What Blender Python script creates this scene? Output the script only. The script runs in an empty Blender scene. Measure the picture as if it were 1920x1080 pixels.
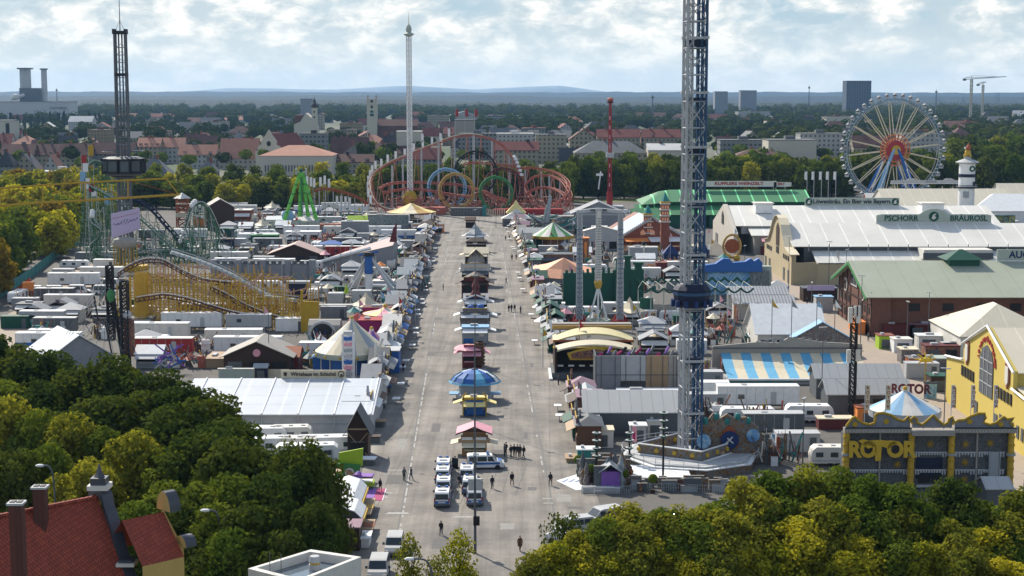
EXPOSURE, SUNE, HAZE = 0.5, 4.4, 3.3e-5
import bpy, math, random
from mathutils import Vector, Matrix
from math import sin, cos, pi, radians, tan, atan, sqrt, hypot
R = random.Random(7)
F, H = 3000.0, 50.0
TH = atan(364/F)
CT, ST = cos(TH), sin(TH)
sce = bpy.context.scene
COL = sce.collection

# ---------- photograph pixel -> place
def g(px, py, z=0.0):
    u, v = (px-960)/F, (540-py)/F
    dz = -ST+v*CT; t = (z-H)/dz
    return (u*t, (CT+v*ST)*t)
def dep(py): return g(960, py)[1]
def mp(Y): return Y/F*1.0
def zat(py, Y):
    v = (540-py)/F
    return H+Y/(CT+v*ST)*(-ST+v*CT)
def xat(px, Y, z=0):
    return (px-960)/F*(Y*CT+(H-z)*ST)

# ---------- materials
MATS = {}
def nt(m):
    m.use_nodes = True; t = m.node_tree; t.nodes.clear(); return t
def lk(t, a, b): t.links.new(a, b)
def nd(t, k, **kw):
    n = t.nodes.new(k)
    for a, b in kw.items():
        if a in n.inputs: n.inputs[a].default_value = b
        else: setattr(n, a, b)
    return n
def mixc(t, fac, a, b, bt='MIX'):
    n = t.nodes.new('ShaderNodeMix'); n.data_type = 'RGBA'; n.blend_type = bt
    for s, v in ((0, fac), (6, a), (7, b)):
        if hasattr(v, 'links'): lk(t, v, n.inputs[s])
        elif s and len(v) == 3: n.inputs[s].default_value = (*v, 1)
        else: n.inputs[s].default_value = v
    return n.outputs[2]
def mat(name, rgb, rough=.7, var=.12, sc=.6, metal=0, spec=.3, extra=None):
    if name in MATS: return MATS[name]
    m = bpy.data.materials.new(name); t = nt(m)
    o = nd(t, 'ShaderNodeOutputMaterial'); b = nd(t, 'ShaderNodeBsdfPrincipled')
    b.inputs['Roughness'].default_value = rough; b.inputs['Metallic'].default_value = metal
    b.inputs['Specular IOR Level'].default_value = spec
    geo = nd(t, 'ShaderNodeNewGeometry')
    n = nd(t, 'ShaderNodeTexNoise'); n.inputs['Scale'].default_value = sc; n.inputs['Detail'].default_value = 4
    n.inputs['Roughness'].default_value = .7
    lk(t, geo.outputs['Position'], n.inputs['Vector'])
    c = mixc(t, n.outputs[0], [max(0, x*(1-1.6*var)) for x in rgb], [x*(1+1.6*var) for x in rgb])
    if extra: c = extra(t, c, geo)
    lk(t, c, b.inputs['Base Color']); lk(t, b.outputs[0], o.inputs[0])
    MATS[name] = m
    return m
def seams(axis, period, w, dark=.72):
    # raised or stitched seams every `period` metres along an object axis
    def f(t, c, geo):
        tc = nd(t, 'ShaderNodeTexCoord'); sp = nd(t, 'ShaderNodeSeparateXYZ'); lk(t, tc.outputs['Object'], sp.inputs[0])
        m1 = nd(t, 'ShaderNodeMath', operation='PINGPONG'); lk(t, sp.outputs[axis], m1.inputs[0]); m1.inputs[1].default_value = period/2
        m2 = nd(t, 'ShaderNodeMath', operation='LESS_THAN'); lk(t, m1.outputs[0], m2.inputs[0]); m2.inputs[1].default_value = w
        return mixc(t, m2.outputs[0], c, mixc(t, 1.0, c, (dark, dark, dark), 'MULTIPLY'))
    return f
def stripes(axis, period, col2):
    def f(t, c, geo):
        tc = nd(t, 'ShaderNodeTexCoord'); sp = nd(t, 'ShaderNodeSeparateXYZ'); lk(t, tc.outputs['Object'], sp.inputs[0])
        m1 = nd(t, 'ShaderNodeMath', operation='PINGPONG'); lk(t, sp.outputs[axis], m1.inputs[0]); m1.inputs[1].default_value = period
        m2 = nd(t, 'ShaderNodeMath', operation='LESS_THAN'); lk(t, m1.outputs[0], m2.inputs[0]); m2.inputs[1].default_value = period/2
        return mixc(t, m2.outputs[0], c, col2)
    return f
def wins(col, px=3.2, pz=3.2, w=.4, h=.45):
    # window openings of far-off facades
    def f(t, c, geo):
        tc = nd(t, 'ShaderNodeTexCoord'); sp = nd(t, 'ShaderNodeSeparateXYZ'); lk(t, tc.outputs['Object'], sp.inputs[0])
        ad = nd(t, 'ShaderNodeMath', operation='ADD'); lk(t, sp.outputs[0], ad.inputs[0]); lk(t, sp.outputs[1], ad.inputs[1])
        r = []
        for o_, p, k in ((ad.outputs[0], px, w), (sp.outputs[2], pz, h)):
            m1 = nd(t, 'ShaderNodeMath', operation='PINGPONG'); lk(t, o_, m1.inputs[0]); m1.inputs[1].default_value = p/2
            m2 = nd(t, 'ShaderNodeMath', operation='GREATER_THAN'); lk(t, m1.outputs[0], m2.inputs[0]); m2.inputs[1].default_value = p/2*(1-k)
            r.append(m2.outputs[0])
        mm = nd(t, 'ShaderNodeMath', operation='MULTIPLY'); lk(t, r[0], mm.inputs[0]); lk(t, r[1], mm.inputs[1])
        return mixc(t, mm.outputs[0], c, col)
    return f
def brick(c2, sx, sy, mortar, bias=0):
    def f(t, c, geo):
        tc = nd(t, 'ShaderNodeTexCoord'); b = nd(t, 'ShaderNodeTexBrick'); lk(t, tc.outputs['Object'], b.inputs[0])
        b.inputs['Scale'].default_value = 1; b.inputs['Brick Width'].default_value = sx; b.inputs['Row Height'].default_value = sy
        lk(t, c, b.inputs['Color1']); b.inputs['Color2'].default_value = (*c2, 1); b.inputs['Mortar'].default_value = (*mortar, 1)
        b.inputs['Mortar Size'].default_value = sy*.08
        return b.outputs[0]
    return f
def mural(cols, sc=.35):
    # painted scenery: patches of several paints
    def f(t, c, geo):
        tc = nd(t, 'ShaderNodeTexCoord'); v = nd(t, 'ShaderNodeTexNoise'); v.inputs['Scale'].default_value = sc*1.6
        v.inputs['Detail'].default_value = 6; v.inputs['Distortion'].default_value = 2.2; v.inputs['Roughness'].default_value = .6
        lk(t, tc.outputs['Object'], v.inputs['Vector'])
        r = nd(t, 'ShaderNodeValToRGB'); lk(t, v.outputs[0], r.inputs[0]); cr = r.color_ramp; cr.interpolation = 'CONSTANT'
        n = len(cols)
        while len(cr.elements) < n: cr.elements.new(.5)
        for i, cc in enumerate(cols):
            cr.elements[i].position = .3+.4*i/n if i else 0
            cr.elements[i].color = (*cc, 1)
        return r.outputs[0]
    return f

PAL = dict(
 white=(.72,.73,.73), offw=(.62,.6,.55), cream=(.62,.55,.40), lgrey=(.42,.43,.44), grey=(.24,.25,.27), dgrey=(.10,.11,.12),
 black=(.02,.02,.022), red=(.34,.03,.03), dred=(.12,.025,.025), brickred=(.22,.07,.045), orange=(.75,.25,.06), peach=(.85,.42,.25),
 yellow=(.72,.5,.05), gold=(.5,.32,.04), mustard=(.42,.27,.02), pyellow=(.75,.62,.25), green=(.05,.22,.07), lgreen=(.12,.45,.06),
 lime=(.33,.5,.03), dgreen=(.01,.075,.05), teal=(.03,.2,.19), blue=(.03,.12,.38), lblue=(.22,.4,.58), dblue=(.015,.035,.12),
 sky=(.12,.38,.58), purple=(.22,.1,.4), magenta=(.35,.02,.12), pink=(.65,.3,.36), brown=(.12,.06,.035), dbrown=(.045,.025,.018),
 tan=(.36,.25,.15), wood=(.3,.17,.08), copper=(.3,.08,.03), skin=(.5,.3,.2), navy=(.012,.018,.045), glass=(.03,.045,.055),
 steel=(.3,.33,.35), coaster=(.42,.12,.08), salmon=(.55,.27,.18), greengrey=(.36,.41,.36), ochre=(.45,.28,.08), stone=(.3,.28,.25))
def M(n):
    if n in MATS: return MATS[n]
    if n == 'glass': return mat(n, PAL[n], .15, .05, spec=.6)
    return mat(n, PAL[n], .65 if n != 'steel' else .45, .14, .9)

# ---------- mesh collector
class MB:
    def __init__(s, m='white'): s.v=[]; s.f=[]; s.k=[]; s.ms=[]; s.c=0; s.X=None; s.m(m)
    def m(s, name):
        if name not in s.ms: s.ms.append(name)
        s.c = s.ms.index(name); return s
    def add(s, vs, fs):
        b = len(s.v)
        if s.X is not None: vs = [tuple(s.X @ Vector(p)) for p in vs]
        s.v += vs; s.f += [tuple(i+b for i in q) for q in fs]; s.k += [s.c]*len(fs); return s
    def box(s, x0, x1, y0, y1, z0, z1, bot=True):
        v = [(x,y,z) for z in (z0,z1) for (x,y) in ((x0,y0),(x1,y0),(x1,y1),(x0,y1))]
        f = [(0,1,5,4),(1,2,6,5),(2,3,7,6),(3,0,4,7),(4,5,6,7)]
        if bot: f.append((3,2,1,0))
        return s.add(v, f)
    def cb(s, cx, cy, z0, w, d, h): return s.box(cx-w/2, cx+w/2, cy-d/2, cy+d/2, z0, z0+h)
    def bar(s, a, b, r, n=4, r2=None):
        a, b = Vector(a), Vector(b); d = b-a
        if d.length < 1e-6: return s
        d.normalize(); u = d.orthogonal().normalized(); w = d.cross(u); r2 = r if r2 is None else r2
        v = []
        for p, q in ((a, r), (b, r2)):
            for i in range(n):
                t = 2*pi*(i+.5)/n; v.append(tuple(p+(u*cos(t)+w*sin(t))*q))
        f = [(i,(i+1)%n,n+(i+1)%n,n+i) for i in range(n)]+[tuple(range(n))[::-1], tuple(range(n,2*n))]
        return s.add(v, f)
    def cyl(s, x, y, z0, z1, r0, r1=None, n=16, cap=True):
        r1 = r0 if r1 is None else r1
        v = [(x+r*cos(2*pi*i/n), y+r*sin(2*pi*i/n), z) for r, z in ((r0,z0),(r1,z1)) for i in range(n)]
        f = [(i,(i+1)%n,n+(i+1)%n,n+i) for i in range(n)]
        if cap: f += [tuple(range(n))[::-1], tuple(range(n,2*n))]
        return s.add(v, f)
    def lathe(s, prof, n=16, x=0, y=0, mats=None):
        for j in range(len(prof)-1):
            (r0,z0),(r1,z1) = prof[j], prof[j+1]
            v = [(x+r*cos(2*pi*i/n), y+r*sin(2*pi*i/n), z) for r, z in ((r0,z0),(r1,z1)) for i in range(n)]
            for i in range(n):
                if mats: s.m(mats[i % len(mats)])
                s.add([v[i], v[(i+1)%n], v[n+(i+1)%n], v[n+i]], [(0,1,2,3)])
        return s
    def sph(s, c, r, n=8, sz=(1,1,1)):
        v=[]; f=[]
        for i in range(1,n//2):
            a = pi*i/(n//2)
            for j in range(n):
                b = 2*pi*j/n; v.append((c[0]+r*sz[0]*sin(a)*cos(b), c[1]+r*sz[1]*sin(a)*sin(b), c[2]+r*sz[2]*cos(a)))
        k = n//2-1
        for i in range(k-1):
            for j in range(n): f.append((i*n+j, (i+1)*n+j, (i+1)*n+(j+1)%n, i*n+(j+1)%n))
        v += [(c[0],c[1],c[2]+r*sz[2]), (c[0],c[1],c[2]-r*sz[2])]; t = len(v)-2
        for j in range(n): f.append((t, j, (j+1)%n)); f.append((t+1, (k-1)*n+(j+1)%n, (k-1)*n+j))
        return s.add(v, f)
    def quad(s, a, b, c, d): return s.add([a,b,c,d], [(0,1,2,3)])
    def ext(s, pts, y0, y1):
        # polygon in XZ (counter-clockwise seen from -Y) pushed from y0 to y1
        n = len(pts); v = [(x,y0,z) for x,z in pts]+[(x,y1,z) for x,z in pts]
        f = [tuple(range(n)), tuple(range(n,2*n))[::-1]]+[((i+1)%n,i,n+i,n+(i+1)%n) for i in range(n)]
        return s.add(v, f)
    def extx(s, pts, x0, x1):
        n = len(pts); v = [(x0,y,z) for y,z in pts]+[(x1,y,z) for y,z in pts]
        f = [tuple(range(n))[::-1], tuple(range(n,2*n))]+[(i,(i+1)%n,n+(i+1)%n,n+i) for i in range(n)]
        return s.add(v, f)
    def tube(s, path, r, n=5, closed=False):
        P = [Vector(p) for p in path]; N = len(P); rings = []; up = Vector((0,0,1))
        for i, p in enumerate(P):
            d = (P[(i+1)%N]-P[i-1]) if closed else (P[min(i+1,N-1)]-P[max(i-1,0)])
            d.normalize(); u = d.cross(up)
            if u.length < .05: u = d.cross(Vector((0,1,0)))
            u.normalize(); w = u.cross(d)
            rings.append([tuple(p+(u*cos(2*pi*k/n)+w*sin(2*pi*k/n))*r) for k in range(n)])
        v = [q for r_ in rings for q in r_]; f = []
        for i in range(N if closed else N-1):
            j = (i+1)%N
            for k in range(n): f.append((i*n+k, i*n+(k+1)%n, j*n+(k+1)%n, j*n+k))
        return s.add(v, f)
    def gable(s, x0, x1, y0, y1, z0, z1, ax='x', ov=.3, th=.25):
        # pitched roof slab; ridge along ax
        if ax == 'x':
            ym = (y0+y1)/2; k = (z1-z0)/(ym-y0)
            return s.extx([(y0-ov,z0-ov*k),(ym,z1),(y1+ov,z0-ov*k),(y1+ov,z0-ov*k+th),(ym,z1+th),(y0-ov,z0-ov*k+th)][::1], x0-ov, x1+ov)
        xm = (x0+x1)/2; k = (z1-z0)/(xm-x0)
        return s.ext([(x0-ov,z0-ov*k),(xm,z1),(x1+ov,z0-ov*k),(x1+ov,z0-ov*k+th),(xm,z1+th),(x0-ov,z0-ov*k+th)], y0-ov, y1+ov)
    def house(s, x0, x1, y0, y1, h, rh, ax='x'):
        # walls with gable ends
        if ax == 'x': return s.extx([(y0,0),(y1,0),(y1,h),((y0+y1)/2,h+rh-.05),(y0,h)], x0, x1)
        return s.ext([(x0,0),(x1,0),(x1,h),((x0+x1)/2,h+rh-.05),(x0,h)], y0, y1)
    def hip(s, x0, x1, y0, y1, z0, z1, ov=.5, k=.5):
        x0-=ov; x1+=ov; y0-=ov; y1+=ov; d = min((x1-x0),(y1-y0))/2*k*2
        if x1-x0 > y1-y0: a, b = (x0+d/1,(y0+y1)/2,z1), (x1-d/1,(y0+y1)/2,z1)
        else: a, b = ((x0+x1)/2,y0+d,z1), ((x0+x1)/2,y1-d,z1)
        v = [(x0,y0,z0),(x1,y0,z0),(x1,y1,z0),(x0,y1,z0),a,b]
        f = [(0,1,5,4),(1,2,5),(2,3,4,5),(3,0,4),(3,2,1,0)] if x1-x0 > y1-y0 else [(0,1,4),(1,2,5,4),(2,3,5),(3,0,4,5),(3,2,1,0)]
        return s.add(v, f)
    def disc(s, c, r, ax, n=20, th=.1):
        # coin facing +-Y ('y') or +-X
        pts = [(r*cos(2*pi*i/n), r*sin(2*pi*i/n)) for i in range(n)]
        if ax == 'y': return s.ext([(c[0]+a, c[2]+b) for a, b in pts], c[1]-th, c[1])
        return s.extx([(c[1]+a, c[2]+b) for a, b in pts], c[0]-th, c[0]+th)
    def mesh(s, name, smooth=False):
        me = bpy.data.meshes.new(name); me.from_pydata(s.v, [], s.f)
        for n in s.ms: me.materials.append(M(n))
        me.polygons.foreach_set('material_index', s.k)
        if smooth: me.polygons.foreach_set('use_smooth', [True]*len(s.f))
        me.update(); return me

# ---------- things
def setp(o, label=None, cat=None, group=None, kind=None):
    for k, v in (('label', label), ('category', cat), ('group', group), ('kind', kind)):
        if v: o[k] = v
    return o
def T(name, label, cat, loc, rz=0, group=None):
    o = bpy.data.objects.new(name, None); COL.objects.link(o)
    o.location = (loc[0], loc[1], loc[2] if len(loc) > 2 else 0); o.rotation_euler = (0,0,rz)
    return setp(o, label, cat, group)
def O(name, mb, par=None, label=None, smooth=False, loc=None):
    me = mb.mesh(name, smooth) if isinstance(mb, MB) else mb
    o = bpy.data.objects.new(name, me); COL.objects.link(o)
    if par: o.parent = par
    if loc: o.location = loc
    if label: o['label'] = label
    return o
def S(name, mb, label, cat, loc=(0,0,0), rz=0, group=None, kind=None, smooth=False):
    o = O(name, mb, None, None, smooth); o.location = (loc[0], loc[1], loc[2] if len(loc) > 2 else 0); o.rotation_euler = (0,0,rz)
    return setp(o, label, cat, group, kind)
def cp(root, loc, rz=0, label=None, sc=None, group=None, mats=None):
    c = root.copy(); COL.objects.link(c); c.location = (loc[0], loc[1], loc[2] if len(loc) > 2 else 0); c.rotation_euler = (0,0,rz)
    if label: c['label'] = label
    if group: c['group'] = group
    if sc: c.scale = sc if isinstance(sc, tuple) else (sc,)*3
    for ch in root.children:
        d = ch.copy(); COL.objects.link(d); d.parent = c
        for g2 in ch.children:
            e = g2.copy(); COL.objects.link(e); e.parent = d
    return c
used0 = set()
def proto(root, loc, rz=0, label=None, sc=None, group=None):
    # the first time the source itself is moved into place, afterwards copies are made
    if root.name in used0: return cp(root, loc, rz, label, sc, group)
    used0.add(root.name)
    root.location = (loc[0], loc[1], loc[2] if len(loc) > 2 else 0); root.rotation_euler = (0,0,rz)
    if label: root['label'] = label
    if group: root['group'] = group
    if sc: root.scale = sc if isinstance(sc, tuple) else (sc,)*3
    return root
TXT = {}
def text(par, s, size, loc, m='black', ext=.06, rx=pi/2, rz=0, align='CENTER', bold=.0, name='lettering', sx=1, label=None):
    key = (s, size, m, ext, align, bold)
    if key not in TXT:
        cu = bpy.data.curves.new('t', 'FONT'); cu.body = s; cu.size = size; cu.extrude = ext; cu.align_x = align; cu.align_y = 'CENTER'
        cu.offset = bold; cu.resolution_u = 3
        to = bpy.data.objects.new('t', cu); COL.objects.link(to); dg = bpy.context.evaluated_depsgraph_get(); dg.update()
        me = bpy.data.meshes.new_from_object(to.evaluated_get(dg)); bpy.data.objects.remove(to); bpy.data.curves.remove(cu)
        me.materials.clear(); me.materials.append(M(m)); TXT[key] = me
    o = bpy.data.objects.new(name, TXT[key]); COL.objects.link(o); o.parent = par; o.location = loc; o.rotation_euler = (rx, 0, rz); o.scale = (sx,1,1)
    if label: o['label'] = label
    return o
ORD = 'first second third fourth fifth sixth seventh eighth ninth tenth eleventh twelfth thirteenth fourteenth fifteenth sixteenth seventeenth eighteenth nineteenth twentieth'.split()
def nth(i):
    if i < 20: return ORD[i]
    t = ['twenty','thirty','forty','fifty','sixty','seventy','eighty','ninety'][(i+1)//10-2]; k = (i+1) % 10
    return (t[:-1]+'ieth') if k == 0 else t+'-'+ORD[k-1]
def lattice(mb, w, z0, z1, step, r, rb=None, cx=0, cy=0, w1=None, X=True, d=None):
    # square lattice mast
    rb = rb or r*.6; w1 = w if w1 is None else w1; d = d or w
    n = max(1, round((z1-z0)/step)); c = ((-1,-1),(1,-1),(1,1),(-1,1))
    def P(i, k):
        t = i/n; ww = (w+(w1-w)*t)/2; dd = ww*d/w
        return (cx+c[k][0]*ww, cy+c[k][1]*dd, z0+(z1-z0)*t)
    for k in range(4): mb.bar(P(0,k), P(n,k), r)
    for i in range(n):
        for k in range(4):
            j = (k+1) % 4
            mb.bar(P(i+1,k), P(i+1,j), rb)
            mb.bar(P(i,k), P(i+1,j), rb)
            if X: mb.bar(P(i,j), P(i+1,k), rb)
    return mb
# ---------- camera, light, sky
cam = bpy.data.cameras.new('camera'); co = bpy.data.objects.new('camera', cam); COL.objects.link(co)
co.location = (0,0,H); co.rotation_euler = (pi/2-TH, 0, 0); cam.sensor_width = 36; cam.lens = F/1920*36
cam.clip_start = 1; cam.clip_end = 60000; sce.camera = co
sce.render.engine = 'CYCLES'; sce.cycles.use_denoising = True
sce.cycles.max_bounces = 5; sce.cycles.diffuse_bounces = 2; sce.cycles.glossy_bounces = 2; sce.cycles.transmission_bounces = 3
sce.cycles.volume_bounces = 1; sce.cycles.transparent_max_bounces = 6
sce.view_settings.view_transform = 'Standard'; sce.view_settings.look = 'None'; sce.view_settings.gamma = 1
sce.view_settings.exposure = EXPOSURE
SUNEL = radians(39); SD = Vector((1.15, -1.85, 0)).normalized()   # where shadows fall
sun = bpy.data.lights.new('sun', 'SUN'); so = bpy.data.objects.new('sun', sun); COL.objects.link(so)
sun.energy = SUNE; sun.angle = radians(.55); sun.color = (1, .92, .79)
dirv = Vector((SD.x*cos(SUNEL), SD.y*cos(SUNEL), -sin(SUNEL)))
so.rotation_euler = dirv.to_track_quat('-Z', 'Y').to_euler(); so.location = (0,0,150)
W = bpy.data.worlds.new('World'); sce.world = W; W.use_nodes = True; t = W.node_tree; t.nodes.clear()
out = nd(t, 'ShaderNodeOutputWorld'); bg = nd(t, 'ShaderNodeBackground'); bg.inputs[1].default_value = .125
sk = nd(t, 'ShaderNodeTexSky'); sk.sky_type = 'NISHITA'; sk.sun_disc = False; sk.sun_elevation = SUNEL
sk.sun_rotation = math.atan2(-SD.x, -SD.y); sk.altitude = 550; sk.air_density = 1; sk.dust_density = 1.2
tc = nd(t, 'ShaderNodeTexCoord'); mp_ = nd(t, 'ShaderNodeMapping'); lk(t, tc.outputs['Generated'], mp_.inputs[0])
mp_.inputs['Scale'].default_value = (1, 1, 2.1)
def noise(sc, det, rough=.55, dist=0, off=(0,0,0)):
    m2 = nd(t, 'ShaderNodeMapping'); lk(t, mp_.outputs[0], m2.inputs[0]); m2.inputs['Location'].default_value = off
    n = nd(t, 'ShaderNodeTexNoise'); n.inputs['Scale'].default_value = sc; n.inputs['Detail'].default_value = det
    n.inputs['Roughness'].default_value = rough; n.inputs['Distortion'].default_value = dist; lk(t, m2.outputs[0], n.inputs[0]); return n.outputs[0]
def ramp(v, stops):
    r = nd(t, 'ShaderNodeValToRGB'); lk(t, v, r.inputs[0]); e = r.color_ramp.elements
    while len(e) < len(stops): e.new(.5)
    for i, (p, c) in enumerate(stops): e[i].position = p; e[i].color = (*c, 1) if len(c) == 3 else c
    return r.outputs[0]
big = ramp(noise(15, 8, .58, .3), [(.36,(0,0,0)), (.50,(1,1,1))])
fine = ramp(noise(42, 10, .62, .3, (3,1,2)), [(.40,(0,0,0)), (.60,(1,1,1))])
blue = (2.9, 3.75, 4.15); lit = (6.6, 6.4, 5.9); shade = (3.6, 4.15, 4.3)
cloud = mixc(t, fine, shade, lit)
c1 = mixc(t, big, blue, cloud)
c1 = mixc(t, fine, mixc(t, .35, c1, shade), c1)
# more open and brighter towards the horizon
sp = nd(t, 'ShaderNodeSeparateXYZ'); lk(t, tc.outputs['Generated'], sp.inputs[0])
hz = ramp(sp.outputs[2], [(0,(.8,.8,.8)), (.018,(.55,.55,.55)), (.045,(0,0,0))])
c1 = mixc(t, hz, c1, (5.2, 5.5, 5.25))
# above the low band the clear and clouded sky is left to the sky model
hi = ramp(sp.outputs[2], [(.12,(0,0,0)), (.35,(1,1,1))])
skc = mixc(t, .25, sk.outputs[0], (4.2,4.6,5.0))
c1 = mixc(t, hi, c1, skc)
lk(t, c1, bg.inputs[0]); lk(t, bg.outputs[0], out.inputs[0])

# ---------- haze
hm = bpy.data.materials.new('haze_air'); t2 = nt(hm); o2 = nd(t2, 'ShaderNodeOutputMaterial'); pv = nd(t2, 'ShaderNodeVolumePrincipled')
pv.inputs['Density'].default_value = HAZE; pv.inputs['Color'].default_value = (.3,.56,.95,1); pv.inputs['Anisotropy'].default_value = .25
lk(t2, pv.outputs[0], o2.inputs['Volume']); MATS['haze_air'] = hm
hb = MB('haze_air').box(-9500, 9500, -60, 15500, -6, 235)
S('haze', hb, None, None, kind='stuff')

# ---------- ground
def groundcol(t, c, geo):
    n = nd(t, 'ShaderNodeTexNoise'); n.inputs['Scale'].default_value = .004; n.inputs['Detail'].default_value = 5; lk(t, geo.outputs['Position'], n.inputs['Vector'])
    r = nd(t, 'ShaderNodeValToRGB'); lk(t, n.outputs[0], r.inputs[0]); e = r.color_ramp.elements
    e[0].position = .42; e[0].color = (.05,.08,.035,1); e[1].position = .58; e[1].color = (.13,.13,.10,1)
    return mixc(t, .85, c, r.outputs[0])
mat('ground_earth', (.1,.11,.07), .95, .2, .05, extra=groundcol)
S('ground', MB('ground_earth').box(-16000, 16000, -300, 20000, -3, 0), None, None, kind='structure')
def asphalt(t, c, geo):
    # slab joints, tyre marks and pale patches of the fairground road
    sp = nd(t, 'ShaderNodeSeparateXYZ'); lk(t, geo.outputs['Position'], sp.inputs[0])
    mpn = nd(t, 'ShaderNodeMapping'); lk(t, geo.outputs['Position'], mpn.inputs[0]); mpn.inputs['Scale'].default_value = (.8,.022,1); mpn.inputs['Rotation'].default_value = (0,0,.024)
    n = nd(t, 'ShaderNodeTexNoise'); n.inputs['Scale'].default_value = .8; n.inputs['Detail'].default_value = 5; n.inputs['Roughness'].default_value = .65; lk(t, mpn.outputs[0], n.inputs[0])
    r = nd(t, 'ShaderNodeValToRGB'); lk(t, n.outputs[0], r.inputs[0]); e = r.color_ramp.elements
    e[0].position = .3; e[0].color = (.72,.71,.7,1); e[1].position = .7; e[1].color = (1.2,1.2,1.2,1)
    c = mixc(t, 1.0, c, r.outputs[0], 'MULTIPLY')
    n2 = nd(t, 'ShaderNodeTexNoise'); n2.inputs['Scale'].default_value = .11; n2.inputs['Detail'].default_value = 9; n2.inputs['Roughness'].default_value = .7; lk(t, geo.outputs['Position'], n2.inputs['Vector'])
    r2 = nd(t, 'ShaderNodeValToRGB'); lk(t, n2.outputs[0], r2.inputs[0]); e = r2.color_ramp.elements
    e[0].position = .36; e[0].color = (.62,.62,.64,1); e[1].position = .62; e[1].color = (1.14,1.13,1.1,1)
    c = mixc(t, 1.0, c, r2.outputs[0], 'MULTIPLY')
    b = nd(t, 'ShaderNodeTexBrick'); m3 = nd(t, 'ShaderNodeMapping'); lk(t, geo.outputs['Position'], m3.inputs[0]); m3.inputs['Rotation'].default_value = (0,0,.024)
    lk(t, m3.outputs[0], b.inputs[0]); b.inputs['Scale'].default_value = 1; b.inputs['Brick Width'].default_value = 10.5; b.inputs['Row Height'].default_value = 17
    b.inputs['Mortar Size'].default_value = .1; b.offset = 0
    b.inputs['Color1'].default_value = (1,1,1,1); b.inputs['Color2'].default_value = (.93,.93,.93,1); b.inputs['Mortar'].default_value = (.8,.8,.8,1)
    return mixc(t, 1.0, c, b.outputs[0], 'MULTIPLY')
mat('fair_asphalt', (.24,.222,.20), .85, .1, 2.5, extra=asphalt)
mat('fair_gravel', (.115,.108,.098), .9, .25, .2)  # shade put into the gravel colour so the yard gaps look shadowed
mat('road_pale', (.34,.28,.225), .9, .12, .3)
mat('road_dark', (.055,.055,.06), .85, .15, .5)
mat('line_white', (.38,.37,.35), .8, .5, 1.5)
def sheet(name, pts, m, z, kind='structure', label=None, cat=None):
    mb = MB(m); mb.add([(x,y,z) for x,y in pts], [tuple(range(len(pts)))])
    o = S(name, mb, label, cat, kind=kind); return o
# the whole festival ground
sheet('fairground_gravel', [(-330,150),(330,150),(330,990),(-260,990)], 'fair_gravel', .02)
cl = lambda Y: -.024*Y
sheet('main_street', [(cl(150)-15,150),(cl(150)+15.5,150),(cl(560)+14,560),(cl(640)+40,655),(cl(640)-18,655),(cl(560)-15,560)], 'fair_asphalt', .04)
P = [g(*p) for p in ((1440,440),(1460,640),(1640,760),(1730,940),(1905,1000),(1935,800),(1780,690),(1640,640),(1570,590),(1500,440))]
sheet('beer_street', P, 'road_pale', .045)
P = [g(*p) for p in ((-60,640),(60,560),(240,440),(250,470),(120,590),(20,700),(-60,760))]
sheet('side_path', P, 'road_pale', .05)
sheet('ring_road', [(-130,120),(130,120),(130,150),(-130,150)], 'road_dark', .03)
# worn painted lines and slab joints of the main street
ml = MB('line_white')
for side, xo in ((0,-8.6),(1,9.2)):
    y = 170 if side == 0 else 205
    while y < 600:
        L = R.choice((1.2,2.5,4)); w = .1
        if R.random() < ((.75 if y < 270 else .25) if side == 0 else .3):
            ml.add([(cl(y)+xo-w,y,.046),(cl(y)+xo+w,y,.046),(cl(y+L)+xo+w,y+L,.046),(cl(y+L)+xo-w,y+L,.046)], [(0,1,2,3)])
        y += L+R.uniform(.3,1.6)
for px, py, w, d in ((700,785,2.6,.7),(755,745,2.4,.5),(870,970,3.1,.5),(725,925,1.6,.5),(712,933,2.2,.6),(1026,935,1.4,.35),(1028,944,1.4,.35),(745,963,3,.8),(758,697,2.2,.7),(775,640,3.5,.9),(760,617,7,1.1),(840,490,9,1.2),(925,492,6,1.0),(940,783,1.8,.4)):
    x, y = g(px, py); ml.add([(x-w/2,y-d/2,.047),(x+w/2,y-d/2*.6,.047),(x+w/2*.8,y+d/2,.047),(x-w/2*.7,y+d/2,.047)], [(0,1,2,3)])
pt = [MB('patch_dark'), MB('patch_pale')]
for i in range(64):
    y = 172+i**1.25*2.4; x = cl(y)+R.uniform(-13,13); w, d = R.uniform(.5,3), R.uniform(.8,7); a = R.uniform(-.05,.05)
    pt[i%3 == 0].add([(x-w/2,y-d/2,.049+i*.0001),(x+w/2,y-d/2+a,.049+i*.0001),(x+w/2+a,y+d/2,.049+i*.0001),(x-w/2,y+d/2,.049+i*.0001)], [(0,1,2,3)])
    if i % 4 == 0: pt[0].cyl(x+R.uniform(-4,4), y+3, .03, .056, .38, n=10)
for i in range(26):   # tyre marks and cracks
    y = R.uniform(175,420); x = cl(y)+R.uniform(-12,12); L = R.uniform(5,22); k = R.uniform(-.12,.12)
    for o_ in ((0,1.6) if i % 2 else (0,)): pt[0].add([(x+o_,y,.058),(x+o_+.07,y,.058),(x+o_+.07+k*L,y+L,.058),(x+o_+k*L,y+L,.058)], [(0,1,2,3)])
mat('patch_dark', (.13,.125,.12), .9, .2, 1); mat('patch_pale', (.27,.26,.24), .9, .2, 1)
S('asphalt_patches', pt[0], None, None, kind='structure'); S('concrete_patches', pt[1], None, None, kind='structure')
S('road_markings', ml, None, None, kind='structure')
mj = MB('dgrey')
for xo in (-8.9, 9.5):
    mj.add([(cl(165)+xo,165,.044),(cl(165)+xo+.12,165,.044),(cl(640)+xo+.12,640,.044),(cl(640)+xo,640,.044)], [(0,1,2,3)])
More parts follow.
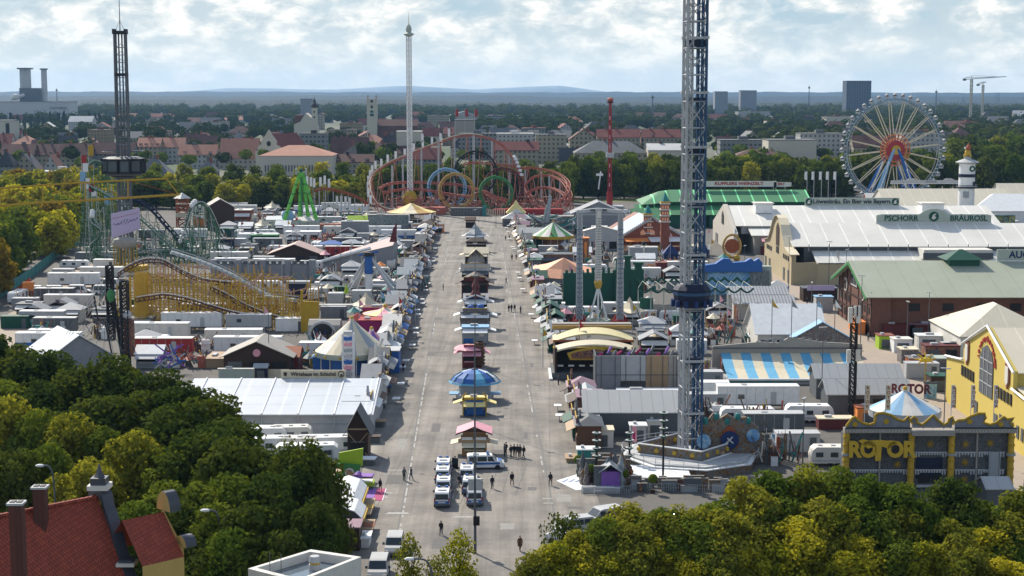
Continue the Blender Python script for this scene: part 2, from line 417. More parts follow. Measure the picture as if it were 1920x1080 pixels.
S('drain_channel', mj, None, None, kind='structure')
# ---------- foliage
def leafmat(name, a, b, trans=.3):
    m = bpy.data.materials.new(name); t = nt(m); o = nd(t, 'ShaderNodeOutputMaterial')
    df = nd(t, 'ShaderNodeBsdfDiffuse'); tr = nd(t, 'ShaderNodeBsdfTranslucent'); mx = nd(t, 'ShaderNodeMixShader'); mx.inputs[0].default_value = trans
    geo = nd(t, 'ShaderNodeNewGeometry'); oi = nd(t, 'ShaderNodeObjectInfo')
    n = nd(t, 'ShaderNodeTexNoise'); n.inputs['Scale'].default_value = .55; n.inputs['Detail'].default_value = 3; lk(t, geo.outputs['Position'], n.inputs['Vector'])
    ad = nd(t, 'ShaderNodeMath', operation='MULTIPLY_ADD'); lk(t, oi.outputs['Random'], ad.inputs[0]); ad.inputs[1].default_value = .45; lk(t, n.outputs[0], ad.inputs[2])
    r = nd(t, 'ShaderNodeValToRGB'); lk(t, ad.outputs[0], r.inputs[0]); e = r.color_ramp.elements
    e[0].position = .4; e[0].color = (*a, 1); e[1].position = .95; e[1].color = (*b, 1)
    lk(t, r.outputs[0], df.inputs[0]); lk(t, mixc(t, 1., r.outputs[0], (1.25,1.2,.6), 'MULTIPLY'), tr.inputs[0])
    lk(t, df.outputs[0], mx.inputs[1]); lk(t, tr.outputs[0], mx.inputs[2]); lk(t, mx.outputs[0], o.inputs[0]); MATS[name] = m
leafmat('leaf_dark', (.034,.06,.015), (.09,.115,.022))  # on the lower left trees this dark green paints in cloud shade
leafmat('leaf_green', (.06,.105,.016), (.15,.185,.026))
leafmat('leaf_yellow', (.16,.19,.016), (.46,.41,.035), .4)
leafmat('leaf_olive', (.11,.135,.02), (.27,.26,.035), .4)
leafmat('leaf_autumn', (.13,.115,.018), (.30,.2,.028), .35)
leafmat('leaf_far', (.022,.042,.014), (.06,.075,.02), .2)
mat('bark', (.05,.04,.03), .9, .3, 2)
def crown(seed, w, h, nl, nq, ls, m, gap=.0):
    r = random.Random(seed); mb = MB(m); lobes = []
    for i in range(nl):
        a = r.uniform(0, 2*pi); z = r.uniform(.02, .94); lim = sin(pi*min(1, max(.12, z*.8+.18)))**.6
        q = (r.random()**.5)*(.72 if nl < 50 else .86)*lim
        rad = (r.uniform(.16, .30) if nl < 50 else r.uniform(.08,.23))*w*(1-.35*abs(z-.4))
        lobes.append(Vector((q*w/2*cos(a)*1.0, q*w/2*sin(a), z*h*.9))); lobes[-1] = (lobes[-1], rad)
    if not gap:
        for c, rad in lobes[::2 if nl < 50 else 3]:
            mb.sph(c, rad*(.66 if nl < 50 else .5), 6)
    tot = sum(x[1]**2 for x in lobes)
    for c, rad in lobes:
        for _ in range(int(nq*rad*rad/tot)):
            d = Vector((r.gauss(0,1), r.gauss(0,1), r.gauss(0,1)+.25)).normalized()
            p = c+d*rad*r.uniform(.78, 1.12); p.z = max(p.z, -.04*h)
            nrm = (d+Vector((r.uniform(-1,1), r.uniform(-1,1), r.uniform(-1,1)))*.8).normalized()
            u = nrm.orthogonal().normalized(); v = nrm.cross(u); a = r.uniform(0, 6.3); u, v = u*cos(a)+v*sin(a), v*cos(a)-u*sin(a)
            s1 = ls*r.uniform(.6,1.3); s2 = s1*r.uniform(.5,.9)
            mb.add([tuple(p-u*s1), tuple(p-v*s2+nrm*s1*.2), tuple(p+u*s1), tuple(p+v*s2-nrm*s1*.1)], [(0,1,2,3)])
    return mb
def trunk(seed, h, w):
    r = random.Random(seed); mb = MB('bark'); mb.bar((0,0,0), (0,0,h*.55), .28, 7, .18)
    for i in range(7):
        a = i*2.4; z = h*r.uniform(.28,.5); q = w*r.uniform(.2,.36)
        mid = (q*.5*cos(a), q*.5*sin(a), z+h*.16)
        mb.bar((0,0,z), mid, .12, 5, .08); mb.bar(mid, (q*cos(a), q*sin(a), z+h*r.uniform(.25,.42)), .08, 4, .03)
    return mb
TREEP = {}
def tree(kind, m, loc, h, w, label, group, name='tree'):
    # kind: near / mid / far ; three shapes each
    s = R.randrange(3 if kind != 'near' else 4); key = (kind, m, s)
    if key not in TREEP:
        if kind == 'near': c = crown(s*7+1, 9, 10.5, 64, 9000, .25, m)
        elif kind == 'thin': c = crown(s*7+3, 6, 8, 26, 2200, .2, m, 1)
        elif kind == 'mid': c = crown(s*7+2, 9, 10.5, 22, 1500, .5, m)
        else: c = crown(s*5+9, 9, 10.5, 12, 260, 1.0, m)
        TREEP[key] = (c.mesh('crown'), TRK[s].mesh('trunk') if kind != 'far' else TRK[0].mesh('trunk'))
    cm, tm = TREEP[key]; t = T(name, label, 'tree', loc, R.uniform(0, 6.3), group)
    cw, chh = (6., 8.) if kind == 'thin' else (9., 10.5)
    o = O('crown', cm, t); o.scale = (w/cw, w/cw, h*(.86 if kind != 'near' else .8)/chh); o.location = (0,0,h*(.13 if kind != 'near' else .2))
    o2 = O('trunk', tm, t); o2.scale = (w/9, w/9, h/14)
    return t
TRK = [trunk(i, 14, 9) for i in range(4)]

mat('meadow', (.16,.17,.06), .95, .25, .08)
# ---------- horizon: hills, mountains, far woods
def ridge(name, Y, dpth, f, m, px0=-300, px1=2220, n=500, rough=1, kind='structure', rows=5, label=None):
    r = random.Random(name); mb = MB(m); v = []
    for j in range(rows):
        for i in range(n+1):
            px = px0+(px1-px0)*i/n; y = Y+dpth*j/(rows-1)
            x = (px-960)/F*y; z = 0 if j == 0 else f(px)*(sin(pi*min(1,(j/(rows-1))*.75)) if j < rows-1 else 0)*1.0
            if 0 < j < rows-1: z += r.uniform(-1,1)*rough
            v.append((x, y+r.uniform(-.2,.2)*dpth/rows, max(z, -2)))
    f_ = [(j*(n+1)+i, j*(n+1)+i+1, (j+1)*(n+1)+i+1, (j+1)*(n+1)+i) for j in range(rows-1) for i in range(n)]
    mb.add(v, f_); S(name, mb, label, None, kind=kind, smooth=True)
def bumps(seed, ks, amp):
    r = random.Random(seed); ph = [(k, r.uniform(0,6.3), r.uniform(.4,1)) for k in ks]
    return lambda px: sum(a*sin(px*k+p) for k, p, a in ph)*amp/len(ks)
mat('wood_far', (.008,.02,.02), .95, .45, .02)
mat('mount_hazed_rock', (.24,.30,.34), .9, .05, .002)  # distance haze is put into this pale blue-grey rock colour
b1 = bumps(1, (.004,.011,.023), 60)
def mt(px):
    e = max(0, 1-abs((px-760)/420)); e2 = max(0, 1-abs((px-1050)/160)); e3 = max(0, 1-abs((px-430)/200))
    return 50+15*(e*.8*14+e2*9+e3*5)*.5*.9+b1(px)*.4
ridge('mountains', 14400, 500, mt, 'mount_hazed_rock', n=260, rough=1)
b2 = bumps(2, (.006,.017,.041,.09), 1)
ridge('hills', 11500, 1500, lambda px: 68+10*b2(px)-6*(px/1920), 'wood_far', rough=.8, n=400)
b3 = bumps(3, (.008,.02,.06), 1)
ridge('hills', 7600, 900, lambda px: 42+5*b3(px)+(-5 if px > 1000 else 0), 'wood_far', rough=.7, n=400)
b4 = bumps(5, (.007,.013,.05), 1)
ridge('woods', 4700, 500, lambda px: (33 if px < 760 else 33-min(9,(px-760)*.05))+3*b4(px), 'wood_far', rough=.9, n=500, kind='stuff')
b5 = bumps(6, (.01,.03,.07), 1)
# ---------- city buildings
mat('wall_cream', (.30,.27,.20), .85, .08, .05, extra=wins((.07,.07,.075)))
mat('wall_white', (.38,.38,.36), .85, .08, .05, extra=wins((.10,.10,.11)))
mat('wall_grey', (.19,.2,.2), .85, .1, .05, extra=wins((.05,.055,.06), 3, 3.4, .55, .4))
mat('wall_ochre', (.26,.2,.11), .85, .1, .05, extra=wins((.12,.1,.08)))
mat('wall_pale', (.48,.45,.38), .85, .08, .05)
mat('roof_redbrown', (.12,.062,.052), .85, .3, .15)
mat('roof_salmon', (.40,.2,.14), .85, .15, .2)
mat('roof_red', (.17,.055,.045), .85, .2, .2)
mat('roof_grey', (.13,.135,.14), .8, .25, .15)
mat('roof_dark', (.05,.05,.055), .8, .3, .15)
mat('roof_pale', (.5,.5,.49), .8, .15, .1)
WALLS = ['wall_cream','wall_white','wall_grey','wall_ochre','wall_pale']; ROOFS = ['roof_redbrown','roof_salmon','roof_red','roof_grey','roof_dark','roof_pale']
RN = dict(roof_redbrown='brownish red', roof_salmon='salmon pink', roof_red='dark red', roof_grey='grey', roof_dark='almost black', roof_pale='pale')
WN = dict(wall_cream='cream', wall_white='white', wall_grey='grey', wall_ochre='ochre', wall_pale='pale beige')
def chimneys(par, w, d, zt, n, rnd):
    for k in range(n):
        x = rnd.uniform(-.4,.4)*w; c = MB('brickred' if rnd.random() < .6 else 'dgrey').box(x-.7, x+.7, -.5, .5, zt-2, zt+1.8)
        O('chimney', c, par)
def cityhouse(x, Y, w, d, ze, zr, wm, rm, label, ax='x', rz=0, group='city houses beyond the fairground', kind='gable', nch=2, name='house', dorm=0):
    t = T(name, label, 'house', (x, Y), rz, group)
    rh = zr-ze
    if kind == 'flat':
        O('wall', MB(wm).box(-w/2, w/2, 0, d, 0, zr-.4), t)
        r = MB(rm).box(-w/2-.3, w/2+.3, -.3, d+.3, zr-.4, zr); r.cb(0, d/2, zr, w*.2, d*.3, 2.2); O('roof', r, t)
    elif kind == 'hip':
        O('wall', MB(wm).box(-w/2, w/2, 0, d, 0, ze), t)
        ro = O('roof', MB(rm).hip(-w/2, w/2, 0, d, ze, zr, .6), t); chimneys(ro, w*.5, d, zr, nch, R); 
        for c in ro.children: c.location.y = d*.5
    else:
        O('wall', MB(wm).house(-w/2, w/2, 0, d, ze, rh, ax), t)
        ro = O('roof', MB(rm).gable(-w/2, w/2, 0, d, ze, zr, ax, .5, .4), t); chimneys(ro, w*.8, d, zr, nch, R)
        for c in ro.children: c.location.y = d*.5-rh*.0
    for k in range(dorm):
        xx = -w/2+(k+.5)*w/dorm; dm = MB(wm).box(xx-.9, xx+.9, d*.08, d*.4, ze+.3, ze+2.2); dm.m(rm).box(xx-1.1, xx+1.1, d*.06, d*.4, ze+2.2, ze+2.45); O('dormer', dm, t)
    return t
def H_(px0, px1, yr, ye, Y, wm, rm, d, kind='gable', ax='x', label=None, dorm=0, name='house', nch=2, rz=0):
    w = (px1-px0)*Y/F; return cityhouse(xat((px0+px1)/2, Y), Y, w, d, zat(ye, Y), zat(yr, Y+(d/2 if kind != 'flat' else 0)), wm, rm, label, ax, rz, kind=kind, dorm=dorm, name=name, nch=nch)
LB = [
 (0,62,271,291,1090,'wall_cream','roof_redbrown',18,'gable','x','long brownish red roof at the left picture edge behind yellow trees',0),
 (64,112,271,291,1095,'wall_cream','roof_redbrown',18,'gable','x','brownish red roof next to the one at the left picture edge',0),
 (114,168,270,291,1090,'wall_cream','roof_redbrown',18,'gable','x','brownish red long roof left of the green coaster flags',0),
 (170,250,268,289,1100,'wall_grey','roof_redbrown',18,'gable','x','brownish red roof just left of the black drop tower',0),
 (22,70,289,318,1010,'wall_cream','roof_grey',14,'gable','y','pale gabled house below the long red roof, far left',0),
 (78,112,290,322,1015,'wall_white','roof_salmon',14,'gable','y','pink gabled house between chimneys at the left',0),
 (-10,26,284,312,1000,'wall_grey','roof_dark',14,'hip','x','dark hipped roof cut by the left picture edge',0),
 (258,300,259,275,1150,'wall_cream','roof_salmon',16,'gable','x','salmon roof right of the black drop tower with dormers',4),
 (302,345,259,276,1160,'wall_white','roof_salmon',16,'gable','x','sunlit salmon roof between two dark chimney stacks',0),
 (335,405,272,290,1080,'wall_white','roof_salmon',15,'gable','x','salmon roof in front of the row of chimney stacks',3),
 (412,482,260,296,1070,'wall_white','roof_salmon',20,'gable','x','large faded salmon roof left of the white gabled hall',0),
 (370,405,300,322,960,'wall_grey','roof_grey',12,'hip','x','low grey hipped roof above the yellow tree belt',0),
 (255,315,296,325,950,'wall_grey','roof_grey',16,'hip','x','broad grey hipped roof right behind the drop tower gondolas',0),
 (75,150,321,330,850,'wall_pale','roof_pale',12,'flat','x','low cream flat roofed hall among trees at the left',0),
 (562,612,250,286,1180,'wall_grey','roof_dark',16,'flat','x','dark flat topped block behind the red gabled hall',0),
 (620,690,258,286,1200,'wall_cream','roof_redbrown',16,'gable','x','brown roofed house right of the dark flat block',2),
 (703,760,252,280,1170,'wall_cream','roof_dark',16,'hip','x','dark and tan roof left of the white swing tower',0),
 (620,700,290,304,1010,'wall_cream','roof_redbrown',14,'gable','x','low red roof with white gables behind the green pyramid ride',3),
 (744,790,246,262,1150,'wall_pale','roof_pale',16,'flat','x','bright white facade just left of the coaster lift hill',0),
 (930,1000,250,262,1230,'wall_white','roof_pale',18,'flat','x','modern white office block behind the coaster summit',0),
 (860,930,250,254,1230,'wall_grey','roof_grey',14,'flat','x','long low flat roof behind the top of the loop coaster',0),
 (955,1010,246,268,1260,'wall_white','roof_grey',18,'flat','x','white and glass block right of the coaster summit',0),
 (1005,1062,252,275,1150,'wall_cream','roof_grey',18,'flat','x','light grey flat roofed school block left of the red gable',0),
 (930,1010,266,282,1080,'wall_cream','roof_red',16,'gable','x','dark red roof with cream gable behind the coaster curve',0),
 (1068,1120,242,262,1180,'wall_cream','roof_redbrown',24,'gable','y','brown roofed house with large blank beige gable',0),
 (1120,1200,243,258,1240,'wall_cream','roof_red',18,'gable','x','long red roof behind the red booster tower',0),
 (1205,1276,243,258,1240,'wall_cream','roof_red',18,'gable','x','long red roof left of the blue lattice tower',2),
 (1078,1215,264,287,1010,'wall_cream','roof_grey',24,'hip','x','large cream house with dark mansard roof behind the red tower',0),
 (1215,1282,270,282,1000,'wall_pale','roof_pale',20,'gable','x','low bright roofs beside the blue lattice tower',0),
 (1350,1440,262,274,1100,'wall_grey','roof_grey',18,'flat','x','long grey institute block right of the blue lattice tower',0),
 (1380,1470,280,292,1020,'wall_cream','roof_redbrown',18,'hip','x','brownish red hipped roof above the dark tree belt',0),
 (1440,1530,262,285,1060,'wall_pale','roof_grey',26,'flat','x','grey block with glass roof left of the ferris wheel',0),
 (1500,1580,250,270,1120,'wall_white','roof_grey',20,'flat','x','white corner building seen through the left of the ferris wheel',0),
 (1600,1680,255,276,1100,'wall_cream','roof_redbrown',18,'gable','x','reddish roof seen through the ferris wheel spokes',3),
 (1690,1760,250,270,1130,'wall_white','roof_grey',18,'flat','x','white terrace block seen through the right of the ferris wheel',0),
]
for q in LB: H_(*q[:10], label=q[10], dorm=q[11])
# extra big landmarks
# white gabled hall with red roof
def hall():
    Y = 1040; t = T('assembly_hall', 'white stepped gable hall with steep dark red roof and round window', 'hall', (xat(505, Y), Y), -.5)
    w = 22; d = 30
    g_ = MB('wall_pale').ext([(-w/2,0),(w/2,0),(w/2,13),(w/2-2,13.5),(w/2-2,16),(w/2-5,17.5),(w/2-5,20),(3,23),(0,27),(-3,23),(-w/2+5,20),(-w/2+5,17.5),(-w/2+2,16),(-w/2+2,13.5),(-w/2,13)], 0, .8)
    O('gable', g_, t); O('wall', MB('wall_pale').house(-w/2+.3, w/2-.3, .8, d, 12.5, 11, 'y'), t)
    r = O('roof', MB('roof_red').gable(-w/2, w/2, .8, d, 12.5, 24, 'y', .4, .4), t)
    O('skylight', MB('roof_grey').ext([(5,17),(8,14.5),(8.6,15.2),(5.6,17.9)], 8, 18), r)
    f = O('window', MB('black').disc((0,-.05,18), 1.7, 'y'), t)
    for x in (-6,0,6): O('window', MB('black').ext([(x-1.3,6),(x+1.3,6),(x+1.3,9),(x,10.4),(x-1.3,9)], -.1, 0), t)
hall()
t = H_(487,622,272,292,985,'wall_pale','roof_salmon',32,'hip','x',label='wide white building with salmon hipped roof behind green pyramid ride', nch=0); t.name = 'exhibition_hall'; t['category'] = 'hall'
for k in range(22): O('window', MB('dgrey').box(-19+k*1.8,-18.1+k*1.8,-.12,-.02,2.5,6.5), t)
# onion tower church
def church1():
    Y = 1500; s = Y/F; t = T('church', 'pale church with stepped gable and slender tower under a dark onion dome', 'church', (xat(590, Y), Y))
    z = lambda py: zat(py, Y)
    O('wall', MB('wall_pale').ext([(-19,0),(2,0),(2,z(240)),(-2,z(222)),(-8,z(212)),(-13,z(228)),(-19,z(233))], 0, 22), t)
    O('roof', MB('roof_redbrown').ext([(-19,z(233)),(-13,z(226)),(-8,z(214)),(-12,z(216)),(-19,z(216))], 5, 26), t)
    O('tower', MB('wall_pale').cb(0, 3, 0, 5, 5, z(202)), t)
    a = z(202); k = (z(183)-a)
    O('onion_dome', MB('roof_dark').lathe([(2.6,a-.2),(3,a+.05*k),(3.2,a+.25*k),(2.2,a+.42*k),(1.2,a+.5*k),(1.5,a+.6*k),(1.1,a+.75*k),(.4,a+.85*k),(.12,a+1.1*k)], 12, 0, 3), t)
    for dz in (3, 8): O('window', MB('black').box(-.7, .7, .35, .5, a-dz-1.6, a-dz), t)
def church2():
    Y = 1480; t = T('church', 'cream church tower with open corner turrets beside a long dark red roof', 'church', (xat(698, Y), Y)); z = lambda py: zat(py, Y); w = 9.2
    tw = O('tower', MB('wall_pale').cb(0, 4, 0, w, w, z(186)), t)
    for py in (186, 194, 212): O('cornice', MB('roof_pale').cb(0, 4, z(py)-.4, w+.9, w+.9, .7), tw)
    for sx in (-1,1):
        for sy in (0,1): O('turret', MB('wall_pale').cb(sx*3.9, sy*7.8+.1, z(186), 1.3, 1.3, 2.6).m('roof_dark').cyl(sx*3.9, sy*7.8+.1, z(186)+2.6, z(179), .9, .1, 6), tw)
    O('window', MB('black').disc((0,-.65,z(190)), 1.2, 'y'), tw); O('window', MB('dgreen').ext([(-1.6,z(218)),(1.6,z(218)),(1.6,z(209)),(0,z(206)),(-1.6,z(209))], -.75, -.62), tw)
    O('window', MB('black').ext([(-1,z(203)),(1,z(203)),(1,z(199)),(0,z(197)),(-1,z(199))], -.75, -.62), tw)
    O('nave', MB('roof_redbrown').extx([(4,0),(22,0),(22,z(236)),(13,z(224)),(4,z(236))], 5, 42), t)
church1(); church2()
# towers, blocks and industry on the horizon
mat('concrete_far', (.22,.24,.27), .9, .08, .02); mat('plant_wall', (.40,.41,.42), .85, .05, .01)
def blk(name, label, cat, px0, px1, pyt, Y, d, m, parts=None, grid=None):
    t = T(name, label, cat, (xat((px0+px1)/2, Y), Y)); w = (px1-px0)*Y/F; zt = zat(pyt, Y)
    O('wall', MB(m).box(-w/2, w/2, 0, d, 0, zt), t); O('roof', MB('dgrey').box(-w/2-.3, w/2+.3, -.3, d+.3, zt, zt+.8), t)
    return t, w, zt
mat('tower_glass', (.09,.11,.15), .5, .1, .02, extra=wins((.03,.04,.06), 5, 4, .6, .5))
t,w,zt = blk('office_tower', 'dark blue grey office slab standing alone on the right horizon', 'office tower', 1586, 1632, 152, 3300, 40, 'tower_glass')
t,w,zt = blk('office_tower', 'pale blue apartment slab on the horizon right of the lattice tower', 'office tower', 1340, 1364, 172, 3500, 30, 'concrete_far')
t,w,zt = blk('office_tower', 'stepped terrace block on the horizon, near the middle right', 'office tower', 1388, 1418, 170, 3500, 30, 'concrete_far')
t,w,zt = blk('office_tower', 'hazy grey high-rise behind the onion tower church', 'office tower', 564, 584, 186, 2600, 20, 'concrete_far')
t,w,zt = blk('apartment_block', 'beige tower block cut by the left picture edge', 'apartment block', -30, 24, 227, 1500, 22, 'wall_pale')
O('stair_window', MB('black').box(w/2-6, w/2-2.5, -.2, -.05, zt-18, zt-2), t)
t,w,zt = blk('museum_block', 'sand coloured block with four white roof lanterns behind the coaster summit', 'office block', 852, 890, 226, 1350, 20, 'stone')
for i, px in enumerate((854, 872, 890)):
    Y = 1350; m_ = T('flag', 'narrow red banner, %s of the three above the sand coloured block' % ('leftmost','middle one','rightmost')[i], 'flag', (xat(px, Y), Y-2), 0, 'red banners over the city')
    O('pole', MB('lgrey').cyl(0,0,0,zat(204,Y),.15,n=5), m_); O('cloth', MB('red').box(.1, 2.6, -.06, .06, zat(219,Y), zat(205,Y)), m_)
def plant():
    Y = 2900; t = T('power_station', 'large grey power station hall with wide lettering at far left', 'power station', (xat(60, Y), Y)); s = Y/F; z = lambda p: zat(p, Y)
    X = lambda p: (p-60)*s
    O('hall', MB('plant_wall').box(X(-60), X(129), 0, 60, 0, z(191)).m('roof_grey').box(X(-60)-1, X(129)+1, -1, 61, z(191), z(190)), t)
    O('boiler_house', MB('dgrey').box(X(32), X(65), 20, 50, z(191), z(165)), t)
    text(t, 'STADTWERKE', 6, (X(110), -.6, z(203)), 'dgrey', sx=.8)
    O('silver_duct', MB('roof_pale').sph((X(28), 10, z(182)), 6, 8, (1.2,1,1)).bar((X(20),10,z(186)),(X(44),10,z(178)),3,8), t)
    for a, b, top, lab in ((40,61,125,'broad double chimney rising behind the power station hall'),(80,91,126,'slim single chimney standing right of the double chimney')):
        c = T('chimney_stack', lab, 'chimney', (xat((a+b)/2, Y+40), Y+40)); r = (b-a)*s/2
        O('shaft', MB('lgrey').cyl(0, 0, 0, z(top)-2, r*1.05, r*.95, 20) if b-a < 15 else MB('lgrey').cyl(-r*.5, 0, 0, z(top)-2, r*.55, r*.5, 16).cyl(r*.5, 0, 0, z(top)-2, r*.55, r*.5, 16).box(-r*.5, r*.5, -r*.4, r*.4, 0, z(top)-3), c)
        O('gallery', MB('dgrey').box(-r*1.15, r*1.15, -r*1.1, r*1.1, z(top)-4, z(top)-1.5) if b-a > 15 else MB('dgrey').cyl(0,0,z(top)-4,z(top)-1.5,r*1.35), c)
plant()
def crane(label, px, pyt, Y, jl, jr, base=3.2):
    t = T('tower_crane', label, 'tower crane', (xat(px, Y), Y)); zt = zat(pyt, Y); s = Y/F
    O('mast', lattice(MB('wall_pale'), base, 0, zt, base*2, .5, .3), t)
    j = MB('wall_pale').bar((jl*s,0,zt),(jr*s,0,zt+1.8*s*3),.6).bar((jl*s,0,zt+2.5),(jr*s,0,zt+1.8*s*3),.4).bar((0,0,zt),(0,0,zt+6),.5).bar((0,0,zt+6),(jl*s,0,zt+2),.25).bar((0,0,zt+6),(jr*s*.7,0,zt+5),.25)
    O('jib', j, t); O('counterweight', MB('dgrey').box(jl*s-2, jl*s+3, -1.5, 1.5, zt-2, zt+1.5), t)
crane('long armed tower crane on the far right horizon', 1819, 149, 2600, -14, 64)
crane('smaller tower crane right of the long armed one', 1841, 159, 2900, -10, 6)
for px, yt, Y, lab in ((1516,160,3500,'thin mast on the horizon between lattice tower and dark slab'),(1754,168,3100,'distant church spire above the ferris wheel rim'),(108,165,3300,'slim aerial behind the power station'),(1223,178,2400,'dark crane spike left of the blue lattice tower')):
    t = T('mast', lab, 'mast', (xat(px,Y), Y)); z=zat(yt,Y); O('pole', MB('dgrey').cyl(0,0,0,z,1.6,.5,6), t); O('head', MB('dgrey').cyl(0,0,z*.9,z*.95,2.4,2.2,6), t)
# rows of ordinary houses
hn = 0
for row, (Y, step, h0, h1, side) in enumerate(((1120,26,12,16,'first'),(1300,24,13,17,'second'),(1530,28,13,18,'third'),(1850,34,13,19,'fourth'),(2250,44,13,20,'fifth'),(2800,60,12,21,'sixth'))):
    x = -(Y*.335); k = 0
    while x < Y*.335:
        w = step*R.uniform(.55,.95); px = x/Y*F+960; zr = R.uniform(h0, h1)
        skip = (R.random() < .2) or (row == 0 and R.random() < .35) or (row >= 2 and 520 < px < 760 and R.random() < .4) or (row == 4 and px < 140)
        rm = R.choices(ROOFS, (6,2,3,4,3,1.2) if px < 1000 else (5,1,3,5,4,1.6))[0]; wm = R.choice(WALLS)
        kd = R.choices(('gable','hip','flat'), (6,2,1.3 if row > 1 else .2))[0]
        if not skip:
            cityhouse(x+w/2, Y+R.uniform(-40,40), w, R.uniform(15,21), zr-(0 if kd == 'flat' else R.uniform(6,9)), zr, wm, rm,
                '%s house with %s roof, %s from left in %s city row' % (WN[wm], RN[rm], nth(k), side), R.choice(('x','x','y')), R.uniform(-.25,.25), kind=kd, nch=1 if row < 3 else 0)
            k += 1
        x += w+R.uniform(2, step*.35)
# ---------- tree belts
def treex(kind, m, px, pyt, h, w, label, group): 
    Y = (50-h)*3000/(pyt-176); return tree(kind, m, (xat(px,Y), Y), h, w, label, group)
k = 0
for row, (dy, hh) in enumerate(((0,17.5),(22,19),(48,19.5))):     # dark belt behind the fair, middle to right
    px = 1068+row*9
    while px < (1600 if row < 1 else 1940):
        Y = 772+dy+R.uniform(-6,6)+(25 if px > 1600 else 0)
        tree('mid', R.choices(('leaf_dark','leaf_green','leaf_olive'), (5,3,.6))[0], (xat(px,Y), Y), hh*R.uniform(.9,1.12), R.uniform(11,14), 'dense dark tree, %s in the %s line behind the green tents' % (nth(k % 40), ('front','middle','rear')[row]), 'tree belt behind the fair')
        px += R.uniform(22,31)*(1 if row < 2 else 1.3); k += 1
    k = 0
k = 0
for row, (dy, hh) in enumerate(((0,12),(22,13),(48,14.5),(85,16.5))):    # left part, yellow green tops
    px = 262+row*11
    while px < 1075:
        Y = (702 if px < 680 else 728)+dy+R.uniform(-6,6); hh += (4 if 690 < px < 1075 and row < 2 and hh < 15 else 0)
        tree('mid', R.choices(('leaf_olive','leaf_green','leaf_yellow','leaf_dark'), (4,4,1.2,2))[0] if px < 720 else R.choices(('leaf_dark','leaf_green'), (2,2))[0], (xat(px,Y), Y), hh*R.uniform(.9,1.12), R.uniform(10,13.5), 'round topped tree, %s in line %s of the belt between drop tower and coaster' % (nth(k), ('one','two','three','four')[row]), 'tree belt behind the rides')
        px += R.uniform(28,39)*(1 if row < 2 else 1.3); k += 1
    k = 0
for i in range(66):    # autumn trees along the left edge
    px = -70+(i*53%290)+R.uniform(-4,4); Y = min(740, 385+max(px,-10)*1.0+(i*37%66)/66*(300-max(px,0)*.9))
    tree('mid', R.choices(('leaf_autumn','leaf_yellow','leaf_olive','leaf_green'), (2,3,3,2))[0], (xat(px,Y), Y), R.uniform(13,17), R.uniform(10,13), 'yellowing tree, %s counted along the left edge of the fairground' % nth(i), 'autumn trees at the left edge')
k = 0
for i in range(20):
    px = 10+i*13+R.uniform(-4,4); Y = 735+R.uniform(-15,40)
    tree('mid', R.choices(('leaf_autumn','leaf_yellow','leaf_olive'), (3,2,3))[0], (xat(px,Y), Y), R.uniform(13,17), R.uniform(10,13), 'orange tinged tree, %s from the left behind the green coaster' % nth(i), 'autumn trees behind the green coaster')
for i in range(13):    # woods at the right edge
    px = 1775+R.uniform(0,190); Y = 1000+R.uniform(-60,160)
    tree('mid', R.choices(('leaf_green','leaf_olive','leaf_dark'), (3,1,3))[0], (xat(px,Y), Y), R.uniform(20,27), R.uniform(15,22), 'tall broad tree, %s in the group behind the striped beer column' % nth(i), 'tall trees at the right edge')
for i in range(22):   # poplars in front of the power station
    Y = 2300+R.uniform(-30,30); px = 8+i*9.5+R.uniform(-3,3)
    tree('far', 'leaf_far', (xat(px,Y), Y), R.uniform(19,27), 7, 'slim poplar, %s from the left in the row before the power station' % nth(i), 'poplars at the power station', 'poplar_tree')

# woods and parks between the far districts: one mass nobody could count
def woodmass(name, n, Y0, Y1, seed, m, pxr=(-40,1960), sz=(9,17), fy=None):
    r = random.Random(seed); mb = MB(m)
    for _ in range(n):
        Y = r.uniform(Y0, Y1); px = r.uniform(*pxr); x = xat(px, Y); rad = r.uniform(*sz)*.6*(1+Y/6000); zc = r.uniform(7,12)
        if fy and not fy(px, Y, r): continue
        c = Vector((x, Y, zc))
        mb.sph(c, rad*.8, 6, (1,1,.75))
        for _ in range(26):
            d = Vector((r.gauss(0,1), r.gauss(0,1), abs(r.gauss(0,1)))).normalized(); p = c+Vector((d.x,d.y,d.z*.85))*rad*r.uniform(.8,1.1)
            u = d.orthogonal().normalized(); v = d.cross(u); q = r.uniform(1.2,2.4)
            mb.add([tuple(p-u*q),tuple(p-v*q),tuple(p+u*q),tuple(p+v*q)], [(0,1,2,3)])
    S(name, mb, None, None, kind='stuff')
woodmass('woods', 620, 3400, 4700, 9, 'leaf_far', sz=(13,22))
woodmass('city_park_woods', 260, 1020, 1900, 7, 'leaf_far', sz=(5,11))
woodmass('city_park_woods', 90, 950, 1300, 8, 'leaf_green', sz=(5,9))
woodmass('city_park_woods', 420, 2500, 3500, 3, 'leaf_far')
woodmass('city_park_woods', 260, 1750, 2450, 4, 'leaf_far', pxr=(880,1960))
woodmass('city_park_woods', 110, 1500, 2200, 5, 'leaf_far', pxr=(60,560), sz=(7,12))
woodmass('city_park_woods', 130, 1250, 1700, 6, 'leaf_far', pxr=(1420,1960), sz=(8,14))

sheet('meadow_grass', [(xat(980,800),745),(xat(1640,800),745),(xat(1640,800),772),(xat(980,800),772)], 'meadow', .06)
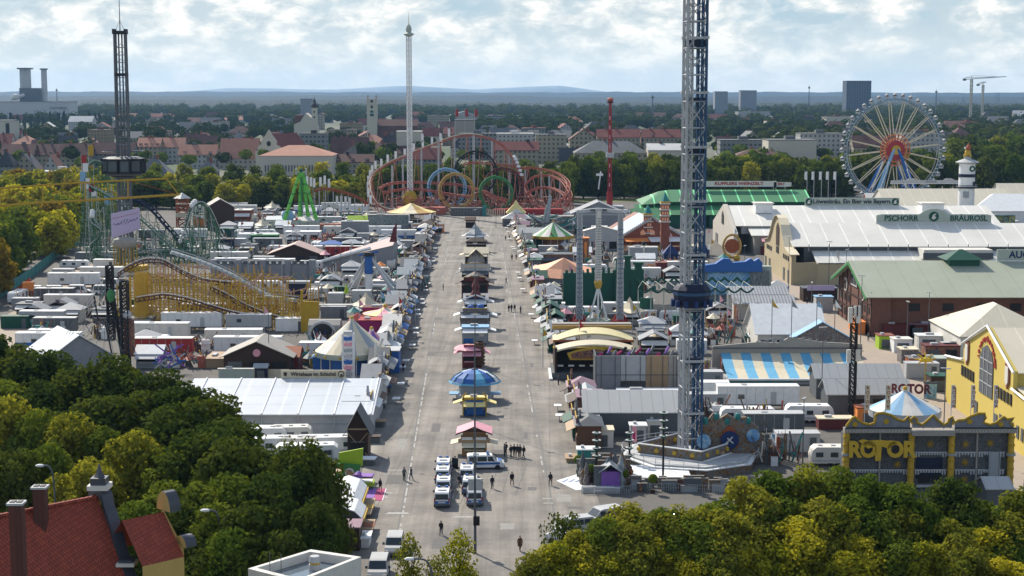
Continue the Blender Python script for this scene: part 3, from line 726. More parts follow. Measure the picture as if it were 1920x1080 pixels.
# ---------- anchored helper: local metres from picture rows and columns at one spot
class A:
    def __init__(s, px, py):
        s.px, s.py = px, py; s.loc = g(px, py); s.Y = s.loc[1]; s.s = (s.Y*CT+H*ST)/F; s.zs = zat(py-100, s.Y)/100
    def x(s, p): return (p-s.px)*s.s
    def z(s, p): return zat(p, s.Y)
    def Y2(s, d): return s.Y+d
def PT(px, py, Y): z = zat(py, Y); return Vector((xat(px, Y, z), Y, z))
def catmull(P, n=8, closed=False):
    out = []; N = len(P)
    for i in range(N if closed else N-1):
        p0, p1, p2, p3 = (P[(i-1)%N] if (closed or i) else P[0]), P[i], P[(i+1)%N], (P[(i+2)%N] if (closed or i+2 < N) else P[-1])
        for k in range(n):
            t = k/n; out.append(.5*((2*p1)+(p2-p0)*t+(2*p0-5*p1+4*p2-p3)*t*t+(3*p1-p0-3*p2+p3)*t**3))
    if not closed: out.append(P[-1])
    return out
def track(mb, path, gauge=.8, r=.14, spine=.22, ties=True, closed=False, up=Vector((0,0,1)), drop=.7):
    n = len(path); L=[]; Rr=[]; C=[]
    for i, p in enumerate(path):
        d = (path[(i+1)%n]-path[i-1]) if closed else (path[min(i+1,n-1)]-path[max(i-1,0)])
        d.normalize(); s_ = d.cross(up)
        if s_.length < .15: s_ = Vector((1,0,0))
        s_.normalize(); L.append(p+s_*gauge); Rr.append(p-s_*gauge); C.append(p-Vector((0,0,drop)))
    mb.tube(L, r, 4, closed); mb.tube(Rr, r, 4, closed)
    if spine: mb.tube(C, spine, 5, closed)
    if ties:
        for i in range(0, n, 2): mb.bar(L[i], C[i], r*.8); mb.bar(Rr[i], C[i], r*.8); mb.bar(L[i], Rr[i], r*.7)
    return mb

PAL['rim_blue'] = (.2,.29,.36)
# ---------- giant wheel
def ferris():
    a = A(1672, 386); t = T('ferris_wheel', 'giant ferris wheel with blue white rim, red sunburst hub and blue legs', 'ferris wheel', (*a.loc, 0), .16)
    hz = a.z(281); Rr = 94*a.s
    def ring(r, y, n=80): return [Vector((r*cos(2*pi*i/n), y, hz+r*sin(2*pi*i/n))) for i in range(n)]
    mb = MB('rim_blue'); 
    for y in (-1.3, 1.3): mb.tube(ring(Rr, y), .2, 4, True); mb.m('lgrey').tube(ring(Rr-1.3, y), .14, 4, True).m('rim_blue')
    for i in range(80):
        c, s_ = cos(2*pi*i/80), sin(2*pi*i/80); c2, s2 = cos(2*pi*(i+.5)/80), sin(2*pi*(i+.5)/80)
        mb.bar((Rr*c,-1.3,hz+Rr*s_), (Rr*c,1.3,hz+Rr*s_), .12); mb.bar((Rr*c,-1.3,hz+Rr*s_), ((Rr-1.3)*c2,-1.3,hz+(Rr-1.3)*s2), .1)
    O('rim', mb, t)
    for i in range(20):
        b = 2*pi*(i+.35)/20; c, s_ = cos(b), sin(b); m2 = MB('cream')
        m2.bar((2.5*c,-2.2,hz+2.5*s_), ((Rr-1)*c,-1.2,hz+(Rr-1)*s_), .26, 4, .22).bar((2.5*c,2.2,hz+2.5*s_), ((Rr-1)*c,1.2,hz+(Rr-1)*s_), .22)
        m2.m('coaster').bar((3*c,-2.6,hz+3*s_), (7.2*c,-2.0,hz+7.2*s_), .34)
        O('spoke', m2, t)
    h_ = MB('red').disc((0,-2.4,hz), 4.3, 'y', 28, .5); h_.m('orange'); h_.tube(ring(5.2,-2.4,28), .3, 4, True); h_.tube(ring(6.9,-2.1,36), .18, 4, True)
    h_.m('red').add([(p.x, 2.4, p.z) for p in ring(4.3,0,28)], [tuple(range(28))]); O('hub', h_, t)
    O('hub_cap', MB('gold').disc((0,-3,hz), 2.1, 'y', 20, .5), t)
    for sx in (-1, 1):
        for y, mm in ((-4.5,'lblue'),(4.5,'blue')):
            m3 = MB(mm if sx < 0 else 'blue'); e = (sx*12.2, y*1.3, 0)
            m3.bar((sx*.8,y*.7,hz+.5), e, .75, 4, .95).bar((sx*2.6,y*.7,hz-4), (sx*9.2,y*1.3,0), .4, 4).m('white').bar((sx*3.5,y*.72-.9,hz-5), (sx*8,y*1.05-1,8), .35)
            for k in range(6):
                q = .25+k*.12; m3.bar((sx*(.8+11.4*q), y*(.7+.6*q), hz*(1-q)), (sx*(2.6+6.6*(q+.02)), y*(.7+.6*q), (hz-4)*(1-q)), .2)
            O('leg', m3, t)
    cab = MB('lgrey').cyl(0,0,-2.2,-1.2,1.05,1.15,10).m('black').cyl(0,0,-1.2,-.6,1.0,1.0,8,False).m('lgrey').cyl(0,0,-.6,.1,1.35,.25,10)
    for i in range(6): cab.bar((1.1*cos(i*pi/3),1.1*sin(i*pi/3),-1.2),(1.2*cos(i*pi/3),1.2*sin(i*pi/3),-.6),.09)
    cab.bar((0,-1,.2),(0,1,.2),.15); me = cab.mesh('gondola')
    for i in range(40):
        b = 2*pi*i/40; O('gondola', me, t, loc=((Rr+1.6)*cos(b), 0, hz+(Rr+1.6)*sin(b)+.9)).scale = (.85,.85,.85)
    st = MB('dgrey')
    for i in range(40): b = 2*pi*i/40; st.bar((Rr*cos(b),0,hz+Rr*sin(b)), ((Rr+1.7)*cos(b),0,hz+(Rr+1.7)*sin(b)+1), .14)
    O('gondola_brackets', st, t)
    O('platform', MB('lgrey').box(-15,15,-8,8,.1,1.2).m('blue').box(-15,-9,-9,-8,.1,3.5).box(9,15,-9,-8,.1,3.5), t)
ferris()

PAL['tower_blue'] = (.035,.085,.17)
# ---------- blue and silver drop tower at the right of the street
def bigtower():
    a = A(1293, 866); t = T('drop_tower', 'tall blue and silver lattice tower with dark ring collar rising from white deck', 'drop tower', (*a.loc, 0), .12)
    w = 2.6; Z = 78
    fr = MB('lgrey')
    for k, (sx, sy) in enumerate(((-1,-1),(1,-1),(1,1),(-1,1))):
        x, y = sx*w/2, sy*w/2; fr.m('lgrey' if sx < 0 else 'tower_blue')
        fr.bar((x,y,0),(x,y,Z),.16,6)
        fr.bar((x-sx*.75,y,0),(x-sx*.75,y,Z),.09,4); fr.bar((x,y-sy*.75,0),(x,y-sy*.75,Z),.09,4)
        z = 0; i = 0
        while z < Z:
            fr.bar((x,y,z),(x-sx*.75,y,z+.9),.05); fr.bar((x-sx*.75,y,z+.9),(x,y,z+1.8),.05); fr.bar((x,y,z),(x,y-sy*.75,z+.9),.05); fr.bar((x,y-sy*.75,z+.9),(x,y,z+1.8),.05); z += 1.8
    O('corner_column', fr, t)
    br = MB('lgrey'); z = 0; i = 0
    while z < Z-3.5:
        br.m('lgrey' if i % 2 else 'steel')
        for (p, q) in (((-1,-1),(1,-1)),((1,-1),(1,1)),((1,1),(-1,1)),((-1,1),(-1,-1))):
            br.bar((p[0]*w/2,p[1]*w/2,z),(q[0]*w/2,q[1]*w/2,z),.1); br.bar((p[0]*w/2,p[1]*w/2,z),(q[0]*w/2,q[1]*w/2,z+3.5),.08)
            if i % 2: br.bar((q[0]*w/2,q[1]*w/2,z),(p[0]*w/2,p[1]*w/2,z+3.5),.07)
        z += 3.5; i += 1
    O('bracing', br, t)
    inn = MB('tower_blue'); inn.box(.3,.62,-.15,.15,0,Z); inn.m('steel').box(-.4,-.15,.35,.6,0,Z).bar((-.9,.2,0),(-.9,.2,Z),.06).bar((-.6,.2,0),(-.6,.2,Z),.06)
    for k in range(int(Z/1.2)): inn.bar((-.9,.2,k*1.2),(-.6,.2,k*1.2),.05)
    for k in range(9): inn.m('navy').cb(0, 0, 6.5+k*7.1, 2.2, 2.2, .9 if k % 2 else .4)
    O('guide_mast', inn, t)
    fl = MB('lgrey')
    for k in range(11):
        z = 7.2*k+6.8
        for sx, sy in ((-1,-1),(1,-1),(1,1),(-1,1)): fl.cb(sx*w/2, sy*w/2, z, .5, .5, .35)
        fl.box(-w/2-.1,w/2+.1,-w/2-.12,-w/2,z,z+.3)
    O('flange', fl, t)
    zc = a.z(553); c = MB('navy')
    c.lathe([(1.9,zc-1.6),(2.3,zc-1.2),(2.5,zc-.2),(2.6,zc+.8),(2.2,zc+1.3),(1.9,zc+1.6)], 12)
    c.m('tower_blue').lathe([(2.62,zc+.1),(2.66,zc+.5)], 12)
    cc = O('gondola_ring', c, t)
    for i in range(12): b = 2*pi*i/12; O('seat', MB('dblue').cb(2.6*cos(b), 2.6*sin(b), zc-1.5, .5, .5, .9), cc)
    pl = MB('mural_fair').cyl(0, 0, 0, .95, 9.4, 9.4, 8).m('white').cyl(0, 0, .95, 1.1, 9.6, 9.6, 8).m('lgrey').cyl(0,0,1.1,1.35,8.9,8.9,8); O('platform', pl, t)
    pn = MB('mural_fair'); q = 5.9; f = [(-q-1.2,0),(0.2,-q),(q+.6,0),(0,q)]
    for i in range(4):
        p1, p2 = f[i], f[(i+1)%4]; d = Vector((p2[0]-p1[0], p2[1]-p1[1], 0)); nn = d.cross(Vector((0,0,1))).normalized()*.12
        pn.add([(p1[0]+nn.x*k,p1[1]+nn.y*k,z) for k, z in ((-1,1.35),(1,1.35),(1,2.7),(-1,2.7))]+[(p2[0]+nn.x*k,p2[1]+nn.y*k,z) for k, z in ((-1,1.35),(1,1.35),(1,2.7),(-1,2.7))], [(0,4,7,3),(1,2,6,5),(3,7,6,2),(0,3,2,1),(4,5,6,7)])
        pn.m('white').bar((p1[0]*1.02,p1[1]*1.02,2.78),(p2[0]*1.02,p2[1]*1.02,2.78),.12).bar((p1[0]*1.06,p1[1]*1.06,1.3),(p2[0]*1.06,p2[1]*1.06,1.3),.2).m('mural_fair')
    for i in range(14):
        k = i/14*4; j = int(k); u = k-j; p1, p2 = f[j], f[(j+1)%4]; pn.m('gold').sph((p1[0]+(p2[0]-p1[0])*u, p1[1]+(p2[1]-p1[1])*u-.2, 2.1), .38, 6)
    O('fence_panel', pn, t)
    ra = MB('lgrey')
    for i in range(30):
        b = 2*pi*i/30; ra.bar((9.3*cos(b),9.3*sin(b),1.1),(9.3*cos(b),9.3*sin(b),2.2),.04)
    ra.tube([Vector((9.3*cos(2*pi*i/30),9.3*sin(2*pi*i/30),2.2)) for i in range(30)], .05, 4, True).tube([Vector((9.3*cos(2*pi*i/30),9.3*sin(2*pi*i/30),1.7)) for i in range(30)], .03, 4, True)
    O('railing', ra, t)
mat('mural_fair', (.2,.15,.1), .7, extra=mural([(.05,.09,.13),(.13,.07,.04),(.28,.14,.04),(.10,.17,.22),(.30,.22,.12),(.04,.03,.03)], .8))
mat('mural_sky', (.2,.3,.5), .7, extra=mural([(.10,.26,.48),(.16,.34,.56),(.30,.48,.62),(.12,.28,.5),(.36,.5,.6)], .12))
mat('mural_rock', (.2,.2,.2), .8, extra=mural([(.12,.15,.17),(.20,.24,.25),(.09,.11,.11),(.27,.30,.30),(.15,.17,.16)], .5))
mat('mural_red', (.2,.1,.05), .7, extra=mural([(.10,.025,.03),(.20,.05,.03),(.32,.18,.06),(.13,.05,.09),(.05,.03,.03),(.38,.28,.2)], .8))
mat('mural_mix', (.2,.1,.05), .7, extra=mural([(.16,.14,.13),(.30,.28,.27),(.13,.06,.05),(.08,.14,.18),(.36,.30,.2),(.05,.05,.06)], 1.1))
bigtower()

PAL['cabin_glass'] = (.09,.11,.12)
# ---------- black drop tower, left
def blacktower():
    a = A(238, 505); t = T('drop_tower', 'dark steel drop tower at left with glassy cabins and needle antenna', 'drop tower', (*a.loc, 0), .1)
    zt = a.z(62); m1 = MB('dgrey')
    for sx, sy in ((-1,-1),(1,-1),(1,1),(-1,1)): m1.bar((sx*1.7,sy*1.5,0),(sx*1.45,sy*1.3,zt),.32,6)
    m1.bar((-.5,0,0),(-.45,0,zt),.22,6).bar((.5,0,0),(.45,0,zt),.22,6); O('column', m1, t)
    m2 = MB('grey'); n = int(zt/2.1)
    for i in range(n):
        z = i*2.1; m2.bar((-1.6,-1.4,z),(1.6,-1.4,z),.09).bar((-1.6,1.4,z),(1.6,1.4,z),.09).bar((-1.6,-1.4,z),(-1.6,1.4,z),.09).bar((1.6,-1.4,z),(1.6,1.4,z),.09)
        m2.bar((-1.6,1.4,z),(0,1.4,z+1),.07).bar((1.6,1.4,z),(0,1.4,z+1),.07)
    O('bracing', m2, t)
    O('head', MB('black').cb(0,0,zt-.3,4,3.4,.9).cb(-1.6,0,zt+.6,.8,3.4,.5).cb(1.6,0,zt+.6,.8,3.4,.5).cb(0,0,a.z(140)-.4,3.6,3.2,.8), t)
    O('antenna', MB('dgrey').bar((0,0,zt+.5),(0,0,zt+14),.16,5,.06).bar((-1.2,0,zt+.8),(0,0,zt+3.5),.05).bar((1.2,0,zt+.8),(0,0,zt+3.5),.05), t)
    z0, z1 = a.z(325), a.z(297)
    for i in range(8):
        b = 2*pi*i/8+.2; r = 4.5; cx, cy = r*cos(b), r*sin(b); c = MB('black'); w = 1.35
        c.box(cx-w,cx+w,cy-w,cy+w,z0,z0+.7).box(cx-w,cx+w,cy-w,cy+w,z1-.6,z1)
        for sx, sy in ((-1,-1),(1,-1),(1,1),(-1,1)): c.bar((cx+sx*w,cy+sy*w,z0),(cx+sx*w,cy+sy*w,z1),.16)
        k = O('cabin', c, t); O('pane', MB('cabin_glass').box(cx-w+.2,cx+w-.2,cy-w+.2,cy+w-.2,z0+.7,z1-.6), k)
    O('cabin_ring', MB('dgrey').cyl(0,0,z0-.6,z0,4.6,5.6,16).cyl(0,0,z1,z1+.5,5.8,4.2,16).cyl(0,0,z0-1.4,z0-.9,2.4,3.6,16), t)
    O('roof_frame', MB('dgrey').tube([Vector((6*cos(i*.628),6*sin(i*.628),z1+2)) for i in range(10)], .12, 4, True), t)
    O('base', MB('gold').cyl(0,0,0,1.2,6,6,12), t)
blacktower()

# ---------- white swing tower
def swingtower():
    a = A(769, 397); t = T('swing_tower', 'very tall white lattice swing ride tower with gilded crown and spire', 'swing tower', (*a.loc, 0)); zt = a.z(66)
    O('mast', lattice(MB('white'), 1.9, 0, zt, 2.2, .2, .12), t); O('ladder', MB('lgrey').bar((0,0,0),(0,0,zt),.2), t)
    O('crown', MB('greengrey').lathe([(1.0,zt-.5),(2.2,zt+.2),(2.2,zt+.6),(1.0,zt+1.2),(1.3,zt+2.6),(.8,zt+4),(.25,zt+4.6)], 10).m('gold').bar((0,0,zt+4),(0,0,zt+9.5),.16,5,.05), t)
    O('carriage', MB('mustard').lathe([(1.6,3),(2.6,4),(3.2,6),(2.2,8.5),(1.5,9)], 12).m('gold').lathe([(3.25,5.6),(3.3,6.2)], 12), t)
    O('platform', MB('lgrey').cyl(0,0,0,1,9,9,20), t)
swingtower()
# ---------- red booster
def booster():
    a = A(1143, 389); t = T('booster_ride', 'slender red lattice propeller ride tower standing upright with white hub ring', 'booster ride', (*a.loc, 0)); zt = a.z(190); zm = a.z(291)
    ar = lattice(MB('red'), 1.6, 3, zt, 2.1, .2, .13, w1=.8); ar.m('pink')
    for i in range(9): ar.cb(-.2, -1.0+i*.03, zm-18+i*4.2, .5, .12, 1.6)
    O('arm', ar, t)
    O('seat_pod', MB('coaster').sph((0,0,zt+.8), 1.5, 10, (1,1,.6)).m('dred').cyl(0,0,zt-.8,zt,1.2,1.6,8), t)
    O('hub', MB('lgrey').cyl(0,0,zm-1,zm+1,1.9,1.9,12).box(-1.6,1.6,-1.6,-1,zm-.6,zm+.6), t)
    O('base', MB('red').cb(0,0,0,2.4,2.4,7).m('lgrey').cb(0,0,0,12,8,.8).m('white').bar((-5,0,8),(-4,0,16),.3).box(-6,-3,-.3,.3,14,15), t)
booster()

PAL['rail_red'] = (.42,.12,.08); PAL['cgreen'] = (.05,.15,.075); PAL['pale_rust'] = (.5,.3,.24)
# ---------- five-ring loop coaster
def olympia():
    t = T('loop_coaster', 'salmon red roller coaster with coloured vertical loops at the street end', 'roller coaster', (0,0,0))
    Y0 = 668
    def path(pts, n=7): return catmull([PT(p[0], p[1], Y0+p[2]) for p in pts], n)
    A_ = path([(760,396,2),(722,390,3),(701,372,7),(694,345,16),(701,325,26),(725,307,32),(765,289,35),(820,267,37),(850,256,38),(880,252,38),(910,256,38),(938,268,37),(958,290,35),(968,306,33),(978,332,28),(990,360,20),(1003,383,10),(1030,392,4)])
    B_ = path([(985,312,30),(1012,315,31),(1045,324,27),(1063,338,20),(1066,352,12),(1056,370,5),(1030,385,2),(990,395,0)])
    C_ = path([(868,307,30),(890,303,31),(925,306,33),(960,310,34),(990,316,32)])
    D_ = path([(985,345,24),(1000,331,24),(1025,327,25),(1050,336,20),(1064,352,12),(1070,368,6),(1060,384,2)])
    E_ = path([(712,352,12),(730,343,16),(770,340,22),(820,342,24),(860,345,24),(895,354,20),(920,368,12),(935,384,5)])
    G_ = path([(718,360,10),(760,353,14),(800,355,16),(840,362,14),(880,366,10),(905,357,9),(925,366,6),(950,378,4)])
    H2 = path([(985,362,18),(1010,351,18),(1035,352,16),(1055,362,10),(1062,375,4)])
    for P_ in (A_, B_, C_, D_, E_, G_, H2):
        mb = MB('rail_red'); track(mb, P_, .7, .17, .26); O('track', mb, t)
    lw = MB('cream'); lw.tube([p+Vector((0,-1.1,.25)) for p in A_[:70]], .16, 4); lw.tube([p+Vector((0,1.1,.25)) for p in A_[:70]], .12, 4); O('handrail', lw, t)
    rings = [(838,352,36,18,'lblue','pale blue loop ring'),(856,358,33,6,'ochre','yellow loop ring'),(892,324,40,26,'black','black loop ring behind the others'),(930,362,31,6,'green','green loop ring'),(944,352,37,20,'dred','dark red loop ring')]
    for cx, cy, r, d, m_, lab in rings:
        Y = Y0+d; c = PT(cx, cy, Y); rr = r*Y/F; n = 40
        P_ = [c+Vector((rr*sin(2*pi*i/n), 2.4*(i/n-.5)*2, rr*cos(2*pi*i/n))) for i in range(n+1)]
        mb = MB(m_); mb.tube(P_, .46, 6); Pi = [c+(p-c)*.88 for p in P_]
        mb.tube([p+Vector((0,.6,0)) for p in Pi], .16, 4).tube([p-Vector((0,.6,0)) for p in Pi], .16, 4)
        for i in range(0, n, 1): mb.bar(P_[i], Pi[i]+Vector((0,.6,0)), .13).bar(P_[i], Pi[i]-Vector((0,.6,0)), .13)
        O('loop', mb, t, lab)
    for px, top, d in ((755,292,35),(790,280,36),(822,268,37),(852,257,38),(888,254,38),(922,262,38),(955,288,36),(985,318,32),(1015,322,30),(1050,334,22),(735,310,30),(1030,330,24)):
        p = PT(px, top, Y0+d); O('support', MB('lgrey').bar((p.x,p.y,0), p, .42 if px != 888 else .6, 6), t)
    sp = MB('pale_rust')
    for P_, k in ((A_,6),(B_,5),(D_,5),(E_,5),(G_,5),(H2,4)):
        for i in range(2, len(P_), k):
            p = P_[i]
            for q in (-1, 1): sp.m('pale_rust' if (i+q) % 3 else 'rail_red').bar((p.x+q*2.2, p.y+R.uniform(-1,1), 0), (p.x, p.y, p.z-.5), .15)
    for i in range(170):
        x = R.uniform(xat(735,Y0), xat(1060,Y0)); y = Y0+R.uniform(3,24); x2 = x+R.uniform(-5,5); z = R.uniform(2,7)
        sp.m(R.choice(('rail_red','pale_rust','copper','brown'))).bar((x,y,0),(x2,y,z),.18).bar((x2,y,z),(x2+R.uniform(-4,4),y+1,z),.18)
    O('trestle', sp, t)
    for px, py in ((842,249),(826,258),(810,265),(792,259),(793,272),(776,277),(759,287),(742,292),(727,298),(715,306),(704,310),(698,318),(694,327),(691,338),(690,350),(691,362),(695,374)):
        d = 36 if py < 300 else 36-(py-300)*.42; p = PT(px, py, Y0+d); O('flag', MB('white').box(p.x-.5, p.x+.5, p.y-.06, p.y+.06, p.z-1.6, p.z+1.9).m('lgrey').bar((p.x-.5,p.y,p.z-3.4),(p.x-.5,p.y,p.z+2.2),.07), t)
    # trains
    tr = MB('lblue')
    for i in range(5): p = A_[112-i*2 if len(A_) > 112 else -2-i*2]; tr.sph((p.x,p.y,p.z+.9), 1.0, 6)
    tr = MB('white')
    for i in range(6): p = A_[88+i*2]; tr.sph((p.x, p.y, p.z+1.0), 1.0, 6, (1,1,.8))
    O('train', tr, t)
    st = MB('dgrey').box(xat(845,Y0-6), xat(905,Y0-6), Y0-8, Y0-3, 0, 3.2); x = xat(846,Y0-6)
    for i in range(11): st.m('mural_mix').box(x+i*1.2+.1, x+i*1.2+1.0, Y0-8.12, Y0-8, .3, 2.4)
    st.m('cream'); 
    for i in range(9): st.box(xat(911+i*4.2,Y0-6), xat(913+i*4.2,Y0-6), Y0-7.5, Y0-7, 0, 2.6)
    st.m('red').box(xat(925,Y0), xat(1055,Y0), Y0-3, Y0+2, 0, 2.4).m('coaster').box(xat(745,Y0), xat(835,Y0), Y0-2, Y0+4, 0, 3).m('teal').box(xat(905,Y0), xat(912,Y0), Y0-9, Y0-5, 0, 4)
    O('station', st, t)
olympia()

# ---------- green looping coaster at the left
def greencoaster():
    t = T('green_coaster', 'green framed roller coaster with white rails and flags around dark tower', 'roller coaster', (0,0,0)); Y0 = 470
    def path(pts, n=7): return catmull([PT(p[0], p[1], Y0+p[2]) for p in pts], n)
    L1 = path([(345,482,0),(300,440,4),(255,400,8),(205,365,10),(168,345,12),(157,325,14),(163,308,16),(176,300,18),(190,306,20),(200,325,22),(210,340,24),(222,330,26),(228,316,27),(236,322,28)])
    L2 = path([(338,458,0),(346,430,0),(354,400,2),(364,383,4),(376,378,6),(390,388,8),(402,412,10),(410,440,12),(400,470,10),(370,486,6),(330,490,4)])
    L3 = path([(180,392,8),(173,402,6),(176,418,4),(190,432,4),(182,446,4),(172,458,4),(180,472,5),(205,480,6),(240,478,7),(280,470,8),(330,468,8),(370,472,6)])
    L4 = path([(240,372,20),(265,378,20),(285,392,18),(310,420,14),(335,448,10),(352,470,8)])
    for i, P_ in enumerate((L1, L2, L3)):
        mb = MB('lgrey' if i else 'greengrey'); track(mb, P_, .65, .15, 0, False); mb.m('cgreen'); mb.tube([p-Vector((0,0,.8)) for p in P_], .22, 4)
        for k in range(0, len(P_), 1): mb.m('cgreen').bar(P_[k]-Vector((.65,0,0)), P_[k]+Vector((.65,0,0)), .1).bar(P_[k], P_[k]-Vector((0,0,.8)), .1)
        O('track', mb, t)
    mb = MB('navy'); track(mb, L4, .8, .25, .4); O('track', mb, t, 'dark blue drop slope')
    sp = MB('cgreen')
    for P_, k in ((L1,4),(L2,4),(L3,5),(L4,5)):
        for i in range(1, len(P_), k):
            p = P_[i]
            for q in (-1,1):
                e = (p.x+q*R.uniform(.8,2.6), p.y+q*1.2, 0); sp.m('cgreen' if R.random() < .75 else 'greengrey').bar(e, (p.x,p.y,p.z-.7), .11)
            z = p.z-3
            while z > 2: sp.bar((p.x-1.4,p.y,z),(p.x+1.6,p.y,z),.07).bar((p.x-1.2,p.y,z),(p.x+1.4,p.y,z-2.4),.05); z -= 4
    for i in range(90):   # forest of uprights under the big turns
        px = R.uniform(165,410); top = R.uniform(420,470) if px > 215 else R.uniform(370,440); y = Y0+R.uniform(-4,30); p = PT(px, top, y)
        sp.m('cgreen' if R.random() < .7 else 'lgrey').bar((p.x,y,0), p, .09).bar(p, (p.x+R.uniform(-5,5), y+1, p.z-R.uniform(1,5)), .08)
    O('trestle', sp, t)
    tr = MB('white')
    for P_, i0, n in ((L1, 78, 4),(L2, 18, 3),(L2, 1, 3),(L3,6,3)):
        for i in range(n): p = P_[i0+i*2]; tr.sph((p.x,p.y,p.z+.6), .8, 6)
    O('train', tr, t)
    for px, py0, py1, m_, lab in ((157,292,306,'red','red pennant on green coaster'),(160,306,322,'white','white pennant under the red one'),(155,322,340,'lblue','pale blue flag at the first turn'),(163,334,354,'white','white flag below the pale blue one'),(171,345,360,'red','small red flag'),(176,354,368,'white','small white flag'),(170,272,292,'mustard','ochre flag on top'),(201,364,384,'lblue','pale blue board'),(228,376,396,'white','white board beside the tower')):
        p = PT(px, py0, Y0+12); q = PT(px, py1, Y0+12); O('flag', MB(m_).box(p.x-.75, p.x+.75, p.y-.1, p.y+.1, q.z, p.z).m('lgrey').bar((p.x-.8,p.y,q.z-3),(p.x-.8,p.y,p.z+.4),.1), t, lab)
greencoaster()

# ---------- yellow wild mouse coaster
def mouse():
    PAL['rail_dark'] = (.09,.04,.04); Y0 = 337; t = T('wild_mouse_coaster', 'yellow post and beam coaster with red and white zigzag track on top', 'roller coaster', (0,0,0))
    x0, x1 = xat(222, Y0), xat(575, Y0); Zt = 12.6; rows = (0, 3.5, 7.5, 12, 17, 22)
    n = 22
    for j, d in enumerate(rows):
        fr = MB(('mustard','gold','ochre')[j%3]); top = Zt-(0 if j > 2 else 1.5)
        for i in range(n+1):
            x = x0+(x1-x0)*i/n; h = top-(abs(i-4) > 3)*R.uniform(0, 2.5)-(0 if i < 14 else (i-14)*.5)
            fr.bar((x,Y0+d,0),(x,Y0+d,h),.13)
            if i < n:
                x2 = x0+(x1-x0)*(i+1)/n
                for z in (3.3, 6.6, 9.6):
                    if z < h: fr.bar((x,Y0+d,z),(x2,Y0+d,z),.1)
                if R.random() < .55: z = R.choice((0,3.3,6.6)); fr.bar((x,Y0+d,z),(x2,Y0+d,z+3.3),.07)
                if R.random() < .4: z = R.choice((0,3.3,6.6)); fr.bar((x2,Y0+d,z),(x,Y0+d,z+3.3),.07)
            if j < 5 and R.random() < .8:
                for z in (3.3, 6.6, 9.6):
                    if z < h: fr.bar((x,Y0+d,z),(x,Y0+rows[j+1],z),.09)
        O('frame', fr, t)
    dn = MB('gold')   # dense lift tower at the left and yellow panel wall at the right
    xa, xb = xat(258,Y0), xat(277,Y0)
    for i in range(6):
        for j in range(4): x = xa+(xb-xa)*i/5; dn.bar((x,Y0-2+j*1.2,0),(x,Y0-2+j*1.2,12.4),.09)
    for k in range(12): dn.bar((xa,Y0-2,k*1.05),(xb,Y0-2,k*1.05),.08).bar((xa,Y0-2,k*1.05),(xb,Y0-2,k*1.05+1.05),.06)
    O('lift_frame', dn, t)
    O('side_panel', MB('mustard').box(xat(572,Y0), xat(601,Y0), Y0-3, Y0-2.6, 0, 6.6).m('mustard').box(xat(568,Y0), xat(572,Y0), Y0-3.1, Y0-2.5, 0, 9), t)
    def path(pts, k=6): return catmull([PT(p[0], p[1], Y0+p[2]) for p in pts], k)
    tops = [path([(222,512,6),(240,500,6),(268,488,8),(300,487,10),(322,497,10),(350,512,8),(380,524,6),(410,528,6),(440,532,6)]),
            path([(255,560,-2),(280,556,-3),(310,553,-3),(350,560,-2),(390,572,-1),(430,584,-1),(470,592,0)]),
            path([(395,538,2),(420,550,2),(460,572,1),(505,590,0),(540,600,0)])]
    for P_ in tops: mb = MB('rail_dark'); track(mb, P_, .45, .1, .12); mb.m('white').tube([p+Vector((0,0,.35)) for p in P_], .08, 4); O('track', mb, t)
    zz = MB('pale_rust')
    pts = [(300,502),(318,494),(300,512),(312,518),(325,515),(345,496),(352,500),(388,500),(370,514),(362,527),(400,530),(420,512),(425,520),(450,520),(440,532),(470,536),(490,514),(500,522),(540,518),(525,530),(545,548),(575,540),(570,552)]
    P_ = [PT(a, b, Y0+8+(b-515)*-.15) for a, b in pts]
    track(zz, P_, .5, .1, 0, True); O('track', zz, t, 'red and white zigzag track section')
    ch = [PT(a, b, Y0+6) for a, b in ((320,475),(350,484),(380,494),(410,506),(440,520),(475,542),(510,560),(560,566))]
    c = MB('lgrey')
    for i in range(len(ch)-1):
        a, b = ch[i], ch[i+1]; c.m('lgrey').add([tuple(a+Vector((0,-.8,0))),tuple(b+Vector((0,-.8,0))),tuple(b+Vector((0,.8,.6))),tuple(a+Vector((0,.8,.6)))], [(0,1,2,3)])
        for k in range(3): p = a+(b-a)*(k+.5)/3; c.m('teal').cb(p.x, p.y-.2, p.z+.25, .7, .5, .25)
    c.m('lgrey').tube([p+Vector((0,-.85,.4)) for p in ch], .12, 4).tube([p+Vector((0,.85,1)) for p in ch], .12, 4); O('water_chute', c, t)
    O('banner', MB('navy').box(xat(543,Y0+9), xat(577,Y0+9), Y0+8.8, Y0+9, 5.5, 9), t)
mouse()
# ---------- beer halls on the right; end walls face the street (-X), ridges run along X
mat('tent_white', (.64,.625,.575), .6, .12, .1, extra=seams(0, 5.3, .2, 1.25))
mat('tent_grey', (.40,.41,.41), .55, .06, .3, extra=seams(0, 1.6, .07, .8))
mat('tent_green', (.05,.19,.08), .6, .14, .15, extra=seams(0, 5.4, .26, 4))
mat('tent_dgreen', (.035,.14,.06), .6, .1, .2, extra=seams(0, 5.4, .16, 2.2))
mat('tent_sage', (.33,.36,.28), .65, .11, .12, extra=seams(0, 4.6, .1, .86))
mat('tent_cream', (.58,.53,.42), .65, .07, .2, extra=seams(0, 4.4, .15, 1.15))
mat('tent_shine', (.55,.58,.61), .35, .09, .2, extra=seams(0, 6.2, .2, 1.15), spec=.5)
mat('facade_cream', (.46,.38,.24), .8, .08, .4, extra=seams(1, 2.2, .1, .8))
mat('facade_pale', (.5,.46,.4), .8, .08, .4)
mat('facade_yellow', (.58,.45,.11), .8, .05, .15)
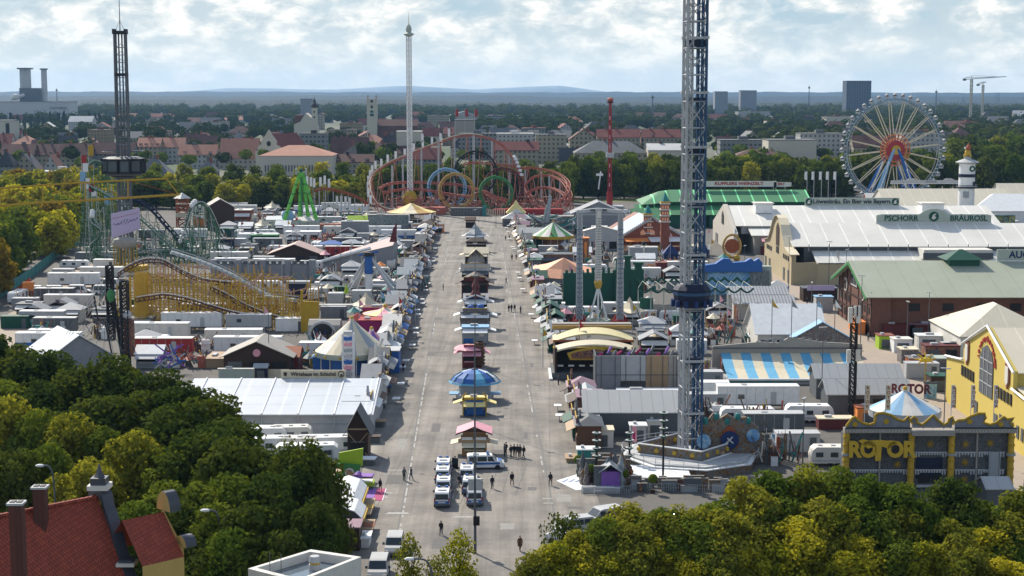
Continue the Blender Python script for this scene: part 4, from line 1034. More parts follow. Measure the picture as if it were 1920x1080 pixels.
mat('facade_brick', (.16,.075,.055), .85, .2, 1.2, extra=seams(1, 2.4, .14, .3))
mat('corr', (.42,.43,.44), .45, .1, .4, extra=seams(0, .7, .16, .6))
def sect(name, par, m, pts, x0, x1):
    # slab following a cross-section line (y,z) along X
    mb = MB(m); n = len(pts)
    for i in range(n-1):
        (a, b), (c, d) = pts[i], pts[i+1]; L = hypot(c-a, d-b); nx, nz = -(d-b)/L*.16, (c-a)/L*.16
        mb.extx([(a,b),(c,d),(c+nx,d+nz),(a+nx,b+nz)], x0, x1)
    return O(name, mb, par)
def stext(par, s, size, x, y, z, m='black', ext=.08, rz=-pi/2, bold=.03, sx=1): return text(par, s, size, (x,y,z), m, ext, pi/2, rz, 'CENTER', bold, sx=sx)
def board(name, label, cat, loc, w, h, pts=None, m='greengrey', s=None, tm='teal', size=1.5, th=.35, parts=(), edge='white', sx=1):
    t = T(name, label, cat, loc)
    O('board', MB(m).ext(pts or [(-w/2,0),(w/2,0),(w/2,h),(-w/2,h)], 0, th), t)
    O('frame', MB(edge).box(-w/2-.1,w/2+.1,-.1,th+.1,-.2,0).bar((-w/2+1,th,-.2),(-w/2+1,th+1.2,-1.4),.08).bar((w/2-1,th,-.2),(w/2-1,th+1.2,-1.4),.08), t)
    for (ss, xx, zz, sz) in (s or []): text(t, ss, sz, (xx, -.02, zz), tm, .06, bold=.05, sx=sx)
    for (xx, zz, r) in parts:
        e = O('emblem', MB('dgreen').disc((xx,-.05,zz), r, 'y', 20, .1), t); O('emblem_mark', MB('offw').ext([(xx-r*.5,zz-r*.5),(xx+.1,zz-r*.6),(xx+r*.5,zz-r*.2),(xx+.1,zz+r*.1),(xx+r*.5,zz+r*.6),(xx,zz+r*.5),(xx-r*.3,zz+r*.2)], -.2, -.14), e)
    return t
def tentB():
    X0, X1 = 74, 160; t = T('beer_hall', 'huge white tent hall with arched cream end wall and raised lantern roof', 'beer hall', (0,0,0))
    sect('roof', t, 'tent_white', [(424.3,9.5),(440,14.5),(455.7,9.5)], X0+.7, X1)
    sect('lower_roof', t, 'tent_white', [(418,5.8),(425.2,8.3)], X0+6, X1); sect('lower_roof', t, 'tent_white', [(455,8.3),(463,5.8)], X0+6, X1)
    O('clerestory', MB('dgrey').box(X0+4,X1,425.3,454.8,0,9.4), t)
    cr = MB('lgrey')
    for i in range(17): cr.box(X0+5+i*5.3, X0+5.3+i*5.3, 425.0,425.3,8.3,9.5).m('black').cyl(X0+5.1+i*5.3,424.2,9.5,10.3,.1,n=5).m('lgrey')
    O('truss', cr, t)
    O('wall', MB('facade_cream').box(X0+6,X1,418.3,462.7,0,5.6), t)
    F_ = [(418,0),(463,0),(463,8),(454,9.2),(450,12),(447,14.6),(443.5,16.2),(440,16.7),(436.5,16.2),(433,14.6),(430,12),(426,9.2),(418,8)]
    O('end_wall', MB('facade_cream').extx(F_, X0-.6, X0+.6).box(X0+.6,X0+6,418,418.3,0,6), t)
    sect('cornice', t, 'cream', [(417.6,8),(426,9.2),(430,12),(433,14.6),(436.5,16.2),(440,16.8),(443.5,16.2),(447,14.6),(450,12),(454,9.2),(463.4,8)], X0-1.2, X0+1.4)
    def w(y0,y1,z0,z1,top=0,m='black'):
        O('window', MB(m).extx([(y0,z0),(y1,z0),(y1,z1),((y0+y1)/2,z1+top),(y0,z1)], X0-.75, X0-.61), t)
    w(437.5,442.5,8.5,13.5,1.3,'dbrown'); w(438,442,6.4,8.2)
    for y in (422,424.5,427,429.5,450,452.5,455,457.5): w(y,y+1.1,6,7.2)
    for y in (421,428,452,459): w(y,y+2.2,.2,3.6,0,'dgrey')
    O('roof_hatch', MB('offw').box(108,126,417.5,424,6.9,9.4).m('dgrey').box(107.8,126.2,417.4,417.5,7.0,8.6), t)
    v = MB('stone')
    for y in (419,421): v.cyl(X0+12,y,0,9,.12,n=5)
    O('drainpipe', v, t)
tentB()
board('hall_sign', 'long sage sign board PSCHORR BRÄUROSL on the arched-front tent ridge', 'sign', (xat(1750,440,15), 439.6, 14.8), 31.6, 2.5,
  [(-15.8,0),(15.8,0),(15.8,2),(14.6,2.3),(4,2.3),(2.6,3.3),(1,3.8),(-1,3.8),(-2.6,3.3),(-4,2.3),(-14.6,2.3),(-15.8,2)], 'greengrey',
  [('PSCHORR',-9,1.15,2.1),('BRÄUROSL',9.6,1.15,2.1)], 'dgreen', parts=((0,1.7,1.35),))
def tentA():
    X0, X1 = 70, 156; t = T('beer_hall', 'white tent hall with pale gabled end wall and round-headed window, second behind', 'beer hall', (0,0,0))
    sect('roof', t, 'tent_white', [(507,8.2),(526,13.4),(545,8.2)], X0+1, X1)
    sect('lower_roof', t, 'tent_white', [(499.5,5.8),(507.5,7.6)], X0+5, X1-3)
    O('wall', MB('stone').box(X0+6,X1-2,500,551,0,5.7), t); O('upper_wall', MB('lgrey').box(X0+3,X1-1,508,544,5.7,8.1), t)
    O('end_wall', MB('facade_pale').extx([(500,0),(552,0),(552,6.5),(545,8.5),(526,14),(507,8.5),(500,6.5)], X0-.5, X0+.9), t)
    O('window', MB('black').extx([(523.5,7.5),(528.5,7.5),(528.5,10.4),(526,11.8),(523.5,10.4)], X0-.68, X0-.52), t)
    for y in (505,509,513,538,542): O('door', MB('dgrey').extx([(y,.2),(y+1.6,.2),(y+1.6,3.2),(y,3.2)], X0-.66, X0-.52), t)
    for x0, x1 in ((79,84.5),(133,140)): O('roof_vent', MB('white').box(x0,x1,518,524,11.6,14.6).m('offw').box(x0-.4,x1+.4,517.5,524.5,14.6,14.9), t)
    O('awning', MB('pink').extx([(496.5,4.2),(500,5.2),(500,5.35),(496.5,4.35)], X0+8, X0+16), t)
    O('counter', MB('dred').box(X0+8,X0+16,497.5,500,.1,2.6).m('white').box(X0+10,X0+10.4,497.3,497.5,.5,2.5).box(X0+13,X0+13.4,497.3,497.5,.5,2.5), t)
tentA()
board('hall_sign', 'pale long sign reading Löwenbräu. Ein Bier wie Bayern. on the rear tent', 'sign', (xat(1597,526,13), 525.6, 13.5), 31, 2.6, None, 'greengrey', [('Löwenbräu. Ein Bier wie Bayern.',0,1.35,1.95)], 'navy', parts=((-14.2,1.3,1.15),(14.2,1.3,1.15)))
def tentC():
    X0, X1 = 74.5, 150; t = T('beer_hall', 'half timbered brick hall under a broad sage green roof', 'beer hall', (0,0,0))
    sect('roof', t, 'tent_sage', [(326.5,8.3),(345,14),(363.5,8.3)], X0-1.6, X1)
    O('wall', MB('facade_brick').box(X0+4,X1,329.5,361,0,8.6), t)
    O('end_wall', MB('facade_brick').extx([(328.5,0),(361.5,0),(361.5,8.7),(345,13.7),(328.5,8.7)], X0, X0+4), t)
    tb = MB('dbrown')
    for y in (328.7,332.5,337,341,349,353,357.5,361.3): tb.box(X0-.16,X0-.02,y-.2,y+.2,0,9+min(y-328,362-y)*.28)
    for z in (3.4, 6.6): tb.box(X0-.22,X0-.04,328.5,361.5,z-.18,z+.18)
    tb.m('green').extx([(327,8.3),(345,13.9),(363,8.3),(363,7.8),(345,13.3),(327,7.8)], X0-1.7, X0-1.45)
    O('timber_frame', tb, t)
    ar = O('window', MB('lgrey').extx([(342,8.6),(348,8.6),(348,11),(345,13),(342,11)], X0-.3, X0-.17), t, 'round headed window with pale tracery'); 
    a2 = MB('black')
    for y in (342.4,343.9,345.4,346.7): a2.box(X0-.36,X0-.31,y,y+1,9,11)
    O('pane', a2, ar)
    for yy in (336,353.5): O('emblem', MB('offw').disc((X0-.25,yy,8), 1.5, 'x', 16, .1).m('dbrown').disc((X0-.36,yy,8), 1.1, 'x', 16, .08), t)
    for y in (331,335,339,351,355,359):
        for z in (1.2, 4.4): O('window', MB('black').extx([(y-.7,z),(y+.7,z),(y+.7,z+1.5),(y-.7,z+1.5)], X0-.14, X0-.03), t)
    for i in range(9): O('window', MB('black').box(X0+8+i*7,X0+10.2+i*7,329.3,329.5,5.2,6.8), t)
    cu = MB('dgreen').box(94,100.5,342,348,13.2,14.6); O('cupola', cu.hip(93.4,101.1,341.5,348.5,14.6,16.6,.3), t)
tentC()
board('hall_sign', 'blue lettered sign AUGU cut by the right picture edge on sage roof', 'sign', (113, 344.6, 14.2), 16, 2.4, None, 'greengrey', [('AUGUSTINER',.9,1.2,2.1)], 'dblue')
def tentD():
    X0 = 71; t = T('beer_hall', 'bright yellow gabled hall with tall arched window at the right edge', 'beer hall', (0,0,0)); X1 = 108
    O('end_wall', MB('facade_yellow').extx([(209,0),(258,0),(258,7.4),(248.6,8.2),(248.6,11),(236,15.5),(223.4,11),(223.4,8.2),(209,7.4)], X0, X0+.6), t)
    O('wall', MB('facade_yellow').box(X0+.6,X1,209.5,257.5,0,7.2).box(X0+.6,X1,224,248,7.2,10.8), t)
    sect('roof', t, 'tent_cream', [(223,10.7),(236,15.3),(249,10.7)], X0+.6, X1); sect('lower_roof', t, 'tent_cream', [(208.6,7),(223.8,8.6)], X0+.5, X1); sect('lower_roof', t, 'tent_cream', [(248.4,8.6),(258.6,7)], X0+.5, X1)
    tr = MB('white')
    for a, b in (((258.4,7.5),(248.6,8.5)),((249.2,10.9),(236,15.7)),((236,15.7),(222.8,10.9)),((223.4,8.5),(208.6,7.5))): tr.bar((X0-.2,a[0],a[1]),(X0-.2,b[0],b[1]),.22)
    O('gable_trim', tr, t)
    wn = O('window', MB('dgrey').extx([(232.7,5.2),(239.3,5.2),(239.3,10.5),(238.3,12),(236,12.8),(233.7,12),(232.7,10.5)], X0-.14, X0-.03), t, 'tall arched window with white bars')
    br = MB('lgrey')
    for y in (234.9,237.1): br.box(X0-.22,X0-.15,y-.07,y+.07,5.3,12.2)
    for z in (7,8.8,10.5): br.box(X0-.22,X0-.15,232.8,239.2,z-.06,z+.06)
    O('glazing_bar', br, wn)
    for y in [242.3+i*1.5 for i in range(5)]+[223.6+i*1.5 for i in range(5)]: O('window', MB('black').extx([(y,6),(y+.8,6),(y+.8,7.6),(y,7.6)], X0-.14, X0-.03), t)
    for y in (220,222.5,225,228,214,216,218): O('window', MB('dgrey').extx([(y,2),(y+.9,2),(y+.9,3.8),(y,3.8)], X0-.14, X0-.03), t)
    for y in (230,240,252): O('door', MB('dgrey').extx([(y,.2),(y+1.6,.2),(y+1.6,3.4),(y,3.4)], X0-.14, X0-.03), t)
    for y in (246.2,225.8):
        e = O('shield', MB('brickred').extx([(y-1,9),(y,8),(y+1,9),(y+1,11.6),(y,12),(y-1,11.6)], X0-.2, X0-.03), t); O('shield_field', MB('offw').extx([(y-.7,9.1),(y,8.5),(y+.7,9.1),(y+.7,11.3),(y-.7,11.3)], X0-.3, X0-.21), e)
    s_ = 'Ochsenbraterei'; n = len(s_)
    for i, c in enumerate(s_):
        b = pi*(.93-.86*i/(n-1)); y = 236+4.3*cos(b); z = 9.6+4.1*sin(b)
        o = text(t, c, 1.35, (X0-.12, y, z), 'red', .06, bold=.04, name='letter'); R_ = Matrix.Rotation(-pi/2, 4, 'Z') @ Matrix.Rotation(pi/2, 4, 'X') @ Matrix.Rotation(b-pi/2, 4, 'Z'); o.rotation_euler = R_.to_euler()
    O('ridge_box', MB('offw').box(82,86,234,238,14.8,16.8), t)
tentD()
# big white marquee of the same hall yard
def gtent(name, label, px0, px1, pyb, d, he, hr, wm, rm, ax='x', rz=0, cat='tent', ov=.4, seg=0, hip=False):
    a = A((px0+px1)/2, pyb); w = (px1-px0)*a.s; t = T(name, label, cat, (*a.loc, 0), rz)
    O('wall', (MB(wm).box(-w/2,w/2,0,d,0,he) if hip else MB(wm).house(-w/2,w/2,0,d,he,hr-he,ax)), t)
    O('roof', MB(rm).hip(-w/2,w/2,0,d,he,hr,ov) if hip else MB(rm).gable(-w/2,w/2,0,d,he,hr,ax,ov,.15), t)
    return t, w
gtent('marquee', 'broad cream roofed marquee behind the yellow hall', 1800, 1990, 675, 22, 4.5, 9.5, 'offw', 'tent_cream', hip=True)
# green wine tent
def winetent():
    t = T('wine_tent', 'wide green roofed wine tent in two tiers with dark gap between', 'tent', (0,0,0)); Y = 600
    X = lambda p, y=600, z=6: xat(p, y, z)
    O('wall', MB('dgreen').box(X(1222),X(1522),Y+1,Y+34,0,5).box(X(1240),X(1515),Y+7,Y+30,5,9.6), t)
    sect('lower_roof', t, 'tent_green', [(Y-1,4.8),(Y+8,8.2)], X(1192), X(1420))
    sect('roof', t, 'tent_green', [(Y+6,9.2),(Y+20,13.0),(Y+33,9.2)], X(1262), X(1528))
    O('hip_end', MB('tent_green').add([(X(1205),Y+4,8.4),(X(1262)-.1,Y+6,9.3),(X(1262)-.1,Y+20,13.0),(X(1245),Y+20,12.6),(X(1205),Y+33,8.4)], [(0,1,2,3),(0,3,4)]), t)
    O('side_roof', MB('tent_green').gable(X(1180),X(1225),Y-22,Y-8,4.8,8.2,'x',.5).m('white').box(X(1182),X(1224),Y-21,Y-9,0,4.7), t)
    for x in range(6): O('side_panel', MB('dgreen').box(X(1180)+x*9+12,X(1180)+x*9+19,Y-1.2,Y-.8,.1,4.4), t)
    O('rear_sign', MB('offw').box(X(1315),X(1500),Y+19.6,Y+20,14.4,16.0), t)
winetent()
o = board('tent_sign', 'white board with red letters KUFFLERS WEINZELT above green tent', 'sign', (xat(1385,620,15), 619, 14.6), 29, 1.9, None, 'offw', [('KUFFLERS WEINZELT',0,.95,1.6)], 'red', sx=1.25)
board('tent_sign', 'small white board ending the wine tent sign, right of the main board', 'sign', (xat(1447,620,15)+3.4, 619, 14.6), 5.5, 1.5, None, 'offw', [('ZELT',0,.75,1.3)], 'red')
# brick gabled hall with pale blue roof and two turrets
PAL['pale_blue'] = (.33,.40,.47)
def brickhall():
    a = A(1223, 466); t = T('brick_hall', 'red brick gabled hall with toothed white verge and pale blue roof', 'hall', (*a.loc,0), .12); w = 19.5
    he, hr = a.z(442), a.z(409)
    O('wall', MB('brickred').house(-w/2,w/2,0,30,he,hr-he,'y'), t)
    O('roof', MB('pale_blue').gable(-w/2,w/2,.6,22,he,hr,'y',.8,.2), t)
    v = MB('lgrey')
    for i in range(15):
        for s in (-1,1): x = s*w/2*(1-i/15); v.cb(x, -.2, he+(hr-he)*i/15-.3, .5, .5, 1.0)
    O('verge', v, t)
    for x in (-3.2,0,3.2): O('window', MB('peach').ext([(x-.8,he+.3),(x+.8,he+.3),(x+.8,he+1.3),(x,he+2.1),(x-.8,he+1.3)], -.14, -.02), t)
    O('awning', MB('white').extx([(-5,2.6),(0,3.6),(0,3.75),(-5,2.75)], -1.5, 9).m('orange').extx([(-4,2.6),(0,3.4),(0,3.55),(-4,2.75)], -9.6, -1.7), t)
brickhall()
def turret(px, pyt, pyb, Y, lab):
    t = T('turret', lab, 'turret', (xat(px,Y), Y)); z1 = zat(pyt, Y); w = 3.3 if pyb > 440 else 2.6
    m_ = MB('brickred').cb(0,0,0,w,w,z1-3)
    o = O('shaft', m_, t); k = MB('offw'); z = z1-9.5
    for i in range(4): k.cb(0,0,z+i*1.9,w+.7-(i%2)*.2,w+.7,.35); k.m('offw')
    O('cornice', k, t)
    for i in range(3):
        for s in (-1,0,1): O('window', MB('peach').cb(s*w*.3,-w/2-.06,z+.5+i*1.9,.5,.1,1.0), o)
    O('roof', MB('teal').cyl(0,0,z1-3,z1,w*.6,.05,6).m('gold').cb(0,0,z1-3.4,w+.4,w+.4,.5), t)
turret(1246, 360, 0, 505, 'tall brick turret with pale cornices and green tip beside the brick hall')
turret(1214, 383, 0, 520, 'shorter brick turret with teal tip left of the tall one')
t, w = gtent('storage_shed', 'wide grey shed with low ribbed gable front behind the three masts', 1072, 1172, 428, 14, 5.5, 9.8, 'grey', 'grey', 'y')
O('gable_ribs', MB('lgrey').box(-w/2,w/2,-.3,-.05,4.9,5.4), t)
# striped beer column
def column():
    Y = 560; s = Y/F; a = T('beer_column', 'tall white column with dark bands, gallery and seated golden figure on top', 'column', (xat(1809,Y), Y)); z = lambda p: zat(p, Y)
    O('shaft', MB('white').cyl(0,0,0,z(306),2.85,2.75,24).m('navy').cyl(0,0,z(332),z(326),2.95,2.95,24).m('dgrey').cyl(0,0,z(353),z(350.5),3.4,3.4,24), a)
    O('cap', MB('lgrey').lathe([(2.9,z(307)),(4.1,z(304)),(2.4,z(300)),(1.2,z(298)),(1.2,z(294)),(1.5,z(293.5))], 20), a)
    O('railing', MB('navy').tube([Vector((3.6*cos(2*pi*i/24),3.6*sin(2*pi*i/24),z(347))) for i in range(24)], .08, 4, True).tube([Vector((3.6*cos(2*pi*i/24),3.6*sin(2*pi*i/24),z(350))) for i in range(24)], .14, 4, True), a)
    e = O('emblem', MB('dgreen').disc((1.0,-2.75,z(316)), 1.05, 'y', 16, .15), a); O('emblem_mark', MB('offw').disc((1.0,-2.95,z(316)), .5, 'y', 8, .08), e)
    O('emblem', MB('steel').ext([(-2,z(369)),(-.9,z(370.5)),(0.1,z(369)),(0.1,z(358)),(-2,z(358))], -3.0, -2.72), a)
    O('name_strip', MB('navy').box(1.6,2.2,-2.7,-2.3,z(348),z(340)), a)
    zt = z(294); f = T('statue', 'golden brown seated animal figure on top of the white column', 'statue', (xat(1809,Y), Y, zt))
    b = MB('gold'); b.sph((0,0,1.3), 1.2, 10, (.95,.8,1.15)).m('copper').sph((.2,-.3,3.2), .95, 10).sph((.2,-.2,4.1), .5, 8).m('gold').bar((-.7,-.7,0),(-.5,-.6,2.2),.3,6).bar((.7,-.7,0),(.6,-.6,2.2),.3,6).sph((-.9,0,.5), .6, 8).sph((.9,0,.5), .6, 8).bar((-.6,-.5,2.4),(-1.2,-1.1,3.1),.25,6).m('white').cyl(-1.3,-1.2,2.7,3.5,.3,.3,8).m('copper').sph((.25,-1.2,3.0), .4, 8)
    O('body', b, f)
column()
# further white tents at the right edge
for i, (a_, b_, y_, d_, he, hr, wm, rm, hp, lab) in enumerate((
 (1660,1900,418,26,7,12.5,'offw','tent_cream',False,'long cream roofed tent behind the ferris wheel legs'),
 (1820,1990,420,24,5,11,'white','white',True,'broad white marquee right of the striped column'),
 (1725,1825,415,20,3.5,7.5,'brown','offw',True,'low white tent over brown stalls between wheel and column'),
 (1765,1850,432,12,3,6,'dgrey','lgrey',False,'small grey tent at the foot of the column'),
 (1880,1990,400,20,7,12,'offw','tent_cream',False,'cream tent roof at the right edge behind the marquee'),
 (1628,1700,400,14,4,8,'red','offw',False,'white roofed tent with red wall left of the wheel legs'),
 )):
    gtent('tent', lab, a_, b_, y_, d_, he, hr, wm, rm, 'x', 0, 'tent', hip=hp)
board('tent_sign', 'grey ridge sign board of the cream tent behind the wheel', 'sign', (xat(1745,675,12.5), 674, 12.6), 34, 1.7, [(-17,0),(17,0),(17,1.2),(10,1.3),(8.6,2.1),(6,2.1),(5,1.3),(-6,1.3),(-7,2.1),(-9.4,2.1),(-10.4,1.3),(-17,1.2)], 'lgrey', [('HACKER',0,.75,1.2)], 'grey')
# small pavilion in front of the wheel
a = A(1697, 388); t = T('pavilion', 'small white pointed pavilion before the blue wheel legs', 'pavilion', (xat(1697,560), 560)); O('roof', MB('offw').lathe([(7,7.5),(5,8.6),(2,10),(.05,11.6)], 8), t); O('wall', MB('dgrey').cyl(0,0,0,7.5,5,5,8), t)
for i in range(5):
    px = (1512,1525,1539,1552,1566)[i]; Y = 690; f = T('flag', 'tall white banner, %s of five in a row left of the ferris wheel' % ('leftmost','second','middle one','fourth','rightmost')[i], 'flag', (xat(px,Y), Y), 0, 'white banners by the wheel')
    O('pole', MB('lgrey').cyl(0,0,0,zat(321,Y),.12,n=5), f); O('cloth', MB('white').box(-1.1, .1, -.07, .07, zat(337,Y), zat(322,Y)), f)
# ---------- white tent hall lower left with ridge sign
def schichtl():
    a = A(525, 818); t = T('beer_tent', 'long white marquee with bright panelled roof at the left of the street', 'tent', (*a.loc,0)); w = 356*a.s+2; Y = a.Y
    x0, x1 = a.x(330), a.x(697); d = 14.5; he, hr = 5.6, 8.6
    he = zat(777, Y); hr = zat(711, Y+d)
    sl = (hr-he)/d
    m = MB('tent_shine'); m.extx([(-.4,he-sl*.4),(d,hr),(2*d,he),(2*d,he+.12),(d,hr+.14),(-.4,he-sl*.4+.14)], x0, x1+.3); O('roof', m, t)
    r = MB('white')
    for k in range(6):
        x = x1-(k*68)*a.s-.1; r.bar((x,-.4,he+.05),(x,d,hr+.2),.13,6).m('lgrey').cyl(x,-.4,0,he,.1,n=6).m('white').sph((x,-.45,he+.1), .22, 6)
    O('roof_rib', r, t)
    for k in range(3): O('roof_fold', MB('offw').bar((x0,(k+1)*d/4,he+sl*(k+1)*d/4+.1),(x1,(k+1)*d/4,he+sl*(k+1)*d/4+.1),.05), t)
    O('wall', MB('lgrey').extx([(0,0),(2*d,0),(2*d,he),(d,hr-.1),(0,he)], x0+.2, x1).m('steel').box(x0,x1,-.08,-.02,he*.55,he*.6), t)
    x = a.x(566); zz = hr+.2
    sb = T('hall_sign', 'cream sign board reading Wirtshaus im Schichtl on the white tent ridge', 'sign', (a.loc[0]+x, Y+d-.1, zz))
    O('board', MB('cream').ext([(-5.0,0),(5.0,0),(5.0,1.25),(-5.0,1.25)], 0, .2), sb); text(sb, 'Wirtshaus im Schichtl', .78, (0,-.03,.6), 'dbrown', .04, bold=.02, sx=1.02)
    O('emblem', MB('dbrown').disc((4.35,-.04,.62), .5, 'y', 18, .06).m('cream').disc((4.35,-.12,.62), .36, 'y', 16, .03).m('dbrown').disc((4.4,-.16,.5), .2, 'y', 10, .03), sb)
    O('emblem', MB('dbrown').ext([(-4.6,.45),(-4.35,.25),(-4.1,.45),(-4.1,.9),(-4.6,.9)], -.06, -.01), sb)
    O('stay', MB('lgrey').bar((-4.8,.2,0),(-4.8,1.4,-.5),.05).bar((4.8,.2,0),(4.8,1.4,-.5),.05), sb)
schichtl()
# ---------- kit of fairground things, each built once and copied
def wheel(par, x, y, r=.35):
    w = MB('black').disc((x,y,r), r, 'y', 12, .22); o = O('wheel', w, par); return o
def mk_caravan(L, m='white', hatch=2, label='white caravan'):
    t = T('caravan', label, 'caravan', (0,-900)); h = 2.7; W_ = 2.4
    pr = [(-L/2,.5),(L/2,.5),(L/2+.15,1.4),(L/2-.1,2.3),(L/2-.6,h),(-L/2+.6,h),(-L/2+.1,2.3),(-L/2-.15,1.4)]
    O('body', MB(m).ext(pr, 0, W_).m('lgrey').box(-L/2+.1,L/2-.1,-.03,-.005,.75,.95), t)
    for k in range(3): x = -L/2+(k+.5)*L/3; O('window', MB('glass').box(x-.5,x+.5,-.06,-.01,1.35,2.0), t)
    for k in range(hatch): x = -L/2+(k+.7)*L/(hatch+.4); O('roof_hatch', MB('lgrey').box(x-.3,x+.3,W_/2-.3,W_/2+.3,h,h+.12), t)
    O('door', MB('lgrey').box(L/2-1.3,L/2-.7,-.05,-.012,.6,2.1), t)
    for x in (-.5,.5): wheel(t, x, .3)
    O('drawbar', MB('dgrey').bar((L/2,W_/2,.5),(L/2+1.1,W_/2,.5),.07), t); return t
def mk_trailer(L, m='offw', roof='white', h=3.6, label='', band=None):
    t = T('trailer', label, 'trailer', (0,-900)); W_ = 2.5
    b = MB(m).box(-L/2,L/2,0,W_,1.0,h)
    if band: b.m(band).box(-L/2+.05,L/2-.05,-.03,-.005,1.1,1.9)
    for k in range(int(L/1.5)): b.m('lgrey').box(-L/2+k*1.5,-L/2+k*1.5+.05,-.025,-.002,1.0,h-.1)
    O('box_body', b, t)
    O('roof', MB(roof).box(-L/2-.06,L/2+.06,-.08,W_+.06,h,h+.12).m('lgrey').box(-L*.2,-L*.2+.9,.8,1.7,h+.12,h+.26), t)
    O('chassis', MB('dgrey').box(-L/2,L/2,.3,W_-.3,.65,1.0), t)
    for x in (-L/2+1.2,-L/2+2.2,L/2-1.4): wheel(t, x, .3, .42)
    O('door', MB('lgrey').box(L*.15,L*.15+.9,-.06,-.012,1.05,3.0), t)
    O('window', MB('glass').box(-L*.25,-L*.25+1.0,-.06,-.012,1.9,2.6), t); return t
def mk_container(L, m='grey', label='', roof=None, h=2.7, W_=2.5):
    t = T('container', label, 'container', (0,-900)); b = MB(m).box(-L/2,L/2,0,W_,.1,h); 
    for k in range(int(L/.6)): b.box(-L/2+k*.6+.1,-L/2+k*.6+.3,-.05,0,.25,h-.15)
    O('shell', b, t); O('roof', MB(roof or m).box(-L/2-.05,L/2+.05,-.1,W_+.05,h,h+.1), t)
    O('door', MB('dgrey').box(L/2-1.4,L/2-.5,-.09,-.055,.15,2.2), t); return t
def mk_booth(w, d, h, wm, rm, am, kind, label, name='stall', cat='stall', sign=None):
    # counter on the -Y side
    t = T(name, label, cat, (0,-900))
    O('wall', MB(wm).box(-w/2,w/2,.3,d,0,h).box(-w/2,w/2,0,.3,0,1.0).box(-w/2,-w/2+.25,0,.3,1.0,h).box(w/2-.25,w/2,0,.3,1.0,h), t)
    O('opening', MB('black').box(-w/2+.25,w/2-.25,.22,.29,1.02,h-.35).m(am).box(-w/2+.3,w/2-.3,.1,.2,1.0,1.25), t)
    if kind == 'gable': O('roof', MB(rm).gable(-w/2,w/2,0,d,h,h+d*.28,'x',.35,.15), t)
    elif kind == 'front': O('roof', MB(rm).gable(-w/2,w/2,0,d,h,h+w*.25,'y',.35,.15), t)
    elif kind == 'hip': O('roof', MB(rm).hip(-w/2,w/2,0,d,h,h+min(w,d)*.3,.4), t)
    elif kind == 'pag': O('roof', MB(rm).lathe([(w*.78,h-.1),(w*.45,h+w*.12),(w*.15,h+w*.36),(.03,h+w*.6)], 4, 0, d/2), t)
    else: O('roof', MB(rm).box(-w/2-.2,w/2+.2,-.2,d+.2,h,h+.18).m('lgrey').box(-w*.2,w*.1,d*.4,d*.6,h+.18,h+.6), t)
    O('awning', MB(am).extx([(-1.5,h-.9),(0,h-.2),(0,h-.12),(-1.5,h-.82)], -w/2+.1, w/2-.1), t)
    if sign: O('sign_board', MB(sign).box(-w*.42,w*.42,-.12,0,h+.02,h+.95).m('gold').box(-w*.42-.08,w*.42+.08,-.14,-.02,h+.95,h+1.05), t)
    return t
def mk_parasol(m, r, h, label, n=8, m2=None):
    t = T('parasol', label, 'parasol', (0,-900)); O('canopy', MB(m).lathe([(r,h),(r*.5,h+.5),(.05,h+1.1)], n, mats=[m, m2 or m]), t); O('pole', MB('lgrey').cyl(0,0,0,h+1,.06,n=6), t); return t
def mk_lamp(h, label, arms=2):
    t = T('lamp_post', label, 'lamp post', (0,-900)); O('pole', MB('dgrey').cyl(0,0,0,h,.11,.06,8), t)
    for k in range(arms):
        s = 1 if k else -1; l = O('lamp_head', MB('lgrey').bar((0,0,h),(s*1.0,0,h+.2),.05).box(s*.7,s*1.5,-.15,.15,h+.12,h+.26) if s > 0 else MB('lgrey').bar((0,0,h),(s*1.0,0,h+.2),.05).box(-1.5,-.7,-.15,.15,h+.12,h+.26), t)
    return t
def mk_crates(label, m, seed):
    t = T('crate_stack', label, 'crates', (0,-900)); r = random.Random(seed)
    for i in range(5): x = r.uniform(-1.2,1.2); z = 0 if i < 3 else .55; x = (-1,0,1,-.5,.6)[i]; O('crate', MB(m if i % 2 else 'tan').box(x-.4,x+.4,-.3,.3,z,z+.5), t)
    return t
CAR = [mk_caravan(7.2), mk_caravan(6, 'offw', 3), mk_caravan(8.6, 'white', 3)]
TRL = [mk_trailer(12,'offw'), mk_trailer(10,'lgrey','white',3.4), mk_trailer(13,'white','white',3.8), mk_trailer(9,'dgrey','lgrey'), mk_trailer(12,'white','white',3.6,'',band='blue'), mk_trailer(11,'red','offw',3.5)]
def mk_gear(seed):
    # struts, crates and ride pieces stacked in a yard
    r = random.Random(seed); t = T('ride_gear', 'gear', 'ride parts', (0,-900)); cs = ('steel','lgrey','dbrown','mural_mix','gold','brown','teal','white','rail_red','dgrey','mural_red','offw'); f = MB('steel')
    for k in range(22): x, y = r.uniform(-3,3), r.uniform(0,3.4); f.m(cs[r.randrange(12)]).bar((x,y,r.uniform(0,1.5)),(x+r.uniform(-1.6,1.6),y+r.uniform(-.8,.8),r.uniform(1.2,4.2)),r.uniform(.06,.16))
    O('strut', f, t)
    for k in range(5): x, y = r.uniform(-2.6,2.6), r.uniform(.2,3); w, h = r.uniform(.7,1.7), r.uniform(.8,2.6); O('panel', MB(cs[r.randrange(12)]).box(x-w/2,x+w/2,y,y+r.uniform(.1,.9),0,h), t)
    O('cover', MB(cs[r.randrange(12)]).lathe([(r.uniform(.9,1.6),1.6),(.6,2.3),(.05,2.9)], 7, r.uniform(-1.5,1.5), 1.5), t)
    return t
GEAR = [mk_gear(i) for i in range(8)]
CON = [mk_container(6,'lgrey'), mk_container(6,'grey','', 'lgrey'), mk_container(6,'white','', 'white'), mk_container(6,'dred'), mk_container(6,'dgreen')]
